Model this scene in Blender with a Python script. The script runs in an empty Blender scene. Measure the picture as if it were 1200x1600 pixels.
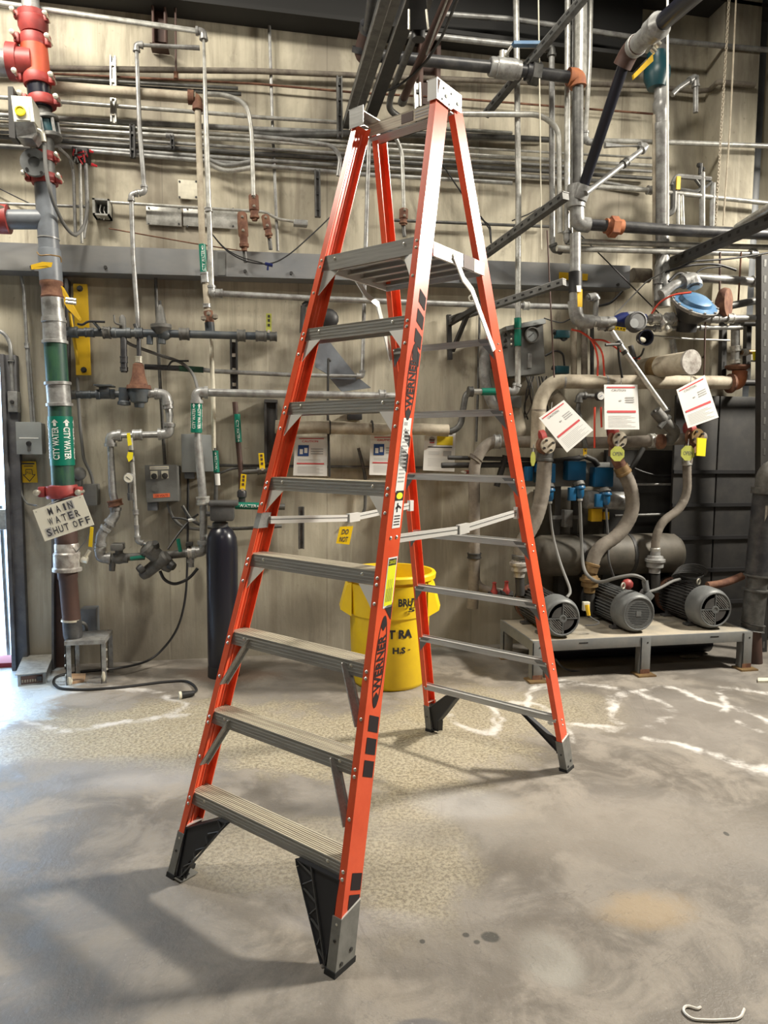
import bpy, bmesh, math, random
from mathutils import Vector as V, Matrix
random.seed(7)
sc = bpy.context.scene
C = sc.collection
# ------------------------------------------------------------------ camera
FPX, PIT, ROLL, CH, YAW, WD = 1097.3, .0883, .0074, 1.6495, .19, 5.59   # WD: distance camera - back wall (Y=0)
RZ = Matrix.Rotation(-YAW, 3, 'Z')
_fw = RZ @ V((0, math.cos(PIT), -math.sin(PIT)))
_r0 = RZ @ V((1, 0, 0)); _u0 = RZ @ V((0, math.sin(PIT), math.cos(PIT)))
_ri = _r0*math.cos(ROLL) + _u0*math.sin(ROLL)
_up = _u0*math.cos(ROLL) - _r0*math.sin(ROLL)
CAM = V((0, -WD, CH))
cd = bpy.data.cameras.new('camera'); cam = bpy.data.objects.new('camera', cd); C.objects.link(cam)
cam.matrix_world = Matrix.Translation(CAM) @ Matrix((_ri, _up, -_fw)).transposed().to_4x4()
cd.sensor_fit = 'VERTICAL'; cd.sensor_height = 24; cd.lens = FPX*24/1600; cd.clip_end = 200
sc.camera = cam
# ------------------------------------------------------------------ light
sc.view_settings.view_transform = 'Standard'; sc.view_settings.look = 'None'
sc.view_settings.gamma = 1; sc.view_settings.use_curve_mapping = False
sc.view_settings.exposure = 0.05
w = bpy.data.worlds.new('sky'); sc.world = w; w.use_nodes = True
bg = w.node_tree.nodes['Background']; bg.inputs[0].default_value = (.50, .72, 1, 1); bg.inputs[1].default_value = 11.0
def area(name, loc, tgt, sx, sy, power, col, spread=math.pi):
    l = bpy.data.lights.new(name, 'AREA'); l.shape = 'RECTANGLE'; l.size = sx; l.size_y = sy
    l.energy = power; l.color = col; l.spread = spread
    o = bpy.data.objects.new(name, l); o.location = loc
    o.rotation_euler = (V(tgt)-V(loc)).to_track_quat('-Z', 'Y').to_euler(); C.objects.link(o); return o
WARM = (1, .93, .80)
area('key_light', (6.0, -2.15, 4.78), (.7, -2.4, .6), .7, .42, 350, WARM, math.radians(105))
area('front_fill', (.6, -6.6, 5.9), (.3, -1.0, 1), 2.4, 1.0, 225, WARM)  # added fill lamp, unseen behind the camera
area('left_fill', (-1.9, -1.7, 5.35), (-1.3, -.3, 1.3), 1.6, .4, 175, WARM)  # added fill lamp, unseen above the left part of the wall
area('right_light', (1.9, -2.0, 5.5), (1.2, -.3, 1.6), 1.4, .4, 70, WARM)

# ------------------------------------------------------------------ pixel helpers (the photograph's frame is 1200x1600)
def ray(x, y): return _fw*FPX + _ri*(x-600) - _up*(y-800)
def at(x, y, off=0.0):
    d = ray(x, y); return CAM + d*((-off-CAM.y)/d.y)
def fl(x, y, z=0.0):
    d = ray(x, y); return CAM + d*((z-CAM.z)/d.z)
def mpp(p): return (V(p)-CAM).dot(_fw)/FPX
# ------------------------------------------------------------------ materials
def lin(c): return c if c <= 1 else c
MATS = {}
def mat(name, col, rough=.5, metal=0.0, col2=None, sc_=6.0, bump=0.0, stretch=(1, 1, 1), emit=0, mixlo=.4, mixhi=.65, spec=.5):
    m = bpy.data.materials.new(name); m.use_nodes = True; nt = m.node_tree; N = nt.nodes; L = nt.links
    b = N['Principled BSDF']; b.inputs['Base Color'].default_value = (*col, 1)
    b.inputs['Roughness'].default_value = rough; b.inputs['Metallic'].default_value = metal
    b.inputs['Specular IOR Level'].default_value = spec
    if col2 is not None or bump:
        tc = N.new('ShaderNodeTexCoord'); mp = N.new('ShaderNodeMapping'); mp.inputs['Scale'].default_value = stretch
        L.new(tc.outputs['Object'], mp.inputs[0])
        nz = N.new('ShaderNodeTexNoise'); nz.inputs['Scale'].default_value = sc_; nz.inputs['Detail'].default_value = 5
        nz.inputs['Roughness'].default_value = .65
        L.new(mp.outputs[0], nz.inputs['Vector'])
        if col2 is not None:
            mr = N.new('ShaderNodeMapRange'); mr.inputs[1].default_value = mixlo; mr.inputs[2].default_value = mixhi
            L.new(nz.outputs[0], mr.inputs[0])
            mx = N.new('ShaderNodeMix'); mx.data_type = 'RGBA'
            mx.inputs[6].default_value = (*col, 1); mx.inputs[7].default_value = (*col2, 1)
            L.new(mr.outputs[0], mx.inputs[0]); L.new(mx.outputs[2], b.inputs['Base Color'])
        if bump:
            bp = N.new('ShaderNodeBump'); bp.inputs['Strength'].default_value = bump; bp.inputs['Distance'].default_value = .01
            L.new(nz.outputs[0], bp.inputs['Height']); L.new(bp.outputs[0], b.inputs['Normal'])
    if emit:
        b.inputs['Emission Color'].default_value = (*col, 1); b.inputs['Emission Strength'].default_value = emit
    MATS[name] = m; return m
mat('galv', (.37, .375, .37), .38, .3, (.20, .195, .19), 14, .1)
mat('galv_bright', (.56, .56, .53), .32, .4, (.34, .335, .31), 18, .05)
mat('galv_dark', (.15, .15, .145), .5, .5, (.08, .08, .078), 12, .1)
mat('black_pipe', (.035, .036, .042), .38, .1, (.08, .08, .08), 10, .05)
mat('dark_blue_pipe', (.055, .068, .085), .5, .1, (.10, .11, .115), 9, .1)
mat('grey_paint', (.17, .19, .215), .42, 0, (.12, .13, .15), 5, .05)
mat('beam_grey', (.19, .20, .215), .5, .1, (.25, .25, .245), 3, .05, (.4, 1, 1))
mat('dusty', (.23, .205, .165), .8, 0, (.12, .10, .085), 10, .2)
mat('cream_pipe', (.46, .41, .32), .7, 0, (.26, .22, .165), 6, .1)
mat('rust', (.12, .052, .034), .85, 0, (.22, .11, .065), 16, .4)
mat('rust_orange', (.42, .15, .06), .7, 0, (.25, .09, .05), 12, .2)
mat('red_iron', (.34, .045, .04), .5, 0, (.22, .035, .035), 9, .05)
mat('tank_dark', (.10, .088, .07), .6, .1, (.055, .05, .04), 5, .1)
mat('orange_iron', (.52, .085, .03), .5, 0, (.40, .06, .03), 7, .05)
mat('bolt', (.75, .72, .62), .3, .7)
mat('steel_bolt', (.45, .44, .42), .35, .8)
mat('dark_bolt', (.05, .05, .05), .5, .3)
mat('black', (.018, .018, .02), .5)
mat('black_gloss', (.012, .013, .022), .28)
mat('charcoal', (.055, .056, .058), .6, 0, (.085, .085, .085), 12, .15)
mat('cast_grey', (.13, .128, .12), .6, .1, (.08, .078, .072), 16, .3)
mat('green_label', (.0, .16, .105), .4)
mat('green_pipe', (.012, .05, .048), .5, 0, (.03, .10, .05), 5, .1, (4, 4, 1))
mat('white', (.80, .80, .77), .5)
mat('ivory', (.70, .67, .55), .6, 0, (.5, .47, .38), 6)
mat('sign_white', (.74, .72, .62), .6)
mat('paper', (.78, .78, .76), .7)
mat('print_grey', (.38, .38, .38), .7)
mat('print_dark', (.05, .05, .06), .7)
mat('print_red', (.60, .08, .09), .7)
mat('print_blue', (.02, .07, .25), .7)
mat('print_yellow', (.80, .62, .02), .7)
mat('yellow', (.80, .55, .01), .45)
mat('yellow_tag', (.85, .72, .02), .5)
mat('yellow_paint', (.72, .45, .015), .5, 0, (.45, .28, .02), 6, .1, mixlo=.5, mixhi=.8)
mat('olive_tag', (.40, .42, .08), .6, 0, (.28, .30, .05), 10)
mat('box_grey', (.29, .31, .31), .45, 0, (.24, .255, .26), 3)
mat('panel_dark', (.16, .165, .16), .5, 0, (.12, .12, .115), 5)
mat('alu', (.44, .44, .42), .42, .3, (.34, .335, .32), 20, .04, (.3, 6, 6))
mat('alu_white', (.80, .79, .76), .35, .35)
mat('tread', (.52, .48, .38), .65, .1, (.36, .32, .26), 10, .1, (.25, 8, 8), mixlo=.45, mixhi=.6)
mat('ladder_orange', (.80, .115, .045), .27, 0, (.70, .09, .035), 5, .02, spec=.36)
mat('decal_black', (.035, .028, .03), .75, spec=.15)
mat('decal_white', (.82, .82, .80), .5)
mat('decal_yellow', (.82, .85, .01), .5)
mat('boot_black', (.02, .021, .026), .5)
mat('boot_grey', (.24, .24, .225), .5, .3, (.17, .17, .16), 14, .1)
mat('rubber', (.012, .012, .012), .8)
mat('bin_yellow', (.86, .60, .005), .42, 0, (.78, .52, .01), 4, .03)
mat('blue_plug', (.006, .085, .20), .4)
mat('blue_cap', (.05, .14, .28), .45, .1, (.10, .19, .30), 8)
mat('navy', (.012, .02, .10), .35)
mat('teal_dark', (.01, .055, .07), .4)
mat('red_hose', (.65, .07, .04), .45)
mat('red_rubber', (.50, .02, .03), .5)
mat('hose_grey', (.21, .185, .155), .75, 0, (.14, .12, .10), 14, .15)
mat('cord_grey', (.16, .16, .155), .6)
mat('silver_foil', (.48, .46, .43), .35, .3, (.26, .23, .21), 20, .4)
mat('motor_grey', (.15, .158, .16), .48, .1, (.11, .115, .118), 8, .1)
mat('motor_dark', (.075, .075, .075), .55, .1, (.05, .045, .045), 8, .1)
mat('slot_black', (.008, .008, .008), .8)
mat('table_steel', (.20, .21, .215), .5, .2, (.26, .26, .25), 5, .1)
mat('table_top', (.42, .37, .29), .7, .1, (.30, .28, .24), 5, .1)
mat('wood', (.42, .28, .15), .8, 0, (.30, .20, .11), 8)
mat('brown_steel', (.085, .045, .035), .6, .1, (.06, .035, .03), 6)
mat('dark_steel', (.028, .028, .029), .6, .1, (.045, .043, .041), 6)
mat('jamb', (.075, .075, .085), .55, .1, (.12, .12, .125), 8, .1)
mat('glass_dial', (.70, .68, .58), .2)
mat('brass', (.30, .20, .09), .45, .5, (.20, .13, .07), 12, .1)
mat('cardboard', (.42, .27, .15), .8, 0, (.34, .21, .12), 10)
mat('string', (.78, .74, .68), .8)
mat('outside_white', (.80, .82, .85), .8)
mat('curb_red', (.22, .02, .03), .6)
mat('ceiling_dark', (.02, .02, .02), .8)
mat('orange_label', (.75, .16, .06), .6)

def nodemat(name):
    m = bpy.data.materials.new(name); m.use_nodes = True; MATS[name] = m
    return m, m.node_tree.nodes, m.node_tree.links
def noise(N, L, vec, scale, det=5, rough=.6, dist=0.0):
    n = N.new('ShaderNodeTexNoise'); n.inputs['Scale'].default_value = scale; n.inputs['Detail'].default_value = det
    n.inputs['Roughness'].default_value = rough; n.inputs['Distortion'].default_value = dist; L.new(vec, n.inputs['Vector']); return n.outputs[0]
def mrange(N, L, x, a, b, c=0.0, d=1.0):
    n = N.new('ShaderNodeMapRange'); n.interpolation_type = 'SMOOTHSTEP'
    for i, v in enumerate((a, b, c, d)): n.inputs[i+1].default_value = v
    L.new(x, n.inputs[0]); return n.outputs[0]
def mmath(N, L, op, a, b=None):
    n = N.new('ShaderNodeMath'); n.operation = op
    for i, v in enumerate((a, b)):
        if v is None: continue
        if isinstance(v, (int, float)): n.inputs[i].default_value = v
        else: L.new(v, n.inputs[i])
    return n.outputs[0]
def mixc(N, L, f, a, b):
    n = N.new('ShaderNodeMix'); n.data_type = 'RGBA'
    if isinstance(f, (int, float)): n.inputs[0].default_value = f
    else: L.new(f, n.inputs[0])
    for i, v in ((6, a), (7, b)):
        if isinstance(v, tuple): n.inputs[i].default_value = (*v, 1)
        else: L.new(v, n.inputs[i])
    return n.outputs[2]
def mapping(N, L, scale):
    tc = N.new('ShaderNodeTexCoord'); mp = N.new('ShaderNodeMapping'); mp.inputs['Scale'].default_value = scale
    L.new(tc.outputs['Object'], mp.inputs[0]); return mp.outputs[0], tc.outputs['Object']
def blob(N, L, pos, wob, c, rx, ry, ang=0.0):
    """elliptic stain: 0 at the centre, 1 on its edge, distorted by noise wob"""
    s = N.new('ShaderNodeVectorMath'); s.operation = 'SUBTRACT'; L.new(pos, s.inputs[0]); s.inputs[1].default_value = (c[0], c[1], c[2])
    mp = N.new('ShaderNodeMapping'); mp.vector_type = 'TEXTURE'; mp.inputs['Rotation'].default_value = (0, 0, ang)
    mp.inputs['Scale'].default_value = (rx, ry, 1); L.new(s.outputs[0], mp.inputs[0])
    ln = N.new('ShaderNodeVectorMath'); ln.operation = 'LENGTH'; L.new(mp.outputs[0], ln.inputs[0])
    return mmath(N, L, 'ADD', ln.outputs[1], wob)

# concrete wall: board-marked, streaked, stained
m, N, L = nodemat('wall_concrete'); b = N['Principled BSDF']; b.inputs['Roughness'].default_value = .85
vS, pos = mapping(N, L, (6, 1, .55)); vB, _ = mapping(N, L, (1.3, 1, .6)); vF, _ = mapping(N, L, (1, 1, 1))
streak = noise(N, L, vS, 2.2, 6, .7, .3); big = noise(N, L, vB, .9, 6, .62, .4); fine = noise(N, L, vF, 22, 5, .7)
c = mixc(N, L, mrange(N, L, streak, .30, .72), (.47, .43, .33), (.60, .555, .44))
c = mixc(N, L, mrange(N, L, big, .44, .64), c, (.30, .27, .215))
c = mixc(N, L, mrange(N, L, noise(N, L, vB, 2.6, 6, .65, .6), .55, .78), c, (.19, .165, .13))
sep = N.new('ShaderNodeSeparateXYZ'); L.new(pos, sep.inputs[0])
zz = mmath(N, L, 'ADD', sep.outputs[2], mmath(N, L, 'MULTIPLY', mmath(N, L, 'SUBTRACT', big, .5), .5))
# board lifts (formwork lifts of different grey) and darker towards the floor
c = mixc(N, L, mmath(N, L, 'MULTIPLY', mrange(N, L, zz, 2.55, 2.35), .30), c, (.22, .21, .18))
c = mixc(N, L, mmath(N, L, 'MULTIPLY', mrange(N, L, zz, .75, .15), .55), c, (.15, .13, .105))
xx = sep.outputs[0]
jn = mmath(N, L, 'ABSOLUTE', mmath(N, L, 'SUBTRACT', mmath(N, L, 'FRACT', mmath(N, L, 'MULTIPLY', xx, 1/1.22)), .5))
c = mixc(N, L, mmath(N, L, 'MULTIPLY', mrange(N, L, jn, .0065, .002), .4), c, (.15, .13, .11))
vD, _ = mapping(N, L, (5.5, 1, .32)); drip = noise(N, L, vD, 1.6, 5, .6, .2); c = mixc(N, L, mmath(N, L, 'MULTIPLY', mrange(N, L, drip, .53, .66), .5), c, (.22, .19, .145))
c = mixc(N, L, mmath(N, L, 'MULTIPLY', mrange(N, L, drip, .42, .32), .35), c, (.66, .62, .50))
cxz = N.new('ShaderNodeCombineXYZ'); L.new(sep.outputs[0], cxz.inputs[0]); L.new(sep.outputs[2], cxz.inputs[1]); pxz = cxz.outputs[0]
wobw = mmath(N, L, 'MULTIPLY', mmath(N, L, 'SUBTRACT', noise(N, L, vB, 4.5, 6, .65, .5), .5), 1.6)
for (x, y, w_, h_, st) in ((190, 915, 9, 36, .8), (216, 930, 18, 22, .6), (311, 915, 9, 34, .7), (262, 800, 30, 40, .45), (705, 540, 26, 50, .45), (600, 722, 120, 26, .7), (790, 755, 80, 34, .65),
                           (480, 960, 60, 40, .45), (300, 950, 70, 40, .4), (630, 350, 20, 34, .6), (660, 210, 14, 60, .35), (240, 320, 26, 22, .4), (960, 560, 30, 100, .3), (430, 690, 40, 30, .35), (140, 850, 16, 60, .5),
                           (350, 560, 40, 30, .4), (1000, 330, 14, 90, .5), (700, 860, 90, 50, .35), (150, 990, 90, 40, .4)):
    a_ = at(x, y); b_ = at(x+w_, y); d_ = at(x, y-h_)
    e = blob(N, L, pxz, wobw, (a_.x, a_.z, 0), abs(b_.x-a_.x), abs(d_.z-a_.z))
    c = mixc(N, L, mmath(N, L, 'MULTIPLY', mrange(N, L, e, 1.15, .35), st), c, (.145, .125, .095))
c = mixc(N, L, mmath(N, L, 'MULTIPLY', mrange(N, L, fine, .60, .72), .5), c, (.19, .17, .13))
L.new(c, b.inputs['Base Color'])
bp = N.new('ShaderNodeBump'); bp.inputs['Strength'].default_value = .22; bp.inputs['Distance'].default_value = .02
L.new(mmath(N, L, 'ADD', mmath(N, L, 'MULTIPLY', streak, .5), mmath(N, L, 'MULTIPLY', fine, .3)), bp.inputs['Height']); L.new(bp.outputs[0], b.inputs['Normal'])

# concrete floor
m, N, L = nodemat('floor_concrete'); b = N['Principled BSDF']; b.inputs['Roughness'].default_value = .62
v1, pos = mapping(N, L, (1, 1, 1))
big = noise(N, L, v1, .8, 6, .62, .6); mid = noise(N, L, v1, 3.2, 7, .68, .5); fine = noise(N, L, v1, 26, 6, .75); grit = noise(N, L, v1, 75, 3, .7)
c = mixc(N, L, mrange(N, L, mid, .40, .62), (.155, .138, .118), (.275, .247, .212))
c = mixc(N, L, mmath(N, L, 'MULTIPLY', mrange(N, L, big, .44, .66), .6), c, (.175, .164, .153))
wob = mmath(N, L, 'MULTIPLY', mmath(N, L, 'SUBTRACT', mid, .5), 1.5)
wob2 = mmath(N, L, 'MULTIPLY', mmath(N, L, 'SUBTRACT', noise(N, L, v1, 1.6, 6, .55), .5), 1.2)
def ell(x, y, wpx, hpx):
    a_, b_, c_ = fl(x, y), fl(x+wpx, y), fl(x, y-hpx)
    return a_, (b_-a_).length, (c_-a_).length
agg = noise(N, L, v1, 60, 4, .8)
exposed = mixc(N, L, mrange(N, L, agg, .40, .58), (.20, .17, .12), (.42, .375, .275))
for (x, y, w_, h_, st) in ((300, 1140, 260, 52, 1), (470, 1160, 150, 46, 1), (640, 1165, 190, 60, .95), (760, 1110, 150, 40, .8),
                           (420, 1330, 160, 60, .6), (640, 1330, 110, 110, .75), (100, 1160, 150, 28, .7), (900, 1110, 90, 30, .6)):
    cc, rx, ry = ell(x, y, w_, h_)
    e = blob(N, L, pos, wob, cc, rx, ry, -YAW)
    c = mixc(N, L, mmath(N, L, 'MULTIPLY', mrange(N, L, e, 1.1, .6), st), c, exposed)
for (x, y, w_, h_, col, st) in ((1010, 1420, 100, 35, (.36, .27, .16), .6), (860, 1500, 60, 50, (.42, .41, .37), .55), (730, 1260, 110, 30, (.40, .39, .38), .5),
                                (1090, 1130, 150, 45, (.22, .20, .18), .8), (200, 1210, 190, 30, (.40, .40, .42), .35), (560, 1440, 160, 26, (.36, .34, .34), .4),
                                (560, 1050, 120, 22, (.10, .09, .08), .75), (360, 1055, 90, 14, (.16, .10, .07), .6), (660, 1600, 60, 12, (.12, .12, .13), .8), (700, 1480, 200, 50, (.21, .19, .165), .6),
                                (700, 1010, 60, 18, (.10, .10, .09), .7), (760, 1300, 300, 30, (.20, .185, .165), .4), (1000, 1300, 240, 60, (.25, .225, .195), .7), (200, 1450, 250, 100, (.17, .16, .15), .5)):
    cc, rx, ry = ell(x, y, w_, h_)
    e = blob(N, L, pos, wob, cc, rx, ry, -YAW)
    c = mixc(N, L, mmath(N, L, 'MULTIPLY', mrange(N, L, e, 1.05, .45), st), c, col)
# white efflorescence rims and smears
for (x, y, w_, h_, st) in ((1085, 1130, 160, 60, 1), (920, 1100, 130, 45, .9), (1200, 1110, 90, 40, 1), (745, 1120, 60, 30, .8), (820, 1130, 80, 44, .7), (690, 980, 120, 26, 1), (150, 1105, 160, 34, .8)):
    cc, rx, ry = ell(x, y, w_, h_)
    e = blob(N, L, pos, wob2, cc, rx, ry, -YAW)
    d = mmath(N, L, 'ABSOLUTE', mmath(N, L, 'SUBTRACT', e, .75))
    f = mmath(N, L, 'MULTIPLY', mmath(N, L, 'MULTIPLY', mrange(N, L, d, .10, .015), mrange(N, L, mid, .40, .60)), st)
    c = mixc(N, L, f, c, (.62, .60, .58))
for (x, y, w_, h_) in ((660, 1471, 5, 4), (728, 1461, 6, 4), (745, 1472, 6, 4), (765, 1464, 16, 9), (1135, 1303, 4, 3), (860, 1130, 5, 3), (560, 1095, 16, 5)):
    cc, rx, ry = ell(x, y, w_, h_)
    e = blob(N, L, pos, wob, cc, rx, ry, -YAW)
    c = mixc(N, L, mmath(N, L, 'MULTIPLY', mrange(N, L, e, 1.1, .7), .85), c, (.05, .05, .045))
c = mixc(N, L, mmath(N, L, 'MULTIPLY', mrange(N, L, fine, .58, .74), .45), c, (.12, .11, .10))
c = mixc(N, L, mmath(N, L, 'MULTIPLY', mrange(N, L, grit, .60, .75), .35), c, (.42, .40, .36))
cr = mmath(N, L, 'ABSOLUTE', mmath(N, L, 'SUBTRACT', noise(N, L, v1, .7, 7, .6, 1.0), .52))
c = mixc(N, L, mmath(N, L, 'MULTIPLY', mrange(N, L, cr, .0022, .0006), .22), c, (.07, .06, .055))
cc, rx, ry = ell(-40, 1090, 150, 30); daylit = blob(N, L, pos, wob, cc, rx, ry*1.4, -YAW); wf = mrange(N, L, daylit, 1.1, .8)
c = mixc(N, L, wf, c, (.44, .52, .60))  # bluish daylight inside the doorway, painted into the floor colour
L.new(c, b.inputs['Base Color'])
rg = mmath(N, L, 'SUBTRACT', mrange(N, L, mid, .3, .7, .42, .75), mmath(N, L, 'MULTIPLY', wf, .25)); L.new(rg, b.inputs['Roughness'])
bp = N.new('ShaderNodeBump'); bp.inputs['Strength'].default_value = .35; bp.inputs['Distance'].default_value = .012
L.new(fine, bp.inputs['Height']); L.new(bp.outputs[0], b.inputs['Normal'])

# ------------------------------------------------------------------ mesh helpers
class MB:
    def __init__(s): s.v = []; s.f = []
    def add(s, vs, fs):
        n = len(s.v); s.v += [V(p) for p in vs]; s.f += [tuple(i+n for i in f) for f in fs]; return s
    def box(s, c, d, R=None, bev=0.0):
        c = V(c); hx, hy, hz = [k/2 for k in d]
        if bev:
            bm = bmesh.new(); bmesh.ops.create_cube(bm, size=1, matrix=Matrix.Diagonal((d[0], d[1], d[2], 1)))
            bmesh.ops.bevel(bm, geom=bm.edges[:], offset=bev, segments=2, affect='EDGES', profile=.5)
            bm.verts.index_update(); vs = [v.co.copy() for v in bm.verts]; fs = [tuple(v.index for v in f.verts) for f in bm.faces]; bm.free()
        else:
            vs = [V((x, y, z)) for x in (-hx, hx) for y in (-hy, hy) for z in (-hz, hz)]
            fs = [(0, 1, 3, 2), (4, 6, 7, 5), (0, 4, 5, 1), (2, 3, 7, 6), (0, 2, 6, 4), (1, 5, 7, 3)]
        if R is not None: vs = [R @ v for v in vs]
        return s.add([c+v for v in vs], fs)
    def b2(s, a, b_, bev=0.0):
        a = V(a); b_ = V(b_); return s.box((a+b_)/2, [abs(k) for k in (b_-a)], None, bev)
    def ring(s, c, ax, r, n, u=None):
        ax = V(ax).normalized()
        if u is None: u = ax.orthogonal().normalized()
        w_ = ax.cross(u)
        return [V(c)+(u*math.cos(2*math.pi*i/n)+w_*math.sin(2*math.pi*i/n))*r for i in range(n)]
    def cyl(s, p0, p1, r0, r1=None, n=14, cap=True):
        return s.lathe(p0, V(p1)-V(p0), [(0, r0), ((V(p1)-V(p0)).length, r0 if r1 is None else r1)], n, cap)
    def lathe(s, p0, ax, prof, n=18, cap=True, u=None):
        ax = V(ax).normalized(); vs = []; fs = []
        if u is None: u = ax.orthogonal().normalized()
        for h, r in prof: vs += s.ring(V(p0)+ax*h, ax, max(r, 1e-5), n, u)
        for k in range(len(prof)-1):
            for i in range(n):
                j = (i+1) % n; fs.append((k*n+i, k*n+j, (k+1)*n+j, (k+1)*n+i))
        if cap: fs.append(tuple(reversed(range(n)))); fs.append(tuple((len(prof)-1)*n+i for i in range(n)))
        return s.add(vs, fs)
    def tube(s, pts, r, n=10, cap=True):
        pts = [V(p) for p in pts]; rs = r if isinstance(r, (list, tuple)) else [r]*len(pts)
        T = []
        for i in range(len(pts)):
            a_ = pts[max(i-1, 0)]; b_ = pts[min(i+1, len(pts)-1)]; T.append((b_-a_).normalized() if (b_-a_).length > 1e-9 else V((0, 0, 1)))
        u = T[0].orthogonal().normalized(); vs = []; fs = []
        for i, p in enumerate(pts):
            u = (u-T[i]*u.dot(T[i]))
            u = u.normalized() if u.length > 1e-6 else T[i].orthogonal().normalized()
            vs += s.ring(p, T[i], rs[i], n, u)
        for k in range(len(pts)-1):
            for i in range(n):
                j = (i+1) % n; fs.append((k*n+i, k*n+j, (k+1)*n+j, (k+1)*n+i))
        if cap: fs.append(tuple(reversed(range(n)))); fs.append(tuple((len(pts)-1)*n+i for i in range(n)))
        return s.add(vs, fs)
    def prism(s, poly, d):
        poly = [V(p) for p in poly]; d = V(d); n = len(poly)
        nrm = V((0, 0, 0))
        for i in range(n): nrm += poly[i].cross(poly[(i+1) % n])
        if nrm.dot(d) > 0: poly = poly[::-1]
        return s.add(poly+[p+d for p in poly], [tuple(range(n)), tuple(reversed(range(n, 2*n)))]+[(i, n+i, n+(i+1) % n, (i+1) % n) for i in range(n)])
    def loft(s, A, B):
        n = len(A); return s.add(list(A)+list(B), [tuple(range(n)), tuple(reversed(range(n, 2*n)))]+[(i, n+i, n+(i+1) % n, (i+1) % n) for i in range(n)])
    def sphere(s, c, r, n=10, sq=(1, 1, 1)):
        vs = []; fs = []; m_ = n//2
        for k in range(m_+1):
            t = math.pi*k/m_
            for i in range(n):
                a_ = 2*math.pi*i/n; vs.append(V(c)+V((r*sq[0]*math.sin(t)*math.cos(a_), r*sq[1]*math.sin(t)*math.sin(a_), r*sq[2]*math.cos(t))))
        for k in range(m_):
            for i in range(n):
                j = (i+1) % n; fs.append((k*n+i, (k+1)*n+i, (k+1)*n+j, k*n+j))
        return s.add(vs, fs)
    def torus(s, c, ax, R_, r, n=20, k=8):
        pts = s.ring(c, ax, R_, n); pts = pts+[pts[0], pts[1]]
        return s.tube(pts, r, k, False)
ORG = {}
def origin(p): return ORG.get(p, V((0, 0, 0)))
def obj(name, mb, m, parent=None, kind=None, label=None, org=None):
    o_ = origin(parent) if parent else (V(org) if org is not None else V((0, 0, 0)))
    if parent is None and org is None and mb.v:
        xs = [p.x for p in mb.v]; ys = [p.y for p in mb.v]; o_ = V(((min(xs)+max(xs))/2, (min(ys)+max(ys))/2, min(p.z for p in mb.v)))
    me = bpy.data.meshes.new(name); me.from_pydata([tuple(p-o_) for p in mb.v], [], mb.f); me.validate()
    bm = bmesh.new(); bm.from_mesh(me); bmesh.ops.recalc_face_normals(bm, faces=bm.faces[:]); bm.to_mesh(me); bm.free()
    me.polygons.foreach_set('use_smooth', [True]*len(me.polygons)); me.set_sharp_from_angle(angle=math.radians(38))
    me.materials.append(MATS[m])
    o = bpy.data.objects.new(name, me); C.objects.link(o)
    if parent: o.parent = parent
    else: o.location = o_
    ORG[o] = o_
    if kind: o['kind'] = kind
    if label: o['label'] = label
    return o
def tag(o, label, cat, group=None):
    o['label'] = label; o['category'] = cat
    if group: o['group'] = group
    return o
def thing(name, label, cat, loc=(0, 0, 0), group=None, rotz=0.0, local=False):
    o = bpy.data.objects.new(name, None); C.objects.link(o); o.location = loc; o.rotation_euler = (0, 0, rotz); o.empty_display_size = .05
    ORG[o] = V((0, 0, 0)) if local else V(loc)
    return tag(o, label, cat, group)
def struct(name, mb, m): return obj(name, mb, m, kind='structure', org=(0, 0, 0))

_TX = {}
def textgeo(s, bold=0.0):
    k = (s, bold)
    if k not in _TX:
        cu = bpy.data.curves.new('t', 'FONT'); cu.body = s; cu.offset = bold; cu.resolution_u = 2
        to = bpy.data.objects.new('t', cu); C.objects.link(to)
        dg = bpy.context.evaluated_depsgraph_get(); me = bpy.data.meshes.new_from_object(to.evaluated_get(dg))
        vs = [v.co.copy() for v in me.vertices]; fs = [tuple(p.vertices) for p in me.polygons]
        bpy.data.objects.remove(to); bpy.data.curves.remove(cu); bpy.data.meshes.remove(me)
        x0 = min(v.x for v in vs); x1 = max(v.x for v in vs); y0 = min(v.y for v in vs); y1 = max(v.y for v in vs)
        _TX[k] = ([((v.x-x0)/(x1-x0), (v.y-y0)/(y1-y0)) for v in vs], fs, (x1-x0)/(y1-y0))
    return _TX[k]
def put_text(mb, s, fn, bold=0.0):
    """fn maps u,v in 0..1 (u along the line, v up) to a world point"""
    uv, fs, _ = textgeo(s, bold); return mb.add([fn(u, v_) for u, v_ in uv], fs)
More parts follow.
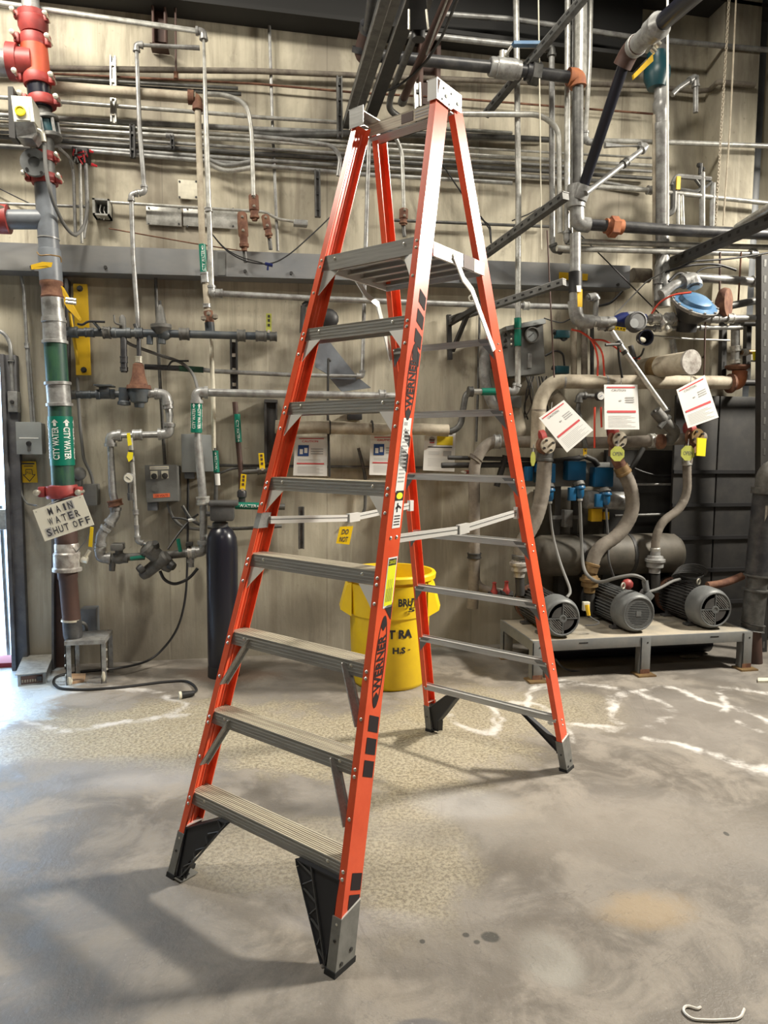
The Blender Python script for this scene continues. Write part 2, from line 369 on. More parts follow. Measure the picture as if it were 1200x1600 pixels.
# pipes --------------------------------------------------------------------
def rounded(pts, R_, k=6):
    """round the interior corners of a polyline by radius R_"""
    out = [pts[0]]
    for i in range(1, len(pts)-1):
        a_, p, b_ = pts[i-1], pts[i], pts[i+1]
        d0 = (a_-p); d1 = (b_-p); t = min(R_, d0.length*.49, d1.length*.49)
        s0 = p+d0.normalized()*t; s1 = p+d1.normalized()*t
        for j in range(k+1):
            q = j/k; out.append(s0.lerp(p, q).lerp(p.lerp(s1, q), q))
    out.append(pts[-1]); return out
def wpts(pts, off): return [at(p[0], p[1], p[2] if len(p) > 2 else off) for p in pts]
def pipe(name, label, cat, pts, rpx, m, off=.08, bend=1.5, fit=None, fr=1.32, coup=(), group=None, n=10, parent=None, caps=()):
    W = wpts(pts, off); s_ = mpp(W[0]); r = rpx*s_
    for i_, j_ in ((0, 1), (-1, -2)):          # runs that leave the frame go on beyond it
        x_, y_ = pts[i_][:2]; d_ = (W[i_]-W[j_]).normalized()
        if x_ >= 1205: W[i_] = W[i_]+d_*1.6
        elif x_ <= -28: W[i_] = W[i_]+d_*.9
        elif y_ <= -18: W[i_] = W[i_]+d_*min(.7, (CEIL-W[i_].z-.01)/max(d_.z, .3))
    P = rounded(W, r*2*bend) if bend else W
    tb = MB().tube(P, r, n)
    o = obj(name, tb, m, parent)
    if not parent: tag(o, label, cat, group)
    if fit:
        for i in range(1, len(W)-1):
            d0 = (W[i-1]-W[i]); d1 = (W[i+1]-W[i])
            if d0.normalized().dot(d1.normalized()) < -.93: continue
            L_ = r*2.6; s0 = W[i]+d0.normalized()*min(L_, d0.length*.8); s1 = W[i]+d1.normalized()*min(L_, d1.length*.8)
            e = MB().tube(rounded([s0, W[i], s1], L_*.9), r*fr, n)
            for q, d in ((s0, d0), (s1, d1)):
                d = d.normalized(); e.cyl(q-d*r*.7, q+d*r*.15, r*fr*1.18, n=n)
            obj('elbow', e, fit, o)
    for cpx in coup:   # (x, y, half length px, radius factor, material)
        q = at(cpx[0], cpx[1], off if len(cpx) < 6 else cpx[5]); k = min(range(len(W)-1), key=lambda i: ((W[i]+W[i+1])/2-q).length - (W[i+1]-W[i]).length/2)
        d = (W[k+1]-W[k]).normalized(); q = W[k]+d*(q-W[k]).dot(d)
        h = cpx[2]*s_; rr = r*cpx[3]
        obj('coupling', MB().lathe(q-d*h, d, [(0, rr*.9), (0, rr*1.08), (h*.4, rr*1.08), (h*.45, rr), (h*1.55, rr), (h*1.6, rr*1.08), (2*h, rr*1.08), (2*h, rr*.9)], 12), cpx[4], o)
    return o
def pxpoly(poly, off, thick): return MB().prism([at(x, y, off) for x, y in poly], (0, thick, 0))
def slab(x0, y0, x1, y1, off, thick, bev=0.0):
    a_ = at(x0, y0, off); b_ = at(x1, y1, off); return MB().b2((a_.x, -off, a_.z), (b_.x, -off+thick, b_.z), bev)
def bil(Q, off, dy=-.0012):
    P = [at(x, y, off) for x, y in Q]   # TL TR BR BL
    def fn(u, v_):   # v up
        top = P[0].lerp(P[1], u); bot = P[3].lerp(P[2], u); q = bot.lerp(top, v_); return V((q.x, q.y+dy, q.z))
    return fn
def qrect(mb, fn, u0, v0, u1, v1): return mb.add([fn(u0, v0), fn(u1, v0), fn(u1, v1), fn(u0, v1)], [(0, 1, 2, 3)])
def bar(a_, b_, w_, h_, up=(0, 0, 1)):
    a_ = V(a_); b_ = V(b_); d = (b_-a_); ln = d.length; d.normalize(); s_ = d.cross(V(up)).normalized(); u = s_.cross(d)
    R = Matrix((s_, d, u)).transposed(); return MB().box((a_+b_)/2, (w_, ln, h_), R)
def band(name, o, x0, y0, x1, y1, rpx, off, m, text=None, lines=1, arrows=True, tm='white', facing=0.0, flip=False, tsz=.8):
    """printed sleeve around a pipe from pixel (x0,y0) to (x1,y1); text runs along it"""
    A = at(x0, y0, off); B = at(x1, y1, off); r = rpx*mpp(A)*1.06; d = (B-A); ln = d.length; d.normalize()
    sl = obj(name, MB().cyl(A, B, r, n=20, cap=False), m, o)
    if text:
        e = (CAM-(A+B)/2); e = (e-d*e.dot(d)).normalized(); sd = d.cross(e)
        rr = r*1.03
        for k in range(lines):
            tb = MB(); a0 = facing+(k-(lines-1)/2)*.95
            hw = .36*tsz if lines > 1 else .5*tsz
            fk = flip if lines < 3 else (k % 2 == 0)
            def fn(u, v_, a0=a0, hw=hw, flip=fk):
                t = ln*(.12+.66*u) if not flip else ln*(.78-.66*u); a_ = a0-(v_-.5)*2*hw*(1 if not flip else -1)
                return A+d*t+(e*math.cos(a_)+sd*math.sin(a_))*rr
            put_text(tb, text, fn, .02)
            if arrows:
                def fa(u, v_, a0=a0, hw=hw):
                    t = ln*(.80+.14*u) if not flip else ln*(.02+.08*(1-u)); a_ = a0+(v_-.5)*2*hw
                    return A+d*t+(e*math.cos(a_)+sd*math.sin(a_))*rr
                tb.add([fa(.5, 0), fa(1, .5), fa(.5, 1)], [(0, 1, 2)]); tb.add([fa(0, .3), fa(.5, .3), fa(.5, .7), fa(0, .7)], [(0, 1, 2, 3)])
            obj('lettering', tb, tm, sl)
    return sl
# ================================================================== the setting
XD = at(14, 760, 0).x          # right edge of the doorway
ZD = at(5, 560, 0).z           # its head
CEIL = at(500, 40, .1).z + .9
wb = MB()
wb.b2((XD, 0, 0), (7.2, .3, CEIL)); wb.b2((XD-1.9, 0, ZD), (XD, .3, CEIL)); wb.b2((-6.2, 0, 0), (XD-1.9, .3, CEIL))
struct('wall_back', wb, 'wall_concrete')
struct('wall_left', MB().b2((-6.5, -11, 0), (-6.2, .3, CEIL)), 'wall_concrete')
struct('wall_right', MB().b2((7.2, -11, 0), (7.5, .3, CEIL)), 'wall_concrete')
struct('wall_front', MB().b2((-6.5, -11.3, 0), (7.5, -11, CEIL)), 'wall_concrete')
struct('ceiling', MB().b2((-6.5, -11.3, CEIL), (7.5, .3, CEIL+.2)), 'ceiling_dark')
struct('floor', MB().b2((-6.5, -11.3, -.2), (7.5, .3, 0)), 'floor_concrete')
struct('ground_outside', MB().b2((-16, .3, -.2), (7.5, 26, -.02)), 'outside_white')
# door frame: dark steel jamb
jm = MB(); A = at(9, 700, .04); B_ = at(30, 700, .04)
jm.b2((XD, -.06, 0), (XD+.10, .0, ZD+.02), .006); jm.b2((XD, -.10, 0), (XD+.03, 0, ZD+.02), .004)
struct('door_1', jm, 'jamb')
struct('trim_1', MB().b2((-6.2, 0, -.01), (XD, .22, .035), .004), 'curb_red')
# pilaster and shallow return on the right
PX0, PX1 = at(1120, 300, .22).x, at(1177, 300, .22).x
struct('trim_2', MB().b2((PX0, -.22, 0), (PX1, 0, CEIL), .01), 'wall_concrete')
struct('trim_3', MB().b2((PX1+.11, -.05, 0), (PX1+.19, 0, CEIL), .004), 'grey_paint')
# roof edge beam along the wall, dark
zb = at(500, 40, .12).z
rb = MB(); rb.b2((-6.2, -.22, zb), (at(1010, 80, .2).x, 0, zb+.03)); rb.b2((-6.2, -.12, zb+.03), (at(1010, 80, .2).x, -.10, zb+.5)); rb.b2((-6.2, -.22, zb+.5), (7.2, 0, zb+.53))
rb.b2((-6.2, -.10, zb+.03), (at(1010, 80, .2).x, 0, zb+.5))
struct('trim_4', rb, 'ceiling_dark')
for i in range(7):
    y = -1.2-i*1.45
    j = MB(); j.b2((-6.2, y-.09, CEIL-.36), (7.2, y+.09, CEIL-.34)); j.b2((-6.2, y-.01, CEIL-.34), (7.2, y+.01, CEIL-.02)); j.b2((-6.2, y-.09, CEIL-.02), (7.2, y+.09, CEIL))
    struct('trim_%d' % (i+5), j, 'ceiling_dark')
# high-bay fittings above the area lamps; front and left ones are added fill
for nm, lb, p, s_ in (('ceiling_lamp', 'overhead lamp fitting nearest the right wall', (6.0, -2.15, 4.86), (.8, .5)), ('ceiling_lamp', 'wide unseen fill lamp fitting added behind the viewpoint', (.6, -6.6, 5.96), (2.5, 1.1)), ('ceiling_lamp', 'unseen fill lamp fitting added above the fire riser', (-1.9, -1.7, 5.41), (1.7, .5)), ('ceiling_lamp', 'overhead lamp fitting above the pump corner', (1.9, -2.0, 5.56), (1.5, .5))):
    t = thing(nm, lb, 'lamp', p); obj('housing', MB().b2((p[0]-s_[0]/2, p[1]-s_[1]/2, p[2]), (p[0]+s_[0]/2, p[1]+s_[1]/2, p[2]+.12), .02), 'dark_steel', t)
    obj('hanger', MB().cyl((p[0], p[1], p[2]+.12), (p[0], p[1], CEIL), .02), 'dark_steel', t)
# grey steel channel across the wall
bc = [at(-30, 380.5, .16), at(985, 418, .16), at(985, 450, .16), at(-30, 421, .16)]
for k_ in (0, 3): bc[k_] = bc[k_]+(bc[k_]-bc[1 if k_ == 0 else 2])*.22
t = thing('wall_beam', 'long grey steel channel bolted across the concrete wall above the pipework', 'beam', bc[3])
obj('web', MB().prism(bc, (0, .014, 0)), 'beam_grey', t)
for q0, q1 in ((bc[0], bc[1]), (bc[3], bc[2])):
    obj('flange', MB().prism([q0, q1, q1+V((0, 0, .014)), q0+V((0, 0, .014))], (0, .16, 0)), 'beam_grey', t)
bl = MB()
for x, y in ((50, 421.5), (165, 422), (315, 427), (383, 428), (455, 431), (720, 442), (758, 443), (965, 449)): p = at(x, y-4, .16); bl.cyl(p+V((0, -.012, 0)), p, .013, n=6)
obj('bolts', bl, 'dark_bolt', t, kind='stuff')
obj('joint_plate', MB().prism([at(340, 394, .166), at(352, 394, .166), at(352, 430, .166), at(340, 430, .166)], (0, .006, 0)), 'panel_dark', t)

# ================================================================== ladder
ca, sa = math.cos(.19), math.sin(.19)
px_, py_ = -.4852, 2.3228
LO = V((ca*px_+sa*py_, -sa*px_+ca*py_-WD, 0)); LTH = -.6533-.19
WB_, WT_, YT_, RYB, RYT, RWB, RWT, ST = .43, .2153, .8297, 1.7963, .9692, .4359, .2118, .3048
def F_(s_, z, dx=0, dy=0): return V((s_*(WB_+(WT_-WB_)*z/3+dx), YT_*z/3+dy, z))
def R_(s_, z, dx=0, dy=0): return V((s_*(RWB+(RWT-RWB)*z/3+dx), RYB+(RYT-RYB)*z/3+dy, z))
lad = thing('platform_ladder', 'tall orange fibreglass platform stepladder with grey aluminium steps standing open on the floor', 'ladder', LO, None, LTH, True)
DF, DR, FW = .088, .074, .029
def rail(fn, z0, z1, D, ribs=True):
    for_ = []
    def sec(z, s_):
        t_ = .004; out = []
        for x, y in ((0, 0), (FW, 0), (FW, t_), (t_, t_), (t_, D-t_), (FW, D-t_), (FW, D), (0, D)): out.append(fn(s_, z, -x, y))
        return out
    return lambda s_: MB().loft(sec(z0, s_), sec(z1, s_))
for s_ in (-1, 1):
    r_ = obj('front_rail', rail(F_, .155, 3.03, DF)(s_), 'ladder_orange', lad)
    g = MB()
    for d in (.30, .52, .74): g.loft([F_(s_, .16, -.004, DF*d), F_(s_, .16, -.0075, DF*(d+.03)), F_(s_, .16, -.004, DF*(d+.06))], [F_(s_, 3.0, -.004, DF*d), F_(s_, 3.0, -.0075, DF*(d+.03)), F_(s_, 3.0, -.004, DF*(d+.06))])
    obj('web_rib', g, 'ladder_orange', r_)
    r_ = obj('rear_rail', rail(R_, .165, 3.045, DR)(s_), 'ladder_orange', lad)
rv = MB()   # rivet heads
def rivet(p, n_, r=.0065):
    n_ = V(n_).normalized(); rv.lathe(V(p)-n_*.001, n_, [(0, r), (.002, r), (.0045, r*.6), (.0052, .0004)], 8)
# steps
for k in range(1, 8):
    z = k*ST+.010; w0 = F_(1, z).x-.005; y0 = F_(1, z).y+.005
    t_ = MB(); fh = .050
    t_.b2((-w0, y0, z-fh), (w0, y0+.0035, z))                                   # front face
    t_.b2((-w0, y0+.078, z-fh), (w0, y0+.0815, z))
    st = obj('step', t_, 'alu', lad)
    tr = MB(); tr.b2((-w0, y0, z-.006), (w0, y0+.0815, z-.002))
    for i in range(9): yy = y0+.002+i*.0096; tr.b2((-w0, yy, z-.002), (w0, yy+.0055, z+.0015))
    obj('tread', tr, 'tread', st)
    gr = MB()
    for i in range(3): gr.b2((-w0+.03, y0-.0012, z-.014-i*.012), (w0-.03, y0, z-.011-i*.012))
    obj('groove', gr, 'alu', st)
    for s_ in (-1, 1):
        a_ = F_(s_, z-.02); rivet((a_.x-s_*.015, a_.y, a_.z), (0, -1, .3)); a_ = F_(s_, z-.042); rivet((a_.x-s_*.015, a_.y, a_.z), (0, -1, .3))
        rivet((s_*(w0-.085), y0, z-.016), (0, -1, 0))
        gp = z-.135 if k > 3 else z-.20
        a_ = F_(s_, gp+.03); rivet((a_.x-s_*.015, a_.y, a_.z), (0, -1, .3))
        if k > 3 or k == 1:
            if k == 1: continue
            pts = [F_(s_, z-fh, -.031, .012), F_(s_, z-.135, -.031, .012), F_(s_, z-.115, -.045, .012), V((s_*(w0-.095), F_(1, z-fh).y+.012, z-fh))]
            obj('corner_gusset', MB().prism(pts, (0, .004, 0)), 'alu_white', lad)
        else:
            a_ = F_(s_, z-.20, -.030, .012); b_ = V((s_*(w0-.115), a_.y+.05, z-.012))
            obj('knee_brace', bar(a_, b_, .034, .005, (0, -.35, 1) if 0 else (s_*1, 0, 1)).add(*(lambda q: (q.v, q.f))(bar(a_+V((0, .017, 0)), b_+V((0, .017, 0)), .004, .022, (s_*1, 0, 1)))), 'alu', lad)
# platform
zp = 8*ST+.012; wf = F_(1, zp).x-.004; yf = F_(1, zp).y+.004; yb = R_(1, zp).y+.012
pl = obj('platform_frame', MB().b2((-wf, yf, zp-.062), (wf, yf+.004, zp)).b2((-wf, yb-.004, zp-.062), (wf, yb, zp)), 'alu', lad)
NP = 5; dp = (yb-yf-.008)/NP
for i in range(NP):
    y0 = yf+.004+i*dp
    p_ = MB().b2((-wf+.006, y0+.002, zp-.012), (wf-.006, y0+dp-.002, zp-.006))
    for j in range(6): p_.b2((-wf+.006, y0+.004+j*dp/6.2, zp-.006), (wf-.006, y0+.009+j*dp/6.2, zp-.002))
    p_.b2((-wf+.006, y0+.002, zp-.042), (wf-.006, y0+.005, zp-.012)); p_.b2((-wf+.006, y0+dp-.018, zp-.042), (wf-.006, y0+dp-.002, zp-.038))
    obj('deck_plank', p_, 'alu', pl)
for s_ in (-1, 1):
    rivet((s_*(wf-.075), yf, zp-.018), (0, -1, 0)); rivet(F_(s_, zp-.018, -.015), (0, -1, .3)); rivet(F_(s_, zp-.045, -.015), (0, -1, .3)); rivet(F_(s_, zp-.155, -.015), (0, -1, .3))
    a_ = V((s_*(wf+.0), F_(1, zp).y+DF, zp-.03)); b_ = R_(s_, zp-.035, 0, .02)
    sr = obj('side_channel', bar(a_, V((s_*(wf+.004), b_.y, zp-.03)), .012, .052), 'alu_white', lad)
    obj('warning_label', bar(V((s_*(wf+.007), a_.y+(b_.y-a_.y)*.56, zp-.03)), V((s_*(wf+.009), a_.y+(b_.y-a_.y)*.78, zp-.03)), .006, .0525), 'brown_steel', sr)
    rivet((s_*(wf+.008), a_.y+.14, zp-.028), (s_, 0, 0), .012)
    # bent strut from the channel down to the rear rail
    q = [V((s_*(wf+.012), a_.y+.14, zp-.028)), V((s_*(wf+.006), a_.y+.22, zp-.10)), V((s_*(wf+.0), a_.y+.30, zp-.13)), R_(s_, zp-.36, .0, -.01)]
    m_ = MB()
    for i in range(3): m_.add(*(lambda b: (b.v, b.f))(bar(q[i], q[i+1]+(q[i+1]-q[i]).normalized()*.006, .005, .026, (s_, 0, .2) if 0 else (0, 1, .5))))
    obj('platform_strut', m_, 'alu_white', lad)
    pts = [F_(s_, zp-.062, -.031, .012), F_(s_, zp-.165, -.031, .012), V((s_*(wf-.085), yf+.012, zp-.062))]
    obj('corner_gusset', MB().prism(pts, (0, .004, 0)), 'alu_white', lad)
obj('caution_sticker', MB().prism([V((wf-.10, yf+.006, zp-.063)), V((wf-.028, yf+.006, zp-.063)), V((wf-.028, yf+.006, zp-.125))], (0, .003, 0)), 'tread', lad)
# rear horizontals
for k in range(1, 8):
    z = k*ST+.004; w0 = R_(1, z).x-.012; y0 = R_(1, z).y+.004
    m_ = MB(); m_.b2((-w0, y0, z-.028), (w0, y0+.003, z)); m_.b2((-w0, y0, z-.003), (w0, y0+.030, z)); m_.b2((-w0, y0+.027, z), (w0, y0+.030, z+.006))
    hb = obj('rear_horizontal', m_, 'alu', lad)
    if k > 1:
        for s_ in (-1, 1):
            obj('bracket', MB().prism([R_(s_, z-.004, -.012, -.001), R_(s_, z-.09, -.008, -.001), R_(s_, z-.004, -.075, -.001)], (0, .003, 0)), 'panel_dark', hb)
    for s_ in (-1, 1):
        a_ = R_(s_, z-.02, 0, DR*.55); rivet(a_, (s_, 0, 0), .005); a_ = R_(s_, z-.05, 0, DR*.55); rivet(a_, (s_, 0, 0), .005); rivet(R_(s_, z-.012, -.014), (0, -1, 0), .005)
# feet
for fn, D, z1, nm, big in ((F_, DF, .165, 'front_boot', 1), (R_, DR, .172, 'rear_boot', 0)):
    for s_ in (-1, 1):
        def sc2(z, e=0): return [fn(s_, z, .003+e, -.003-e), fn(s_, z, -FW-.006-e, -.003-e), fn(s_, z, -FW-.006-e, .004), fn(s_, z, -.004, .004), fn(s_, z, -.004, D-.002), fn(s_, z, -FW-.002, D-.002), fn(s_, z, -FW-.002, D+.004+e), fn(s_, z, .003+e, D+.004+e)]
        zf = z1 if fn is R_ else z1
        top = sc2(zf)
        top = [V((p.x, p.y, zf+(.02 if (i in (4, 5, 6, 7)) else 0))) for i, p in enumerate(top)]
        bt = obj(nm, MB().loft(sc2(.016), top), 'boot_grey', lad)
        obj('rubber_pad', MB().loft([fn(s_, 0, .005, -.006), fn(s_, 0, -FW-.012, -.006), fn(s_, 0, -FW-.012, D+.008), fn(s_, 0, .005, D+.008)],
                                    [fn(s_, .017, .005, -.006), fn(s_, .017, -FW-.012, -.006), fn(s_, .017, -FW-.012, D+.008), fn(s_, .017, .005, D+.008)]), 'rubber', bt)
        obj('edge_strip', MB().loft([V((p.x, p.y, p.z)) for p in (top[0], top[7], top[6])], [V((p.x, p.y, p.z+.004)) for p in (top[0], top[7], top[6])]), 'alu_white', bt)
        rb_ = MB()
        for zz_, dd in ((.03, .25), (.05, .75)):
            p = fn(s_, zz_, .003, D*dd); rb_.cyl(p, p+V((s_*.003, 0, 0)), .007, n=8)
        p = fn(s_, .10, -.015, -.003); rb_.cyl(p, p+V((0, -.003, 0)), .005, n=8)
        obj('bolt_heads', rb_, 'dark_bolt', bt, kind='stuff')
        # moulded black brace between boot and lowest step
        zt_ = ST-.040; xi = FW+.006
        if big:
            outer = [(xi, .012), (xi, z1+.02), (.20, zt_), (.245, zt_), (.16, .17), (.085, .085), (.070, .02)] if s_ < 0 else [(xi, .012), (xi, zt_), (.225, zt_), (.215, zt_-.02), (xi+.012, .012)]
        else: outer = [(xi, .02), (xi, z1-.01), (.17, ST-.03), (.235, ST-.03), (.12, .13), (.085, .09), (.07, .02)] if s_ < 0 else [(xi, .125), (xi, .165), (.19, ST-.028), (.215, ST-.028), (xi, .105)]
        def bp_(x, z, dy): q = fn(s_, z, 0, dy); w_ = WB_ if fn is F_ else RWB; return V((s_*(w_-x-.012), q.y, z))
        A_ = [bp_(x, z, .006) for x, z in outer]
        br = obj('boot_brace', MB().prism(A_, (0, .005, 0)), 'boot_black', lad)
        # raised ribs round the rim and zig-zag across
        n_ = len(outer); rm = MB()
        for i in range(n_):
            a_, b_ = A_[i], A_[(i+1) % n_]
            if (b_-a_).length > .02: rm.add(*(lambda q: (q.v, q.f))(bar(a_+V((0, .012, 0)), b_+V((0, .012, 0)), .036, .005, (0, 0, 1) if abs((b_-a_).normalized().z) < .95 else (1, 0, 0))))
        obj('rim_rib', rm, 'boot_black', br)
        if big:
            zg = MB(); N_ = 7
            if s_ > 0: e0, e1 = (A_[-1], A_[2]), (A_[0].lerp(A_[1], .02), A_[2].lerp(A_[1], .35))
            else: e0, e1 = (A_[0], A_[2]), (A_[0].lerp(A_[6], .6), A_[3])
            for i in range(N_):
                p = e0[0].lerp(e0[1], i/N_+.04) if i % 2 else e1[0].lerp(e1[1], i/N_+.04); q = e1[0].lerp(e1[1], (i+1)/N_) if i % 2 else e0[0].lerp(e0[1], (i+1)/N_)
                zg.add(*(lambda b: (b.v, b.f))(bar(p+V((0, -.002, 0)), q+V((0, -.002, 0)), .008, .004, (.9, 0, .3))))
            zg.add(*(lambda b: (b.v, b.f))(bar(e1[0]+V((0, -.003, 0)), e1[1]+V((0, -.003, 0)), .010, .004, (1, 0, 0))))
            obj('web_rib', zg, 'charcoal', br)
            if s_ < 0: obj('boot_plate', MB().b2(fn(s_, .006, -FW-.01, -.004), fn(s_, .010, -FW-.055, .075)), 'boot_grey', br)
# top caps (each a bent plate joining front and rear rail) and the guard rail
for s_ in (-1, 1):
    z0, z1 = 3.003, 3.082; a0 = F_(s_, z0, .004, -.004); a1 = F_(s_, z1, .004, -.004); yb0 = R_(s_, 3.02).y+DR*.55
    t_ = .004; m_ = MB()
    poly = [V((a0.x, a0.y, z0)), V((a0.x, a0.y+DF+.012, z0-.004)), V((a0.x, a0.y+DF+.03, z0+.008)), V((a0.x, a0.y+DF+.055, z0+.008)), V((a0.x, yb0, z0+.012)), V((a0.x, yb0, z1-.004)), V((a0.x, a1.y, z1))]
    m_.prism(poly, (s_*t_, 0, 0))
    m_.b2((a0.x, a0.y-.004, z0), (a0.x-s_*.075, a0.y, z1)) if s_ < 0 else m_.b2((a0.x+t_, a0.y-.004, z0), (a0.x-s_*.040, a0.y, z1))
    m_.b2((a0.x+s_*t_, a0.y-.004, z1-.004), (a0.x-s_*.045, yb0, z1))
    cp = obj('top_cap', m_, 'alu_white' if s_ > 0 else 'alu', lad)
    h = MB()
    for dy, dz in ((.045, .055), (.10, .055), (.062, .032), (.035, .012), (.085, .010), (yb0-a0.y-.03, .035)):
        big_ = dy > .12 or (dy, dz) == (.062, .032)
        h.cyl((a0.x+s_*t_, a0.y+dy, z0+dz), (a0.x+s_*(t_+.003), a0.y+dy, z0+dz), .0085 if big_ else .005, n=8)
    obj('cap_rivets', h, 'dark_bolt', cp, kind='stuff')
zg_ = 3.03; wg = F_(1, zg_).x-.004; yg = F_(1, zg_).y+.10
gr = obj('guard_rail', MB().b2((-wg, yg, zg_-.022), (wg, yg+.004, zg_+.028)).b2((-wg, yg, zg_+.024), (wg, yg+.03, zg_+.028)), 'tread', lad)
obj('lower_flange', MB().b2((-wg, yg+.004, zg_-.03), (wg, yg+.075, zg_-.026)).b2((-wg, yg+.07, zg_-.03), (wg, yg+.075, zg_+.0)), 'alu', gr)
obj('danger_label', MB().b2((-.03, yg-.0015, zg_-.016), (.03, yg, zg_+.022)), 'brown_steel', gr)
tl = MB()
for i in range(3): tl.b2((.04, yg-.001, zg_-.012+i*.012), (.13-i*.008, yg, zg_-.006+i*.012))
tl.b2((.145, yg-.001, zg_-.01), (.165, yg, zg_+.018)); obj('label_print', tl, 'print_grey', gr)
# spreaders
for s_ in (-1, 1):
    zs = 1.362; xo = -.034 if s_ < 0 else -.004
    a_ = F_(s_, zs, xo, .05); b_ = R_(s_, zs+.0, -.03, .0); hpt = a_.lerp(b_, .52)+V((0, 0, -.030))
    if s_ > 0: a_ = F_(s_, zs-.03, -.028, .05); hpt = a_.lerp(b_, .50)+V((0, 0, -.022))
    sp = obj('spreader', bar(a_, hpt, .010, .030).add(*(lambda q: (q.v, q.f))(bar(hpt, b_, .010, .030))), 'alu_white', lad)
    for e0, e1 in ((a_, hpt), (hpt, b_)):
        obj('groove', bar(e0+V((0, 0, .003)), e1+V((0, 0, .003)), .0125, .004), 'panel_dark', sp)
    obj('hinge_plate', bar(hpt.lerp(a_, .045), hpt.lerp(b_, .11), .018, .040), 'alu_white', sp)
    obj('hinge_block', bar(hpt.lerp(a_, .06), hpt.lerp(a_, .02), .016, .034), 'panel_dark', sp)
    obj('end_bracket', MB().box(b_, (.02, .03, .055)), 'alu_white', sp)
    if s_ < 0: obj('rail_bracket', MB().loft([F_(s_, zs-.03, -.001, -.002), F_(s_, zs-.03, -FW-.001, -.002), F_(s_, zs-.03, -FW-.001, .05), F_(s_, zs-.03, -.006, .05)], [F_(s_, zs+.03, -.001, -.002), F_(s_, zs+.03, -FW-.001, -.002), F_(s_, zs+.03, -FW-.001, .05), F_(s_, zs+.03, -.006, .05)]), 'galv', sp)
    rivet(F_(s_, zs-.02, 0, .03), (s_, 0, 0), .007); rivet(F_(s_, zs-.02, 0, .065), (s_, 0, 0), .007)
obj('rivets', rv, 'bolt', lad, kind='stuff')
# printing on the right front rail web
def web(u, v_, e=.0012):   # u across the web 0..1 (front to back), v = height
    return F_(1, v_, e, DF*(.02+.96*u))
def wq(mb, u0, u1, z0, z1, sk=0.0, e=.0012): return mb.add([web(u0, z0, e), web(u1, z0+sk, e), web(u1, z1+sk, e), web(u0, z1, e)], [(0, 1, 2, 3)])
for z0, z1, u0, u1 in ((.235, .285, .33, .97), (.178, .222, .30, .97), (.715, .765, .28, .93), (.645, .695, .28, .93), (.575, .625, .28, .93), (1.60, 1.665, .30, .93), (1.69, 1.73, .45, .93)):
    obj('stripe_decal', wq(MB(), u0, u1, z0, z1, -.022*(1 if z0 < 1 else 1.5)), 'decal_black', lad)
for z0 in (2.20, 2.125, 2.05, 1.985): obj('stripe_decal', wq(MB(), .40, .93, z0, z0+.05, -.03), 'decal_black', lad)
obj('stripe_decal', MB().add([web(.45, 1.108), web(.97, 1.06), web(.97, 1.118)], [(0, 1, 2)]), 'decal_black', lad)
for zc, hl in ((.93, .15), (1.90, .145)):
    n_ = 28; o_, i_ = [], []
    for i in range(n_):
        a_ = 2*math.pi*i/n_
        o_.append(web(.55+.33*math.cos(a_), zc+hl*math.sin(a_))); i_.append(web(.55+.285*math.cos(a_), zc+(hl-.004)*math.sin(a_)))
    lg = MB(); lg.add(o_+i_, [(i, (i+1) % n_, n_+(i+1) % n_, n_+i) for i in range(n_)])
    for sg in (-1, 1):     # solid ends of the oval
        P_ = [web(.55+.33*math.cos(a_), zc+sg*hl*abs(math.sin(a_)), .0014) for a_ in [math.radians(k_) for k_ in (52, 62, 72, 82, 98, 108, 118, 128)]]
        P_ = P_+[web(.55, zc+sg*hl*.66, .0014)]
        lg.add(P_, [tuple(range(len(P_)))])
    lo_ = obj('logo_oval', lg, 'decal_black', lad)
    tx = MB(); put_text(tx, 'WERNER', lambda u, v_: web(.78-.46*v_+.0*u, zc-.098+.185*u+.02*(.5-v_)*0, .0016), .03)
    obj('lettering', tx, 'decal_black', lo_)
lb = obj('instruction_label', wq(MB(), .28, .86, 1.50, 1.765, .0), 'decal_white', lad); pr = MB()
lb = lb
for i in range(14): wq(pr, .36, .78, 1.535+i*.014, 1.5405+i*.014, 0, .0018)
wq(pr, .36, .60, 1.738, 1.75, 0, .0018); obj('label_print', pr, 'print_grey', lb)
lb = obj('caution_label', wq(MB(), .33, .88, 1.375, 1.475), 'decal_white', lad)
obj('label_header', wq(MB(), .33, .88, 1.47, 1.505, 0, .0016), 'decal_black', lb)
n_ = 14; obj('label_badge', MB().add([web(.60+.22*math.cos(2*math.pi*i/n_), 1.487+.012*math.sin(2*math.pi*i/n_), .002) for i in range(n_)], [tuple(range(n_))]), 'decal_yellow', lb)
pr = MB()
for i in range(4): wq(pr, .40, .80, 1.385+i*.010, 1.389+i*.010, 0, .0018)
wq(pr, .42, .62, 1.44, 1.448, .006, .002); wq(pr, .55, .80, 1.45, 1.457, -.01, .002); wq(pr, .50, .58, 1.43, 1.462, 0, .002); obj('label_print', pr, 'decal_black', lb)
lb = obj('warning_label', wq(MB(), .33, .96, 1.105, 1.275), 'decal_white', lad)
obj('label_field', wq(MB(), .37, .92, 1.112, 1.252, 0, .0016), 'decal_yellow', lb)
obj('label_header', wq(MB(), .38, .91, 1.247, 1.270, 0, .0018), 'decal_black', lb)
pr = MB(); put_text(pr, 'DANGER', lambda u, v_: web(.42+.45*u, 1.252+.013*v_, .0022)); obj('lettering', pr, 'decal_yellow', lb)
pr = MB()
for i in range(7): wq(pr, .44+.06*i, .46+.06*i, 1.125, 1.20 if i % 2 else 1.17, 0, .002)
obj('label_print', pr, 'cast_grey', lb)

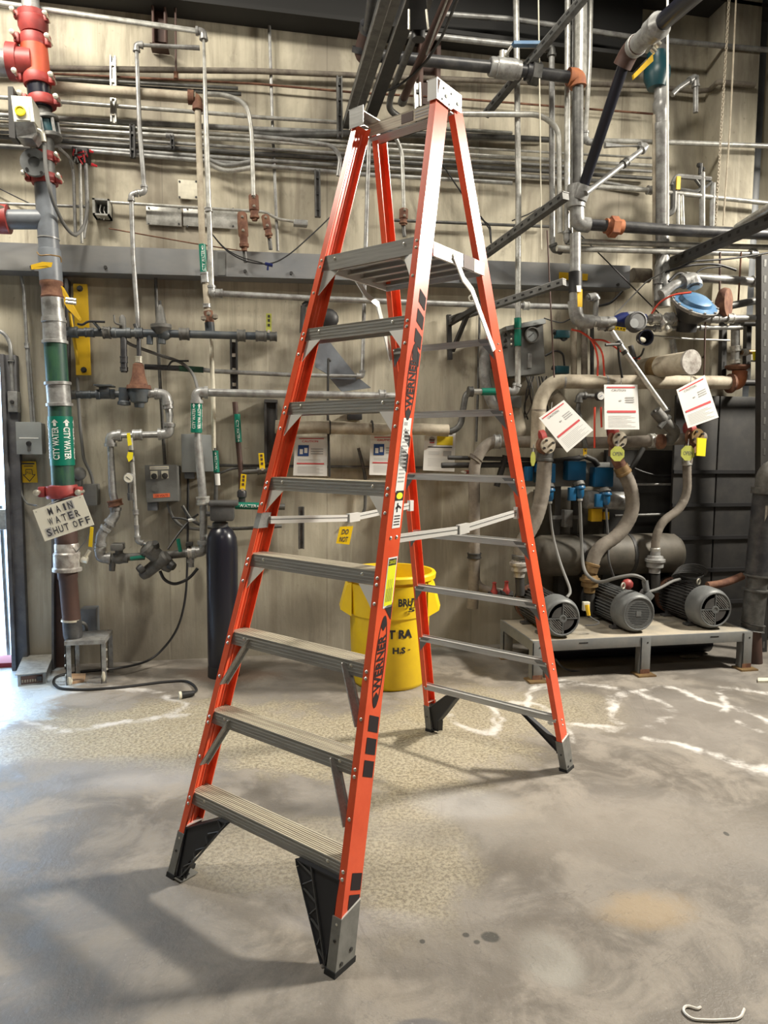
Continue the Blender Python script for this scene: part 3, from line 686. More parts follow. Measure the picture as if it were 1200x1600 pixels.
# ================================================================== conduit bundle high on the wall
def run(label, pts, r, m='galv', off=.05, cat='conduit', name='conduit', **k): return pipe(name, label, cat, pts, r, m, off, **k)
run('thick dusty pipe topmost of the wall bundle, stepping round the pilaster', [(-40, 106), (75, 107), (400, 111), (560, 118), (800, 128), (1012, 134), (1085, 143), (1108, 141), (1122, 128, .26), (1179, 133, .26)], 4.5, 'dusty', .07, 'pipe', 'dusty_pipe', bend=.6)
run('thin brown rod just below the top dusty pipe', [(75, 115), (400, 131), (560, 145), (700, 153), (1020, 178)], 1.8, 'rust', .06, bend=.5)
run('short dark conduit ending open below the dusty pipe', [(60, 121), (372, 138)], 2.6, 'galv_dark', .09)
run('dark cut-off conduit just above the big cream pipe', [(60, 127), (377, 147)], 3.2, 'galv_dark', .06)
c1 = run('big cream pipe running from the fire riser to a rusty elbow', [(75, 136), (308, 154), (316, 380), (321, 448)], 9, 'cream_pipe', .22, 'pipe', 'cream_pipe', bend=.0) if 0 else None
t = pipe('cream_pipe', 'big cream pipe running from the red riser to a rusty elbow', 'pipe', [(70, 135), (306, 153)], 8.5, 'cream_pipe', .22)
e = MB(); a_, b_, c_ = at(296, 152, .22), at(308, 154, .22), at(309, 172, .22); e.tube(rounded([a_, b_, c_], .04), .036, 12); e.cyl(a_-V((.01, 0, 0)), a_+V((.03, 0, 0)), .048); e.cyl(c_, c_+V((0, 0, .04)), .038); obj('elbow', e, 'rust', t)
t = pipe('water_pipe', 'dusty cream vertical water pipe hanging below the rusty elbow, green sleeve at its foot', 'pipe', [(309, 165), (316, 380), (321, 440), (325, 505)], 5, 'cream_pipe', .22, coup=((320, 434, 8, 1.35, 'galv'), (323, 478, 3, 1.3, 'galv')))
band('label_sleeve', t, 319, 430, 316, 382, 5.2, .22, 'green_label', 'CITY WATER', 1)
t = pipe('union_fitting', 'rusty bolted union where the cream vertical pipe meets the dark manifold', 'fitting', [(325, 486), (328, 505), (329, 528)], 7, 'rust', .25, n=8)
obj('bolts', MB().sphere(at(318, 497, .3), .022, 6).sphere(at(336, 495, .3), .024, 6).sphere(at(326, 490, .32), .018, 6), 'dusty', t, kind='stuff'); obj('adapter', MB().cyl(at(327, 504, .25), at(329, 526, .25), .035), 'dark_blue_pipe', t)
run('bright conduit just below the cream pipe, running behind the curved one', [(-40, 149), (83, 158), (383, 181), (400, 183), (528, 191), (800, 208)], 3.2, 'galv_bright', .08, coup=((375, 180, 7, 1.2, 'galv_bright'),))
run('dull conduit third from the top of the lower wall bundle', [(-40, 178), (85, 185), (400, 202), (800, 217), (858, 219)], 4.4, 'galv', .05)
run('thin bright conduit just above the paired straps', [(-40, 183), (85, 191), (400, 213), (800, 235), (1018, 247)], 2.0, 'galv_bright', .10)
run('smooth bright conduit running through the left strap', [(-40, 193), (85, 201), (400, 220), (800, 246), (1018, 259)], 3.2, 'galv_bright', .09, coup=((265, 212, 6, 1.25, 'galv'),))
run('grey conduit directly below the strap bolts', [(-40, 204), (85, 211), (400, 232), (800, 255), (1018, 268)], 2.6, 'galv', .07)
run('dark grey thick conduit low in the bundle', [(-40, 211), (85, 219), (400, 240), (800, 264), (1018, 279)], 3.4, 'galv_dark', .06, coup=((268, 232, 6, 1.3, 'galv_dark'),))
run('dull grey conduit second from the bottom of the bundle', [(60, 226), (400, 250), (800, 274), (933, 283), (1013, 297)], 3.2, 'galv', .05)
run('lowest bright conduit sagging slightly in the bundle', [(140, 236), (400, 258), (560, 272), (800, 286)], 3.4, 'galv', .07)
run('dark pipe along the bundle bottom behind the ladder', [(395, 208), (430, 212), (600, 207), (800, 215), (857, 218)], 4.2, 'galv_dark', .11)
run('left dark pipe stub beside the riser below the bundle', [(-40, 226), (48, 231)], 4, 'galv_dark', .2)
run('curved grey conduit dipping below the bundle at the right', [(322, 247), (350, 260), (392, 252)], 3, 'galv', .09, bend=5)
run('second curved conduit dipping beside the first', [(322, 254), (352, 269), (392, 262)], 3.6, 'galv_bright', .12, bend=5)
run('curved conduit swooping down into a flat end near the ladder', [(395, 213), (470, 220), (520, 228), (532, 245), (528, 275)], 3.4, 'galv', .16, bend=5)
for i, (x0, y0, x1, y1, wd, lb) in enumerate(((170, 86, 182, 190, 9, 'bright slotted strut fixed upright on the wall near the red riser'), (202, 194, 210, 245, 8, 'short dark strap holding the conduit bundle by the loop pipe'), (527, 118, 534, 214, 9, 'dark slotted strut upright behind the left ladder top'), (492, 264, 500, 338, 9, 'black slotted strut stub below the bundle left of the ladder'), (465, 792, 477, 858, 9, 'black slotted strut on bare wall behind the lowest left spreader'), (645, 128, 660, 182, 11, 'bright short strut hanging behind the ladder guard rail'), (362, 520, 368, 612, 12, 'dark strut with round holes behind the grey manifold'), (267, 210, 270, 232, 6, 'small dark clamp on the bundle right of the loop pipe'))):
    mt = ('galv_bright', 'dark_steel', 'galv_dark', 'galv_dark', 'galv_dark', 'galv_bright', 'dark_steel', 'dark_steel')[i]
    xm0, xm1 = x0+(wd/2 if 0 else 0), x1
    A, B_ = at((x0+x1)/2, y0, .13), at((x0+x1)/2+(1 if i != 4 else 0), y1, .13); hw = wd*mpp(A)/2
    t = thing('wall_strut', lb, 'bracket', B_)
    obj('channel', MB().loft([B_+V((-hw, .04, 0)), B_+V((hw, .04, 0)), B_+V((hw, 0, 0)), B_+V((hw*.5, 0, 0)), B_+V((hw*.5, .02, 0)), B_+V((-hw*.5, .02, 0)), B_+V((-hw*.5, 0, 0)), B_+V((-hw, 0, 0))],
        [A+V((-hw, .04, 0)), A+V((hw, .04, 0)), A+V((hw, 0, 0)), A+V((hw*.5, 0, 0)), A+V((hw*.5, .02, 0)), A+V((-hw*.5, .02, 0)), A+V((-hw*.5, 0, 0)), A+V((-hw, 0, 0))]), mt, t)
    bm_ = MB(); n_ = max(2, int((y1-y0)/22))
    for k_ in range(n_): q = A.lerp(B_, (k_+.5)/n_); bm_.box(q+V((0, .012, 0)), (hw*.9, .012, hw*.9))
    obj('bolts', bm_, 'bolt' if i in (0, 6) else 'dark_bolt', t, kind='stuff')
# ------------------------------------------------------------------ upper left pipes
pipe('handrail_pipe', 'long galvanised pipe sloping from the top left corner to an elbow, then down the wall', 'pipe', [(-60, -4), (-10, 4), (318, 50), (322, 200), (327, 340), (331, 458), (335, 458)], 4.6, 'galv_bright', .34, bend=0, fit='galv', coup=((323, 328, 3, 1.4, 'galv'),))
pipe('pipe_loop', 'small grey pipe loop from the long vertical pipe down to the manifold', 'pipe', [(312, 75), (213, 70), (218, 200), (226, 300), (205, 304), (208, 400), (216, 512)], 3.6, 'galv', .28, bend=0, fit='galv')
pipe('branch_pipe', 'galvanised pipe running right from the long vertical pipe, under the grey channel', 'pipe', [(331, 458), (480, 466), (700, 475), (905, 480)], 4.8, 'galv', .22, coup=((340, 459, 8, 1.4, 'galv'), (822, 478, 5, 1.4, 'galv_bright')))
run('bright bent conduit curving from the cream pipe down to a rusty fitting', [(322, 147), (350, 148), (385, 160), (393, 200), (396, 306)], 3.6, 'galv_bright', .26, bend=6)
for x0, y0, x1, y1, r_, lb in ((396, 304, 398, 345, 8, 'tall rusty fitting below the bright bent conduit'), (378, 332, 382, 392, 8, 'rusty capped fitting left of the bent conduit'), (414, 336, 421, 372, 6.5, 'small rusty fitting right of the bent conduit'), (631, 326, 630, 352, 7, 'rusty fitting below the bright gooseneck behind the ladder')):
    A, B_ = at(x0, y0, .22), at(x1, y1, .22); r = r_*mpp(A)
    t = thing('rusty_fitting', lb, 'fitting', B_)
    d = B_-A; l_ = d.length
    obj('body', MB().lathe(A, d, [(0, r*.7), (l_*.06, r), (l_*.6, r), (l_*.64, r*.8), (l_*.8, r*.8), (l_*.82, r*.95), (l_*.9, r*.95), (l_*.92, r*.6), (l_, r*.55)], 12), 'rust', t)
    obj('bolts', MB().sphere(A+d*.15+V((0, -r, 0)), .012, 6).sphere(A+d*.5+V((0, -r, 0)), .012, 6), 'dusty', t, kind='stuff')
    if x0 != 396: run('stub conduit passing below the ' + lb, [(x1, y1), (x1+2, y1+18)], 3.2, 'galv_dark', .2)
run('conduit across the wall from the open box to a flat grey end box', [(-40, 316), (0, 318), (134, 323)], 2.4, 'galv', .07)
run('thin conduit from the open box past the rusty fittings', [(172, 316), (330, 326), (415, 331), (432, 342), (458, 346)], 2.4, 'galv_bright', .07, bend=5)
t = thing('junction_box', 'small flat grey box at the end of a conduit left of the ladder', 'box', at(468, 353, .1)); obj('body', slab(459, 342, 481, 352, .10, .07, .006), 'galv', t)
t = thing('open_junction_box', 'small open square electrical box full of loose wires', 'box', at(158, 338, .12))
a_, b_ = at(144, 309, .12), at(171, 337, .12)
for p0, p1 in (((a_.x, 0, a_.z), (b_.x, 0, a_.z-.012)), ((a_.x, 0, b_.z), (b_.x, 0, b_.z+.012)), ((a_.x, 0, a_.z), (a_.x+.016, 0, b_.z)), ((b_.x-.012, 0, a_.z), (b_.x, 0, b_.z))):
    obj('side', MB().b2((p0[0], -.12, p0[2]), (p1[0], 0, p1[2])), 'galv_bright', t)
obj('back', MB().b2((a_.x, -.02, b_.z), (b_.x, 0, a_.z)), 'galv_dark', t)
for k_ in range(4):
    P_ = [V((random.uniform(a_.x+.02, b_.x-.02), -random.uniform(.03, .10), a_.z-.03-.028*j-random.uniform(0, .02))) for j in range(4)]
    obj('wire', MB().tube(rounded(P_, .03), .0035, 5), 'white' if k_ % 2 else 'black', t)
for i, (q, lb) in enumerate((((228, 321, 284, 354), 'left grey-white metal cover plate on the wall'), ((286, 322, 371, 358), 'right wider metal cover plate on the wall'), ((278, 280, 309, 312), 'small square off-white plate above the wider cover plates'))):
    t = thing('cover_plate', lb, 'plate', at(q[0], q[3], .03)); obj('plate', slab(*q, .03, .012, .002), 'galv_bright' if i < 2 else 'ivory', t)
    s_ = MB()
    for u in (.08, .92):
        for v_ in (.12, .88): p = at(q[0]+(q[2]-q[0])*u, q[1]+(q[3]-q[1])*v_, .03); s_.cyl(p+V((0, -.004, 0)), p, .008, n=6)
    obj('screws', s_, 'dark_bolt', t, kind='stuff')
t = thing('wire_junction', 'dark open junction box spilling black and red wires', 'box', at(126, 252, .12)); obj('box', slab(112, 228, 137, 250, .12, .10, .004), 'black', t)
for k_ in range(9):
    P_ = [at(random.uniform(113, 138), random.uniform(232, 257), random.uniform(.12, .18)) for j in range(4)]
    obj('wire', MB().tube(rounded(P_, .05), .005, 5), ('black', 'cord_grey', 'red_rubber')[k_ % 3], t)
obj('wire_nut', MB().tube([at(140, 236, .15), at(146, 238, .15)], [.012, .006], 6), 'red_rubber', t); obj('wire_nut', MB().tube([at(143, 257, .15), at(152, 260, .15)], [.012, .006], 6), 'red_rubber', t)
run('leftmost of three vertical conduits under the open wire junction', [(112, 250), (115, 275), (118, 370)], 2.6, 'galv', .09)
run('bright middle conduit of three under the open wire junction', [(125, 256), (128, 380)], 2.6, 'galv_bright', .1)
run('rightmost of three conduits under the open wire junction', [(134, 256), (137, 330), (130, 372)], 3.2, 'galv', .08, bend=3)
run('thin brown threaded rod hanging from the roof edge', [(274, -10), (275, 118)], 1.6, 'brown_steel', .12, 'rod', 'hanger_rod', coup=((275, 118, 5, 2.2, 'rust'),))
run('upright grey conduit passing behind the bundle left of the ladder', [(420, 18), (426, 200), (434, 392)], 2.6, 'galv', .04)
for q, lb in (((236, -12, 260, 66), 'brown steel hanger column above the small pipe loop'), ((656, 62, 688, 165), 'dark maroon steel hanger column behind the ladder cap')):
    t = thing('hanger_column', lb, 'column', at(q[0], q[3], .14)); obj('web', slab(q[0]+3, q[1], q[2]-3, q[3], .06, .05), 'brown_steel', t)
    for a_ in ((q[0], q[0]+5), (q[2]-5, q[2])): obj('flange', slab(a_[0], q[1], a_[1], q[3], .12, .11, .003), 'brown_steel', t)
    obj('foot_plate', slab(q[0]-2, q[3], q[2]+2, q[3]+4, .14, .13), 'brown_steel', t)
# ------------------------------------------------------------------ fire riser on the left
RO = .42
def rp(x, y, off=RO): return at(x, y, off)
t = thing('fire_riser', 'tall painted riser pipe at the far left with red bolted couplings and green sections', 'pipe', at(114, 990, RO))
def seg(nm, x0, y0, x1, y1, r_, m, prof=None, off=RO, n=20, parent=t):
    A, B_ = rp(x0, y0, off), rp(x1, y1, off); d = B_-A; l_ = d.length; r = r_*mpp(A)
    prof = prof or ((0, 1), (1, 1)); return obj(nm, MB().lathe(A, d, [(l_*h, r*k_) for h, k_ in prof], n), m, parent)
def coupling(x, y, r_, h, dx, m='red_iron', sx=1.0):
    A, B_ = rp(x-dx*h/2, y-h/2), rp(x+dx*h/2, y+h/2); r = r_*mpp(A)
    c_ = obj('coupling', MB().lathe(A, B_-A, [(0, r*.86), (0, r*.95), ((B_-A).length*.25, r), ((B_-A).length*.75, r), ((B_-A).length, r*.95), ((B_-A).length, r*.86)], 20), m, t)
    for s_ in (-1, 1):
        q = (A+B_)/2+V((s_*r*1.12, -r*.35, 0))
        obj('bolt_lug', MB().box(q, (r*.42, r*.5, h*mpp(A)*.85), None, .008), m, c_)
        obj('bolt', MB().cyl(q+V((s_*r*.12, -r*.75, 0)), q+V((s_*r*.12, r*.5, 0)), r*.13, n=8).lathe(q+V((s_*r*.12, -r*.75, 0)), (0, -1, 0), [(0, r*.2), (r*.15, r*.2), (r*.22, r*.05)], 8), 'bolt', c_)
seg('pipe_section', 45, -30, 49, 24, 13, 'galv')
seg('coupling_body', 50, 20, 53, 54, 22, 'red_iron', ((0, .8), (.05, 1), (.3, .95), (.35, 1.02), (.7, 1.0), (1, .82)))
coupling(51, 30, 19, 14, .1); coupling(53, 66, 20, 18, .1)
seg('tee_body', 53, 74, 58, 122, 20, 'orange_iron')
o_ = obj('tee_branch', MB().tube([rp(52, 98, RO+.02), rp(14, 96, RO+.02)], [.085, .085], 18), 'red_iron', t)
obj('branch_flange', MB().tube([rp(30, 98), rp(14, 96)], [.112, .112], 18), 'red_iron', t); obj('branch_pipe', MB().tube([rp(16, 99), rp(-120, 90)], .083, 18), 'galv', t)
seg('pipe_section', 58, 120, 64, 170, 17, 'black_gloss'); coupling(58, 126, 21, 16, .15); coupling(66, 160, 21, 15, .15)
seg('valve_neck', 64, 168, 69, 186, 13, 'cast_grey')
seg('flange', 70, 184, 72, 191, 20, 'galv_dark', ((0, .95), (.2, 1), (.8, 1), (1, .9))); seg('valve_core', 71, 190, 76, 216, 14, 'teal_dark'); seg('flange', 75, 212, 77, 220, 20, 'galv_dark', ((0, .95), (.2, 1), (.8, 1), (1, .9)))
for a_ in range(6): an = a_*math.pi/3+.3; q0, q1 = rp(71, 188), rp(76, 216); r_ = 17*mpp(q0); dq = V((math.cos(an)*r_, math.sin(an)*r_, 0)); obj('stud', MB().cyl(q0+dq, q1+dq, .011, n=6), 'galv', t)
seg('pipe_section', 68, 218, 71, 285, 15, 'galv_dark'); coupling(70, 247, 17, 15, .1); coupling(70, 281, 20, 15, .1)
gd = obj('inspection_disc', MB().lathe(rp(55, 256, RO+.10), (0, -1, 0), [(0, .085), (.03, .085), (.032, .035), (.02, .035), (.02, .001)], 22), 'motor_grey', t)
for a_ in range(4): an = a_*math.pi/2+.6; obj('bolt', MB().cyl(rp(55, 256, RO+.13)+V((math.cos(an)*.062, 0, math.sin(an)*.062)), rp(55, 256, RO+.14)+V((math.cos(an)*.062, 0, math.sin(an)*.062)), .010, n=8), 'dark_bolt', gd)
seg('pipe_section', 70, 287, 77, 392, 15.5, 'grey_paint')
obj('tee_branch', MB().tube([rp(74, 343), rp(8, 343)], .062, 18), 'grey_paint', t); obj('branch_coupling', MB().tube([rp(14, 343), rp(-8, 342)], .092, 18), 'red_iron', t); obj('bolt', MB().cyl(rp(2, 326, .5), rp(2, 326, .4), .022, n=8), 'bolt', t)
seg('weld_ring', 76, 372, 76, 374, 16.3, 'galv'); seg('pipe_section', 77, 390, 80, 440, 17, 'grey_paint', ((0, .97), (.05, 1), (1, 1)))
seg('coupling_body', 80, 440, 82, 468, 16, 'rust', ((0, 1.05), (.15, 1.08), (.3, .95), (.75, .98), (.85, 1.08), (1, 1)))
seg('pipe_section', 82, 466, 84, 502, 16.5, 'galv', ((0, 1), (.82, 1), (.83, 1.06), (1, 1.06))); seg('coupling_body', 84, 500, 86, 537, 17.5, 'galv', ((0, 1.05), (.1, 1.05), (.12, .97), (.85, .97), (.88, 1.1), (1, 1.1)))
seg('pipe_section', 86, 536, 90, 600, 16.5, 'green_pipe'); seg('tee_body', 90, 597, 93, 635, 18, 'galv', ((0, 1.1), (.12, 1.1), (.14, .97), (.86, .97), (.88, 1.1), (1, 1.1)))
seg('pipe_section', 93, 634, 99, 762, 17, 'green_pipe')
t_label = band('label_sleeve', t, 98, 727, 94, 651, 17, RO, 'green_label', 'CITY WATER', 4)
seg('groove_band', 97, 758, 97, 779, 19, 'red_iron', ((0, .9), (.1, 1), (.3, 1), (.32, .93), (.36, .93), (.38, 1), (.6, 1), (.62, .93), (.66, .93), (.68, 1), (.9, 1), (1, .9))); coupling(97, 768, 24, 19, .1)
seg('valve_body', 99, 776, 104, 850, 17, 'brown_steel'); seg('valve_collar', 104, 846, 105, 892, 19, 'silver_foil', ((0, .8), (.1, .95), (.35, .95), (.4, 1.05), (.85, 1.05), (.9, 1.15), (1, 1.15)))
seg('pipe_section', 105, 890, 112, 968, 13.5, 'brown_steel', ((0, 1.1), (.16, 1.1), (.2, 1), (1, 1))); seg('clamp_ring', 111, 967, 111, 970, 14.6, 'bolt'); seg('boot', 112, 968, 115, 1001, 14.5, 'black_pipe', ((0, .95), (.7, 1), (.9, .9), (1, .6)))
obj('valve_handle', MB().tube([rp(124, 876), rp(133, 872), rp(140, 860)], .014, 8).tube([rp(128, 874), rp(137, 876)], .024, 8), 'bolt', t)
# actuator on the riser
t2 = thing('valve_actuator', 'cream valve actuator box with a yellow dial mounted on the riser', 'actuator', at(38, 218, .7))
obj('back_plate', MB().prism([at(12, 135, .60), at(20, 135, .60), at(24, 216, .60), at(14, 214, .60)], (0, .10, 0)), 'dark_steel', t2)
obj('housing', MB().loft([at(17, 149, .70), at(49, 151, .70), at(54, 190, .70), at(22, 190, .70)], [p+V((0, .16, 0)) for p in (at(17, 149, .70), at(49, 151, .70), at(54, 190, .70), at(22, 190, .70))]), 'sign_white', t2)
obj('lower_housing', MB().loft([at(23, 190, .70), at(52, 190, .70), at(57, 207, .66), at(50, 216, .66), at(26, 214, .66)], [p+V((0, .14, 0)) for p in (at(23, 190, .70), at(52, 190, .70), at(57, 207, .66), at(50, 216, .66), at(26, 214, .66))]), 'galv', t2)
obj('dial_plate', MB().prism([at(23, 165, .705), at(45, 166, .705), at(47, 188, .705), at(25, 187, .705)], (0, .006, 0)), 'sign_white', t2)
dl = obj('dial', MB().lathe(at(32, 174, .706), (0, -1, 0), [(0, .031), (.012, .031), (.014, .024), (.008, .024), (.008, .001)], 18), 'yellow_tag', t2)
obj('conduit_elbow', MB().tube(rounded([at(57, 203, .63), at(66, 206, .63), at(69, 222, .63)], .03), .017, 10), 'bolt', t2)
run('flexible grey conduit looping from the valve actuator to the vertical conduits', [(69, 218, .62), (71, 262, .62), (80, 310, .6), (100, 352, .4), (116, 370, .3), (132, 356, .2), (137, 318, .15)], 3, 'cord_grey', .4, 'hose', 'flexible_conduit', bend=8)
run('short grey cable from the riser flange to the wire junction', [(93, 232, .4), (108, 245, .2), (113, 262, .1)], 2.2, 'galv', .2, 'cable', 'cable', bend=4)
run('thin dark cable sloping past the riser at the left edge', [(-10, 290), (30, 310), (55, 322)], 1.0, 'black', .05, 'cable', 'cable')
# dirty yellow tag strings
t2 = thing('riser_tag', 'crumpled yellow tag with wires tied round the riser at the grey channel', 'tag', at(65, 420, .6))
obj('tag', MB().loft([at(48, 414, .58), at(66, 409, .62), at(82, 410, .6), at(80, 417, .6), at(62, 420, .62), at(49, 421, .58)], [p+V((0, .006, 0)) for p in (at(48, 414, .58), at(66, 409, .62), at(82, 410, .6), at(80, 417, .6), at(62, 420, .62), at(49, 421, .58))]), 'yellow_paint', t2)
obj('wire', MB().tube(rounded([at(58, 394, .56), at(62, 400, .6), at(76, 398, .62), at(95, 401, .56), at(96, 410, .55)], .03), .005, 5), 'brass', t2)
# dark wall channel behind the riser and the small table at its foot
t2 = thing('wall_channel', 'tall dark steel channel standing on the floor behind the riser', 'channel', at(92, 1044, .12))
A = at(92, 434, .12); B_ = V((at(92, 1030, .12).x, A.y, 0.0))
for dx, w_ in ((-.045, .016), (.045, .016)): obj('flange', MB().loft([B_+V((dx-w_/2, 0, 0)), B_+V((dx+w_/2, 0, 0)), B_+V((dx+w_/2, .12, 0)), B_+V((dx-w_/2, .12, 0))], [A+V((dx-w_/2, 0, 0)), A+V((dx+w_/2, 0, 0)), A+V((dx+w_/2, .12, 0)), A+V((dx-w_/2, .12, 0))]), 'jamb', t2)
obj('web', MB().loft([B_+V((-.04, .06, 0)), B_+V((.04, .06, 0)), B_+V((.04, .07, 0)), B_+V((-.04, .07, 0))], [A+V((-.04, .06, 0)), A+V((.04, .06, 0)), A+V((.04, .07, 0)), A+V((-.04, .07, 0))]), 'brown_steel', t2)
t2 = thing('pipe_stand', 'small grey steel angle stand carrying the foot of the riser', 'stand', at(132, 1050, .42))
zt_ = at(130, 1000, .5).z; xa, xb = at(103, 1050, .5).x, at(166, 1045, .5).x
for x in (xa, xb-.035):
    for y in (-.5, -.25): obj('leg', MB().b2((x, y, 0), (x+.035, y+.005, zt_)).b2((x if x > xa else x, y, 0), (x+.005, y+.035, zt_)), 'galv', t2)
obj('top_plate', MB().b2((xa, -.52, zt_-.03), (xb, -.24, zt_)), 'galv', t2)
bl = MB()
for k_ in range(3): bl.sphere((xb, -.49, .10+.07*k_), .011, 6); bl.sphere((xa, -.49, .07+.07*k_), .011, 6)
obj('bolts', bl, 'bolt', t2, kind='stuff'); obj('plaster_blob', MB().sphere((xa+.02, -.49, .03), .026, 8, (.8, .8, 1.4)), 'ivory', t2); obj('plaster_blob', MB().sphere((xb-.02, -.49, .05), .026, 8, (.7, .7, 1.9)), 'ivory', t2)
t2 = thing('dark_wall_box', 'dark blue-grey box low on the wall behind the pipe stand', 'box', at(137, 993, .12)); obj('box', slab(125, 952, 151, 993, .12, .12, .006), 'grey_paint', t2)
run('short grey hose curling beside the riser foot', [(126, 972, .4), (134, 975, .3), (136, 990, .2), (134, 1000, .2)], 2.6, 'cord_grey', .3, 'hose', 'hose', bend=4)
# yellow bracket plate
t2 = thing('yellow_wall_plate', 'tall bright yellow steel plate bolted upright on the wall beside the riser', 'plate', at(128, 588, .06))
Q = [at(114, 443, .07), at(136, 444, .07), at(142, 586, .07), at(119, 586, .07)]; obj('plate', MB().prism(Q, (0, .02, 0)), 'yellow_paint', t2)
for x, y in ((125, 451), (131, 578)): p = at(x, y, .07); obj('nut', MB().lathe(p, (0, -1, 0), [(0, .022), (.006, .022), (.006, .015), (.03, .015)], 8), 'dark_bolt', t2)
t2 = thing('yellow_brace', 'yellow triangular brace clamped to the riser with two silver bolts', 'brace', at(110, 500, .42))
obj('gusset', MB().prism([at(93, 446, .44), at(97, 447, .44), at(125, 497, .3), at(123, 500, .3), at(105, 482, .38), at(95, 465, .42)], (0, .05, 0)), 'yellow_paint', t2)
obj('rod', MB().tube([at(109, 488, .34), at(122, 570, .2)], .012, 6), 'yellow_paint', t2)
for y in (467, 472): obj('bolt', MB().cyl(at(103, y, .45), at(119, y+2, .45), .012, n=8), 'bolt', t2)
# left wall items
run('thin vertical conduit down to the grey switch box on the left', [(33, 432), (37, 455), (43, 560), (50, 662)], 2.6, 'galv', .06, coup=((43, 540, 4, 1.4, 'galv'),))
run('second thin conduit alongside down to the grey switch box', [(44, 540), (48, 580), (54, 662)], 1.8, 'galv', .05)
run('conduit bending down to the small switch by the door', [(-30, 512), (5, 518), (16, 535), (20, 612)], 3, 'galv', .06, bend=5, coup=((19, 563, 2, 1.6, 'galv'),))
t2 = thing('door_switch', 'small grey switch box beside the bright doorway', 'switch', at(20, 644, .08)); obj('box', slab(11, 611, 28, 644, .09, .08, .006), 'galv', t2); obj('knob', MB().lathe(at(19, 628, .09), (0, -1, 0), [(0, .014), (.015, .012), (.016, .001)], 10), 'dark_bolt', t2)
t2 = thing('disconnect_box', 'pale grey electrical box with a black knob beside the green riser label', 'box', at(45, 710, .12)); obj('box', slab(24, 660, 64, 709, .13, .13, .006), 'box_grey', t2)
obj('door', slab(24, 659, 66, 710, .137, .006, .002), 'box_grey', t2); obj('label_strip', slab(30, 683.5, 60, 685.5, .139, .002), 'white', t2); obj('knob', MB().lathe(at(45, 693, .139), (0, -1, 0), [(0, .018), (.018, .015), (.019, .001)], 12), 'black', t2); obj('knob_tab', slab(42.5, 696, 47, 705, .15, .01), 'galv_dark', t2)
t2 = thing('arrow_sign', 'small faded yellow sign with an outlined down arrow below the disconnect box', 'sign', at(46, 755, .02)); Q = [(32, 721), (56, 721), (59, 754), (34, 754)]
obj('plate', pxpoly(Q, .02, .006), 'yellow_paint', t2); f_ = bil(Q, .021); pr = MB()
for a_, b_ in (((.3, .62), (.7, .62)), ((.7, .62), (.7, .38)), ((.7, .38), (.88, .38)), ((.88, .38), (.5, .06)), ((.5, .06), (.12, .38)), ((.12, .38), (.3, .38)), ((.3, .38), (.3, .62))):
    p, q = f_(*a_), f_(*b_); pr.add(*(lambda b: (b.v, b.f))(bar(p, q, .004, .001, (0, 1, 0)) if 0 else MB().tube([p, q], .0025, 4)))
qrect(pr, f_, .08, .86, .9, .93); qrect(pr, f_, .2, .76, .8, .80); put_text(pr, 'PULL', lambda u, v_: f_(.36+.28*u, .40+.12*v_)); obj('print', pr, 'print_dark', t2)
run('thin conduit curling below the arrow sign to the valve', [(32, 755), (33, 772), (42, 787), (58, 790, .2)], 1.6, 'cord_grey', .05, 'cable', 'cable', bend=6)
t2 = thing('grey_wall_enclosure', 'dark grey pump switch and box hanging on the wall behind the riser', 'box', at(135, 790, .14)); obj('box', slab(128, 757, 151, 790, .14, .14, .006), 'panel_dark', t2); obj('switch_body', MB().sphere(at(124, 740, .14), .05, 10, (1, .8, 1)).b2(at(116, 733, .14), at(130, 760, .04)), 'panel_dark', t2)
run('dark conduit curving down behind the riser to the wall enclosure', [(121, 590), (124, 655), (131, 720), (142, 738), (146, 760)], 2.4, 'cord_grey', .05, bend=5)
# MAIN WATER SHUT OFF
t2 = thing('shut_off_sign', 'tilted white sign reading MAIN WATER SHUT OFF tied to the riser', 'sign', at(98, 845, .62)); Q = [(51, 797), (129, 773), (147, 820), (70, 846)]
obj('board', pxpoly(Q, .62, .006), 'sign_white', t2); f_ = bil(Q, .621)
k1, k2 = MB(), MB()
LN = (("MAIN", .645, .20, .21, .62), ("WATER", .36, .16, .19, .80), ("SHUT OFF", .08, .03, .115, .95))
rows = ((.70, .25, (('M', .26, 0), ('A', .415, 0), ('I', .55, 0), ('N', .66, 1))), (.40, .25, (('W', .20, 0), ('A', .335, 0), ('T', .47, 0), ('E', .60, 1), ('R', .735, 0))), (.10, .25, (('S', .10, 1), ('H', .225, 0), ('U', .335, 0), ('T', .45, 0), ('O', .62, 0), ('F', .745, 0), ('F', .88, 0))))
cells = MB()
for v0, h_, chs in rows:
    for ch, u0, dk in chs:
        w_ = .055 if ch == 'I' else .10
        if ch == 'I': u0 += .02
        if dk: qrect(cells, f_, u0-.008, v0-.015, u0+w_+.012, v0+h_)
        put_text(k1, ch, lambda u, v_: f_(u0+(w_-.012)*u, v0+(h_-.03)*v_)+V((0, -.0006, 0)), .02)
obj('tie_wire', MB().tube([at(56, 800, .62), at(80, 786, .55), at(97, 780, .50)], .004, 5).tube([at(126, 777, .62), at(112, 776, .55), at(97, 780, .5)], .004, 5), 'cord_grey', t2); obj('letter_squares', cells, 'print_grey', t2); obj('lettering', k1, 'print_dark', t2)
t2 = thing('yellow_pipe_tag', 'narrow yellow tag hanging below the corner of the shut off sign', 'tag', at(142, 855, .5)); obj('strap', MB().tube([at(143, 824, .54), at(134, 845, .5), at(120, 862, .46)], .004, 5), 'cord_grey', t2); obj('tag', pxpoly([(141, 823), (146, 824), (144, 855), (138, 854)], .55, .005), 'yellow', t2)
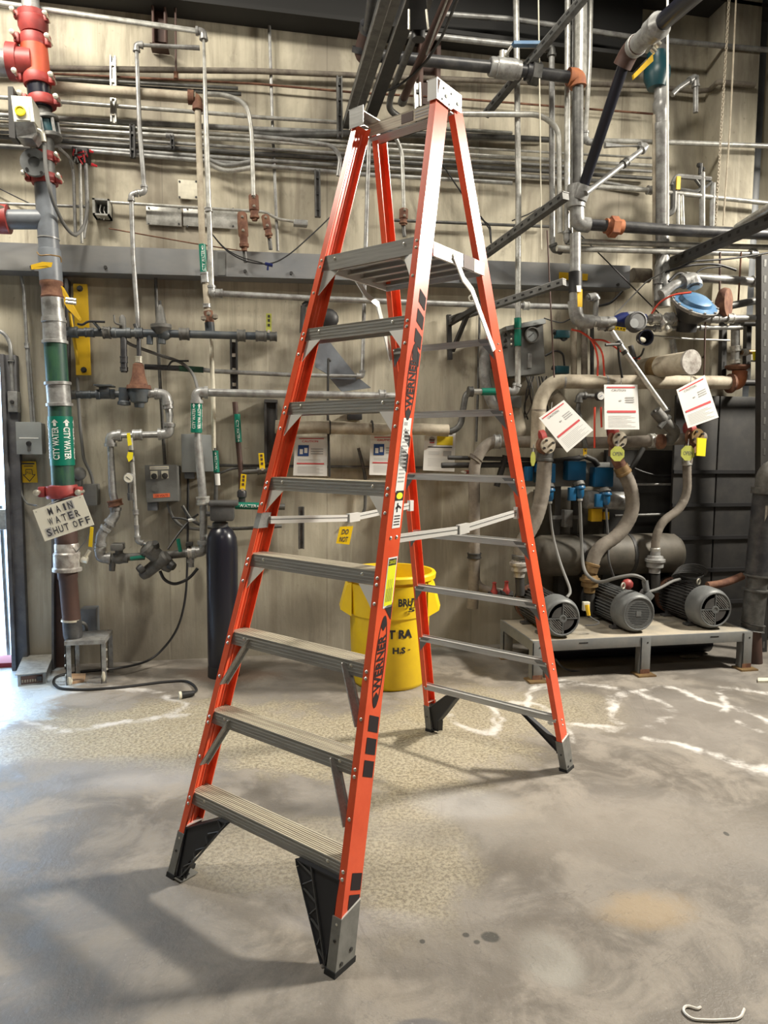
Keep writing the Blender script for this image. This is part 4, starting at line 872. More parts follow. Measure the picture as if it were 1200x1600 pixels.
# amplifier-like box, scrap and cord on the floor
t2 = thing('floor_box', 'flat grey metal equipment box lying on the floor by the doorway', 'box', fl(50, 1070))
a_ = fl(28, 1073); b_ = fl(72, 1068); h_ = .085; c_ = fl(85, 1038); d_ = fl(38, 1040)
obj('case', MB().loft([a_, b_, b_+(c_-b_)*.9, a_+(d_-a_)*.9], [p+V((0, 0, h_)) for p in (a_, b_, b_+(c_-b_)*.9, a_+(d_-a_)*.9)]), 'box_grey', t2)
obj('lid', MB().loft([p+V((0, 0, h_)) for p in (a_+V((-.01, -.015, 0)), b_+V((.01, -.015, 0)), b_+(c_-b_)*.92, a_+(d_-a_)*.92)], [p+V((0, 0, h_+.006)) for p in (a_+V((-.01, -.015, 0)), b_+V((.01, -.015, 0)), b_+(c_-b_)*.92, a_+(d_-a_)*.92)]), 'galv_bright', t2)
n_ = (b_-a_).normalized(); nf = V((n_.y, -n_.x, 0))
obj('front_recess', MB().loft([a_+n_*.02+nf*.002+V((0, 0, .012)), b_-n_*.02+nf*.002+V((0, 0, .012)), b_-n_*.02+nf*.004+V((0, 0, .012))], [a_+n_*.02+nf*.002+V((0, 0, .07)), b_-n_*.02+nf*.002+V((0, 0, .07)), b_-n_*.02+nf*.004+V((0, 0, .07))]), 'brown_steel', t2)
tm_ = MB()
for k_ in range(8): p = a_+n_*(.03+k_*.016)+nf*.006+V((0, 0, .035)); tm_.box(p, (.009, .009, .018))
obj('terminals', tm_, 'dusty', t2, kind='stuff'); p = a_.lerp(b_, .78)+nf*.006+V((0, 0, .045)); obj('socket', MB().box(p, (.03, .02, .03)), 'black', t2)
P_ = [fl(107, 1056), fl(134, 1056), fl(131, 1066), fl(108, 1070)]
tag(obj('cardboard_scrap', MB().loft([p+V((0, 0, .001)) for p in P_], [p+V((0, 0, .018)) for p in P_]), 'cardboard'), 'torn piece of brown cardboard on the floor by the pipe stand', 'cardboard')
def floortube(px, r, m, z=0.0): return [fl(x, y, r+z) for x, y in px]
cl_ = floortube([(170, 1046), (120, 1050), (88, 1056), (82, 1066), (92, 1076), (130, 1078), (190, 1074), (250, 1066), (290, 1063), (303, 1070), (308, 1079), (300, 1084)], .009, 0)
t2 = thing('extension_cord', 'black power cord looping across the floor to a plug', 'cord', cl_[0]); obj('cord', MB().tube(rounded(cl_, .06, 4), .009, 8), 'black', t2)
q = fl(292, 1086, .02); obj('plug', MB().cyl(q+V((-.035, .0, 0)), q+V((.045, .02, .004)), .026, .017, 10), 'black', t2); obj('plug_face', MB().cyl(q+V((-.05, -.004, 0)), q+V((-.035, 0, 0)), .027, n=10), 'ivory', t2)
run('black cable dropping from the grey box down the wall to the floor', [(294, 738, .06), (293, 880, .1), (290, 940, .1), (276, 990, .12), (240, 1030, .16), (205, 1041, .3), (165, 1046, .4)], 1.8, 'black', .1, 'cable', 'power_cable', bend=10)
P_ = floortube([(1095, 1573), (1090, 1576), (1072, 1570), (1066, 1578), (1080, 1592), (1110, 1594), (1150, 1592), (1158, 1588), (1163, 1576)], .005, 0)
P_ = [V((p.x, p.y, .004)) for p in P_]
tag(obj('string_scrap', MB().tube(rounded(P_, .03, 4), .004, 6), 'string'), 'frayed white string scrap on the floor in the bottom right corner', 'string')
# outside by the door
t2 = thing('door_post', 'thin grey gate post outside the bright doorway', 'post', at(10, 1005, -.4)); A, B_ = at(1, 790, -.4), at(13, 1005, -.4)
obj('post', MB().tube([V((B_.x, B_.y, -.02)), A], .016, 8), 'galv_dark', t2)
t2 = thing('gate_latch', 'grey latch housing on the gate post at the doorway edge', 'latch', at(3, 830, -.35)); obj('box', slab(-14, 796, 11, 828, -.3, .06, .01), 'galv', t2)

# ================================================================== manifold, regulators and backflow line
MO = .30
run('dark upper manifold pipe with regulators, capped at its right end', [(104, 519), (250, 521), (360, 524), (432, 526)], 6.2, 'dark_blue_pipe', MO, 'pipe', 'manifold_pipe', n=14,
    coup=((112, 519, 9, 1.35, 'dark_blue_pipe'), (140, 520, 7, 1.15, 'dark_blue_pipe'), (167, 521, 6, 1.45, 'cast_grey'), (190, 521, 14, 1.25, 'dark_blue_pipe'), (217, 521, 6, 1.3, 'dark_blue_pipe'), (288, 523, 8, 1.5, 'cast_grey'), (377, 524, 7, 1.5, 'cast_grey'), (408, 525, 9, 1.35, 'galv_dark'), (427, 526, 6, 1.2, 'galv_dark')))
def P3(x, y, off=MO): return at(x, y, off)
t = thing('pressure_regulator', 'grey bell-shaped pressure regulator standing on the upper manifold pipe', 'regulator', P3(253, 535))
A, B_ = P3(250, 476), P3(253, 535); d = B_-A; l_ = d.length; s_ = mpp(A)
obj('spring_housing', MB().lathe(A, d, [(0, 2*s_), (l_*.06, 4*s_), (l_*.10, 5*s_), (l_*.42, 8*s_), (l_*.50, 9*s_)], 16), 'cast_grey', t)
obj('diaphragm_flange', MB().lathe(A+d*.5, d, [(0, 9*s_), (l_*.03, 16*s_), (l_*.12, 16*s_), (l_*.2, 11*s_), (l_*.30, 9*s_)], 20), 'cast_grey', t)
obj('body', MB().sphere(P3(256, 523), 11*s_, 12, (1.1, .9, .8)).cyl(P3(253, 524), P3(253, 537), 6*s_, n=10).cyl(P3(234, 524), P3(234, 538), 5*s_, n=10), 'dark_blue_pipe', t); obj('screw', MB().cyl(P3(250, 470), P3(250, 478), 2.2*s_, n=8), 'dark_bolt', t)
t = thing('manifold_valve', 'grey stub valve with a small lever standing on the manifold pipe', 'valve', P3(192, 512))
obj('body', MB().lathe(P3(191, 492), P3(192, 514)-P3(191, 492), [(0, 2*s_), (.02, 5*s_), (.1, 5.5*s_)], 12), 'cast_grey', t); obj('lever', MB().tube(rounded([P3(178, 492, .33), P3(179, 505, .33), P3(190, 508, .33)], .02), .007, 6), 'cast_grey', t)
t = thing('manifold_lever', 'black bent lever handle on the left end of the manifold pipe', 'handle', P3(135, 508)); obj('lever', MB().tube(rounded([P3(121, 506, .36), P3(129, 508, .36), P3(137, 502, .36), P3(164, 503, .36)], .02), .008, 6), 'black', t); obj('stem', MB().tube([P3(146, 503, .36), P3(156, 514, .32)], .01, 6), 'dark_blue_pipe', t)
run('dark dropping pipe with cap below the manifold pipe', [(193, 524), (194, 582)], 5, 'black_pipe', MO, 'pipe', 'drop_pipe', coup=((194, 562, 5, 1.15, 'black_pipe'), (194, 577, 3, 1.2, 'black_pipe')))
run('black pipe stub dropping to the rusty regulator', [(211, 506), (217, 524), (217, 562)], 3.4, 'black_pipe', MO, 'pipe', 'drop_pipe', bend=0, coup=((217, 562, 5, 1.7, 'bolt'),))
t = thing('rusty_regulator', 'rusty red bell-shaped regulator on the lower manifold pipe', 'regulator', P3(216, 628)); A, B_ = P3(216, 566), P3(217, 608); d = B_-A; l_ = d.length
obj('bell', MB().lathe(A, d, [(0, 3*s_), (l_*.08, 8*s_), (l_*.5, 10*s_), (l_*.85, 14*s_), (l_*.86, 18*s_), (l_, 19*s_)], 18), 'rust', t)
obj('body', MB().lathe(B_, d, [(0, 17*s_), (.03, 16*s_), (.09, 13*s_), (.10, 8*s_), (.13, 7*s_)], 16), 'dark_blue_pipe', t)
bl = MB()
for k_ in range(8): an = k_*math.pi/4; bl.cyl(B_+V((math.cos(an)*16*s_, math.sin(an)*16*s_, .012)), B_+V((math.cos(an)*16*s_, math.sin(an)*16*s_, .03)), .008, n=6)
obj('bolts', bl, 'rust', t, kind='stuff')
run('dark lower manifold pipe running from the riser tee to a galvanised elbow', [(108, 617), (240, 615)], 5.5, 'dark_blue_pipe', MO, 'pipe', 'manifold_pipe', n=14, coup=((115, 617, 4, 1.3, 'galv_dark'), (134, 617, 8, 1.1, 'dark_blue_pipe'), (165, 617, 14, 1.35, 'dark_blue_pipe'), (240, 615, 8, 1.2, 'galv')))
t = thing('butterfly_valve', 'flat dark valve top on the lower manifold pipe', 'valve', P3(163, 606)); obj('cap_plate', MB().b2(P3(146, 601, .38), P3(181, 605, .22), .005), 'dark_blue_pipe', t); obj('neck', MB().b2(P3(154, 605, .33), P3(172, 616, .27), .005), 'dark_blue_pipe', t)
t = thing('strainer_body', 'dark strainer hanging below the lower manifold pipe left of the rusty regulator', 'strainer', P3(194, 634)); obj('body', MB().lathe(P3(194, 606), P3(194, 635)-P3(194, 606), [(0, 8*s_), (.05, 9*s_), (.09, 8*s_), (.10, 10*s_), (.12, 10*s_), (.125, 5*s_)], 12), 'dark_blue_pipe', t)
pipe('zigzag_pipe', 'grey galvanised pipe zigzagging down from the lower manifold to the backflow line', 'pipe', [(238, 615), (259, 616), (265, 648), (264, 678), (172, 681), (176, 770), (181, 790), (180, 805), (157, 837), (156, 872), (182, 873)], 6, 'galv', MO, bend=0, fit='galv', coup=((261, 634, 5, 1.35, 'galv'), (265, 664, 4, 1.2, 'galv_bright'), (215, 680, 7, 1.4, 'galv'), (180, 786, 5, 1.8, 'rust'), (158, 858, 4, 1.3, 'galv_bright')))
t = thing('gate_valve_body', 'small corroded grey valve at the left end of the backflow line', 'valve', P3(184, 890)); obj('body', MB().sphere(P3(186, 872), .05, 10, (1.2, .9, .9)).cyl(P3(186, 855), P3(186, 872), .028).cyl(P3(176, 872), P3(200, 872), .036), 'cast_grey', t); obj('handwheel', MB().b2(P3(172, 851, .36), P3(196, 857, .24), .006), 'cast_grey', t); obj('drain', MB().cyl(P3(176, 874), P3(175, 892), .026, .02, 8), 'galv_dark', t)
t = thing('backflow_preventer', 'dark grey cast backflow preventer with crossing cylinders between two green-handled valves', 'valve', P3(245, 905))
s_ = mpp(P3(245, 880))
obj('inlet_pipe', MB().tube([P3(190, 871), P3(226, 869)], 6*s_, 14), 'cast_grey', t); obj('outlet_pipe', MB().tube([P3(256, 868), P3(296, 864)], 6.5*s_, 14), 'cast_grey', t)
for (x0, y0, x1, y1, r_) in ((226, 853, 268, 888, 12), (262, 868, 222, 900, 10)):
    A, B_ = P3(x0, y0, .36), P3(x1, y1, .30); d = B_-A; l_ = d.length; r = r_*s_
    obj('chamber', MB().lathe(A, d, [(0, r*.8), (l_*.06, r*1.12), (l_*.16, r*1.12), (l_*.17, r), (l_*.85, r*.95), (l_, r*.7)], 18), 'cast_grey', t)
for x, y in ((216, 892), (272, 886), (241, 848)): obj('end_cap', MB().lathe(P3(x, y, .37), P3(245, 870, .30)-P3(x, y, .37), [(0, 6*s_), (.02, 7*s_), (.04, 7*s_)], 12), 'dark_bolt', t)
for x0, y0, x1, y1, tx in ((204, 873, 226, 870, 'CLOSED'), (278, 842, 282, 862, 'CLOSED')):
    h_ = obj('lever_handle', MB().tube([P3(x0, y0, .37), P3(x1, y1, .37)], 3*s_, 8), 'green_label', t)
run('grey vertical pipe with two green sleeves down to the backflow line', [(640, 620), (307, 613), (310, 700), (318, 790), (318, 862), (290, 864)], 6, 'galv', .32, 'pipe', 'backflow_pipe', bend=0, fit='galv', n=14, coup=((318, 782, 6, 1.6, 'galv_bright'), (300, 864, 6, 1.3, 'silver_foil'), (597, 619, 5, 1.6, 'galv')))
t = bpy.data.objects['backflow_pipe']; band('label_sleeve', t, 307, 676, 307, 628, 8.2, .32, 'green_label', 'CITY WATER', 4)
run('dark small-bore pipe with green section from the rusty regulator to the ladder', [(228, 573), (300, 576), (335, 580), (460, 586), (566, 588), (570, 440), (574, 300), (577, 210)], 3.6, 'galv', .15, 'pipe', 'small_pipe', bend=0, fit='galv')
t = bpy.data.objects['small_pipe']; obj('dark_section', MB().cyl(at(226, 573, .15), at(310, 577, .15), .020), 'black_pipe', t); band('green_sleeve', t, 280, 575.6, 318, 578, 4.4, .15, 'green_pipe')
run('thin black hose drooping from the manifold to the sleeve pipe', [(185, 522, .3), (200, 537, .28), (240, 552, .2), (285, 566, .15), (303, 585, .2), (309, 608, .3)], 2.6, 'cord_grey', .2, 'hose', 'hose', bend=6)
run('thin dark rod lever on the small pipe', [(262, 574), (268, 564), (295, 564)], 1.5, 'black', .2, 'lever', 'lever')
run('grey vertical conduit behind the upper manifold regulator', [(243, 430), (248, 560), (256, 700), (258, 726)], 2.6, 'galv_dark', .05)
run('thin ivory wrapped pipe hanging below the rusty union', [(330, 530), (332, 590), (333, 610), (334, 704)], 3.4, 'ivory', .2, 'pipe', 'wrapped_pipe', bend=.5)
t = pipe('marked_pipe', 'thin dark vertical pipe with green and white sleeves beside the grey box', 'pipe', [(335, 700), (338, 745), (337, 786)], 3.2, 'galv_dark', .2); band('label_sleeve', t, 338.5, 738, 336.5, 704, 4.3, .2, 'green_label', 'WATER', 1); band('white_sleeve', t, 340, 758, 339, 740, 4, .2, 'white')
t = pipe('marked_pipe', 'dark maroon vertical pipe with a green sleeve left of the black wall channel', 'pipe', [(367, 628), (373, 700), (377, 742), (377, 775)], 4.2, 'brown_steel', .15); band('label_sleeve', t, 373, 691, 370, 647, 4.8, .15, 'green_label', 'CITY WATER', 1, flip=True)
t.name = 'marked_pipe'
run('short branch pipe from the maroon pipe to a yellow lever valve', [(378, 738), (405, 736), (440, 733)], 4, 'galv_dark', .15, 'pipe', 'branch_pipe', coup=((408, 736, 6, 1.4, 'galv_dark'),))
def lever(lb, x0, y0, x1, y1, off, m='yellow', w_=4.2, nm='valve_lever'):
    A, B_ = at(x0, y0, off), at(x1, y1, off); s_ = mpp(A); t = thing(nm, lb, 'lever', A)
    h_ = obj('handle', bar(A, B_, w_*s_*2, .012, (0, -1, .01)), m, t); obj('stem', MB().cyl(A+V((0, -.012, 0)), A+V((0, .07, 0)), .012, n=8), 'bolt', t)
    g_ = MB()
    for f_ in (.35, .62, .85): g_.box(A.lerp(B_, f_)+V((0, -.007, 0)), (w_*s_*.8, .004, w_*s_*.9))
    obj('grip_marks', g_, 'brown_steel' if m != 'olive_tag' else 'black', t); return t
lever('yellow valve lever on the short branch, just right of the maroon pipe top', 410, 733, 408, 708, .2)
lever('yellow valve lever above the black valve at the foot of the maroon pipe', 379, 765, 381, 741, .2)
lever('yellow lever upright on the right end of the manifold pipe', 420, 518, 420, 490, .3, 'olive_tag')
t = thing('black_valve', 'black valve body between the maroon pipe and the tank pipe', 'valve', at(378, 786, .17)); A, B_ = at(378, 764, .17), at(378, 786, .17); obj('body', MB().lathe(A, B_-A, [(0, .022), (.02, .036), (.06, .036), (.07, .026), ((B_-A).length, .026)], 10), 'black_pipe', t)
t = run('dark pipe with green sleeve running from the black tank head to the ladder', [(360, 789), (366, 790), (445, 792)], 5, 'galv_dark', .2, 'pipe', 'tank_pipe'); band('label_sleeve', t, 368, 790, 410, 791, 5.3, .2, 'green_label', 'WATER', 1)
run('grey conduit behind the tank head running right', [(150, 866), (0, 0)][:0] or [(285, 790), (300, 815), (330, 826), (380, 826), (440, 822)], 2.8, 'galv_dark', .08, bend=6)
run('curved conduit under the control box', [(262, 785), (268, 808), (285, 824), (320, 828)], 2.4, 'cord_grey', .07, bend=6)
run('paired dark conduits across the wall behind the left yellow lever', [(342, 727), (420, 728), (660, 731)], 2.4, 'galv_dark', .05)
run('thin grey conduit looping from the grey box to the right', [(342, 740), (365, 731), (420, 731)], 2, 'galv_dark', .07, bend=4)
# gauge drop
t = pipe('gauge_line', 'thin pipe dropping from the zigzag pipe past a gauge to the backflow preventer', 'pipe', [(204, 684), (208, 740), (211, 790), (215, 846), (228, 850)], 3.2, 'galv_bright', .34, bend=0, fit='galv', coup=((206, 712, 9, 1.3, 'galv_dark'), (211, 800, 4, 1.4, 'galv'), (213, 830, 10, 1.1, 'galv')))
t = thing('pressure_gauge', 'small cream-faced pressure gauge beside the thin gauge line', 'gauge', at(201, 775, .38)); A = at(201, 747, .40)
obj('case', MB().lathe(A+V((0, .03, 0)), (0, -1, 0), [(0, .034), (.035, .036), (.038, .032)], 18), 'galv', t); obj('dial', MB().lathe(A+V((0, -.009, 0)), (0, -1, 0), [(0, .030), (.001, .030)], 18), 'glass_dial', t); obj('needle', bar(A+V((-.014, -.012, .012)), A+V((.012, -.012, -.01)), .003, .002, (0, 1, 0)), 'print_dark', t)
obj('stem', MB().cyl(at(202, 754, .38), at(203, 780, .36), .012, n=8).cyl(at(203, 770, .37), at(204, 781, .36), .02, n=8), 'galv_dark', t)
for lb, q in (('upper yellow tag wired to the gauge line', [(198, 677), (203, 676), (206, 695), (200, 697)]), ('lower yellow tag hanging on the gauge line above the gauge', [(200, 706), (208, 707), (207, 717), (201, 722), (198, 714)])): tag(obj('yellow_tag', pxpoly(q, .38, .004), 'yellow_tag'), lb, 'tag')
# control boxes
t = thing('control_box', 'grey control box with two knobs, a white strip and an orange voltage label', 'box', at(252, 786, .2)); obj('case', slab(229, 728, 280, 784, .17, .17, .008), 'panel_dark', t); Q = [(226, 727), (276, 726), (278, 782), (229, 785)]
obj('door', pxpoly(Q, .185, .015), 'panel_dark', t); f_ = bil(Q, .186)
a_ = MB(); qrect(a_, f_, .15, .88, .75, .97); obj('title_strip', a_, 'ivory', t); a_ = MB(); qrect(a_, lambda u, v_: f_(u, v_)+V((0, -.001, 0)), .19, .905, .71, .935); obj('small_print', a_, 'print_grey', t)
a_ = MB(); qrect(a_, f_, .22, .11, .75, .22); ol = obj('voltage_label', a_, 'orange_label', t); a_ = MB(); put_text(a_, '120 VOLTS', lambda u, v_: f_(.28+.41*u, .13+.065*v_)+V((0, -.001, 0)), .02); obj('lettering', a_, 'red_iron', ol)
for u in (.28, .62):
    a_ = MB(); qrect(a_, f_, u-.11, .63, u+.11, .84); sp_ = obj('switch_plate', a_, 'ivory', t); p = f_(u, .70); obj('knob', MB().lathe(p, (0, -1, 0), [(0, .022), (.012, .020), (.013, .012), (.022, .011), (.023, .001)], 14), 'dark_bolt', t)
obj('push_button', MB().lathe(f_(.28, .37), (0, -1, 0), [(0, .024), (.008, .024), (.009, .001)], 16), 'panel_dark', t); obj('latch', slab(230, 784, 246, 798, .16, .10, .006), 'grey_paint', t)
t = thing('pull_box', 'plain light grey pull box behind the green-sleeved vertical pipe', 'box', at(308, 740, .16)); obj('case', slab(283, 679, 333, 737, .15, .15, .006), 'box_grey', t); obj('cover', slab(283, 678, 308, 738, .156, .006, .002), 'box_grey', t); obj('hub', slab(288, 738, 304, 748, .12, .08, .006), 'grey_paint', t)
t = thing('zip_tied_cable', 'black cable with a white tie crossing between control box and grey pipe', 'cable', at(262, 858, .3)); obj('cable', MB().tube(rounded([at(262, 858, .36), at(280, 832, .3), at(297, 812, .25), at(309, 804, .36)], .05), .008, 6).tube(rounded([at(270, 809, .2), at(285, 810, .22), at(297, 814, .25)], .03), .008, 6), 'black', t); obj('tie', MB().tube([at(295, 813, .28), at(306, 811, .3)], .012, 6), 'white', t)
run('thick black cable looping under the backflow preventer', [(250, 892, .32), (256, 906, .32), (272, 914, .32), (295, 905, .32), (309, 888, .32)], 2.4, 'black', .32, 'cable', 'cable', bend=12)
t = thing('drain_valve', 'small silver drain valve under the right end of the backflow line', 'valve', P3(298, 890)); obj('body', MB().cyl(P3(298, 868), P3(299, 886), .022).box(P3(298, 876), (.05, .04, .03), None, .006), 'galv', t); obj('handle', MB().b2(P3(290, 848, .34), P3(302, 852, .28), .004).cyl(P3(296, 850), P3(296, 864), .01), 'dark_bolt', t)
# black softener tank
t = thing('softener_tank', 'tall black cylindrical tank with a dark valve head standing behind the ladder', 'tank', V((at(350, 1040, .45).x, -.45, 0)))
cx_ = at(348, 950, .45).x; s_ = mpp(at(348, 900, .45)); zt_ = at(346, 822, .45).z; r = 24*s_
obj('shell', MB().lathe((cx_, -.45, .06), (0, 0, 1), [(0, r*.7), (.0, r*.97), (.05, r), (zt_-.06-.16, r), (zt_-.06-.08, r*.93), (zt_-.06-.03, r*.72), (zt_-.06, r*.42)], 32), 'black_gloss', t)
obj('base', MB().lathe((cx_, -.45, 0), (0, 0, 1), [(0, r*1.02), (.08, r*1.0)], 28), 'black', t)
obj('neck', MB().lathe((cx_-.01, -.45, zt_-.01), (0, 0, 1), [(0, r*.52), (.035, r*.5), (.04, r*.38), (.07, r*.38)], 20), 'charcoal', t)
q0, q1 = at(328, 786, .5), at(366, 814, .5); obj('valve_head', MB().b2((q0.x, -.53, q1.z), (q1.x, -.37, q0.z), .018), 'charcoal', t); obj('head_lid', MB().b2((q0.x-.01, -.54, q0.z-.02), (q1.x+.03, -.36, q0.z+.012), .01), 'charcoal', t); obj('inlet', MB().tube([at(322, 803, .45), at(330, 803, .45)], .018, 8), 'charcoal', t)

# ================================================================== wall behind the ladder
t = thing('insulated_pipe', 'dirty crusted insulated pipe running above the wall posters', 'pipe', at(450, 675, .18))
A, B_ = at(430, 667, .18), at(700, 672, .18); n_ = 14; L_ = []
for k_ in range(n_): L_.append(A.lerp(B_, k_/(n_-1))+V((0, 0, random.uniform(-.006, .006))))
obj('jacket', MB().tube(L_, [.048+random.uniform(-.004, .004) for _ in L_], 14), 'cream_pipe', t)
for x in (514, 580, 640): obj('strap', MB().cyl(at(x, 668, .18), at(x+2, 668, .18), .056, n=16), 'dark_steel', t)
run('dark pipe bending up from the insulated pipe to the green-sleeved conduit', [(640, 673), (708, 674), (720, 664), (727, 618), (735, 611)], 5, 'galv_dark', .18, 'pipe', 'bent_pipe', bend=1.5)
t = run('tall galvanised vertical pipe with green sleeves in front of the gauge panel', [(806, -20), (810, 300), (809, 598), (805, 612), (735, 612)], 4.8, 'galv_bright', .34, 'pipe', 'galvanised_pipe', bend=0, fit='galv', coup=((735, 612, 4, 1.7, 'galv_dark'),), n=14)
band('green_sleeve', t, 809, 513, 809, 497, 5.3, .34, 'green_label'); band('green_sleeve', t, 809, 541, 809, 515, 5.3, .34, 'green_label'); band('green_sleeve', t, 752, 612, 778, 612, 5.3, .34, 'green_label')
t = thing('gusset_plate', 'grey diagonal steel plate fixed to the wall behind the ladder', 'plate', at(545, 610, .12)); obj('upper_plate', pxpoly([(500, 520), (512, 530), (556, 586), (514, 586), (492, 573)], .12, .02), 'grey_paint', t); obj('lower_plate', pxpoly([(515, 590), (560, 590), (580, 606), (534, 612)], .12, .02), 'grey_paint', t)
run('dark hooked strap hanging in front of the grey diagonal plate', [(517, 565), (513, 560), (512, 640), (515, 745)], 2, 'dark_steel', .16, 'strap', 'hanger_strap', bend=.5)
t = thing('black_mixer', 'black round fitting and arm half hidden behind the left ladder rail', 'fitting', at(505, 520, .2)); obj('body', MB().sphere(at(514, 498, .2), .075, 14, (1, .6, 1)), 'black', t); obj('arm', MB().tube([at(474, 478, .2), at(472, 520, .2)], .02, 8).tube([at(474, 478, .2), at(486, 468, .2)], .02, 8), 'dark_steel', t)
t = thing('black_wall_channel', 'black steel channel stub hanging on the wall left of the posters', 'channel', at(424, 728, .14)); obj('web', slab(415, 626, 433, 722, .14, .03, .004), 'dark_steel', t); obj('flange', slab(413, 625, 417, 722, .16, .16), 'dark_steel', t); obj('flange', slab(431, 625, 434, 722, .16, .16), 'dark_steel', t); obj('cap', slab(413, 624, 434, 629, .165, .16), 'dark_steel', t)
t = thing('black_outlet', 'small black box on the wall below the third ladder step from the top', 'box', at(555, 656, .1)); obj('box', slab(545, 644, 566, 656, .1, .1, .006), 'black', t)
run('grey conduit bending down behind the posters to bare wall', [(560, 700), (572, 745), (570, 800), (556, 812)], 2.6, 'galv_dark', .05, bend=6)
t = thing('corner_bracket', 'black triangular steel bracket on the wall right of the ladder platform', 'bracket', at(706, 565, .1))
for a_, b_, w_ in (((703, 562, .06), (701, 492, .06), .035), ((702, 506, .06), (754, 475, .55), .035), ((707, 548, .06), (731, 490, .32), .03)): obj('arm', bar(at(*a_), at(*b_), w_, w_), 'dark_steel', t)
obj('bolt', MB().torus(at(737, 466, .4), (0, 1, 0), .022, .006, 14, 6), 'bolt', t)
run('dark thin conduit down the wall right of the triangular bracket', [(750, 470), (747, 600), (744, 690)], 2, 'galv_dark', .04)
run('light vertical duct pipe partly behind the right rear ladder rail', [(757, 540), (757, 600), (772, 636), (790, 642)], 9, 'galv', .1, 'pipe', 'duct_pipe', bend=2)
# posters
def poster(lb, Q, kind):
    t = thing('wall_poster', lb, 'poster', at((Q[0][0]+Q[2][0])/2, Q[2][1], .12)); obj('sheet', pxpoly(Q, .12, .003), 'paper', t); f_ = bil(Q, .121)
    if kind == 'a':
        r_, g_, b_, w_, d_ = MB(), MB(), MB(), MB(), MB()
        obj('red_stripe', qrect(MB(), f_, .12, .935, .90, .955), 'print_red', t); qrect(r_, f_, .09, .295, .91, .33)
        put_text(d_, 'CAUTION', lambda u, v_: f_(.22+.5*u, .85+.055*v_), .02)
        qrect(b_, f_, .11, .50, .44, .78)
        for a_, c_ in ((.16, .55), (.30, .58)): qrect(w_, lambda u, v_: f_(u, v_)+V((0, -.001, 0)), a_, c_, a_+.10, c_+.13)
        for k_ in range(3): qrect(g_, f_, .50, .55+.06*k_, .88, .575+.06*k_)
        for k_ in range(7): qrect(g_, f_, .12, .07+.028*k_, .88-.1*(k_ % 3), .076+.028*k_)
        for k_ in range(2): qrect(g_, f_, .12, .38+.035*k_, .80, .386+.035*k_)
        for nm_, m_, q_ in (('red_stripe', r_, 'print_red'), ('photo_block', b_, 'print_blue'), ('photo_detail', w_, 'paper'), ('small_print', g_, 'print_grey'), ('heading', d_, 'print_red')): obj(nm_, m_, q_, t)
    elif kind == 'b':
        y_, d_, g_, r_ = MB(), MB(), MB(), MB()
        qrect(y_, f_, .40, .64, .92, .86); qrect(d_, f_, .12, .90, .90, .925); qrect(d_, f_, .12, .575, .90, .60)
        qrect(r_, f_, .17, .68, .32, .78); n_ = 12; g_.add([f_(.24+.10*math.cos(2*math.pi*i/n_), .77+.07*math.sin(2*math.pi*i/n_)) for i in range(n_)], [tuple(range(n_))])
        for k_ in range(6): qrect(g_, f_, .45, .67+.03*k_, .85, .675+.03*k_) if 0 else qrect(g_, f_, .14, .12+.035*k_, .80, .125+.035*k_)
        qrect(g_, f_, .62, .38, .88, .50)
        for k_ in range(3): qrect(g_, f_, .14, .40+.035*k_, .50, .406+.035*k_)
        for nm_, m_, q_ in (('yellow_block', y_, 'print_yellow'), ('dark_rule', d_, 'print_dark'), ('small_print', g_, 'print_grey'), ('red_figure', r_, 'print_red')): obj(nm_, m_, q_, t)
    return t
poster('laminated caution poster with blue photos, leftmost of the wall posters', [(461, 682), (511, 682), (511, 744), (458, 743)], 'a')
poster('laminated caution poster half hidden behind the front ladder rail', [(579, 680), (628, 680), (628, 743), (577, 742)], 'a')
poster('white notice with a yellow block right of the front ladder rail', [(664, 672), (712, 673), (710, 737), (661, 735)], 'b')
t = thing('hanging_tag', 'yellow paper tag hanging below the left spreader bar', 'tag', at(540, 851, .3)); Q = [(531, 823), (552, 822), (546, 851), (525, 849)]; obj('tag', pxpoly(Q, .30, .003), 'yellow', t); f_ = bil(Q, .301); a_ = MB(); put_text(a_, 'DO', lambda u, v_: f_(.25+.5*u, .55+.3*v_), .02); put_text(a_, 'NOT', lambda u, v_: f_(.2+.6*u, .12+.3*v_), .02); obj('lettering', a_, 'print_dark', t)
t = thing('sagging_wire', 'black wire sagging across the wall with a blue tie at its lowest point', 'wire', at(420, 412, .2)); obj('wire', MB().tube(rounded([at(327, 360, .3), at(352, 392, .3), at(385, 410, .3), at(425, 414, .3), at(455, 396, .3), at(500, 355, .3), at(530, 325, .3)], .2, 5), .005, 6).tube(rounded([at(327, 360, .3), at(350, 388, .3), at(375, 402, .3), at(410, 411, .3)], .2), .004, 6), 'black', t); obj('tie', MB().tube([at(414, 412, .31), at(426, 415, .31)], .012, 6).tube([at(419, 413, .31), at(418, 422, .31)], .008, 5), 'navy', t)
run('thin brown rod sagging across the wall above the grey channel', [(170, 357), (300, 380), (390, 394), (460, 402)], 1, 'rust', .12, 'rod', 'thin_rod')
run('thin conduit across the wall just above the ladder platform', [(612, 344), (800, 352), (860, 354)], 2.4, 'galv_dark', .06)
run('bright gooseneck pipe behind the ladder top dropping to a rusty fitting', [(606, 208), (618, 214), (628, 236), (629, 262), (631, 328)], 3.2, 'galv_bright', .22, bend=4)
run('black wire drooping down the wall right of the front rail', [(650, 190), (680, 240), (720, 300), (755, 345), (766, 352), (768, 382)], 1.2, 'black', .1, 'wire', 'wire', bend=5)
run('thin wire branching at the right of the drooping wire', [(751, 338), (765, 358), (767, 380)], 1.2, 'black', .1, 'wire', 'wire')

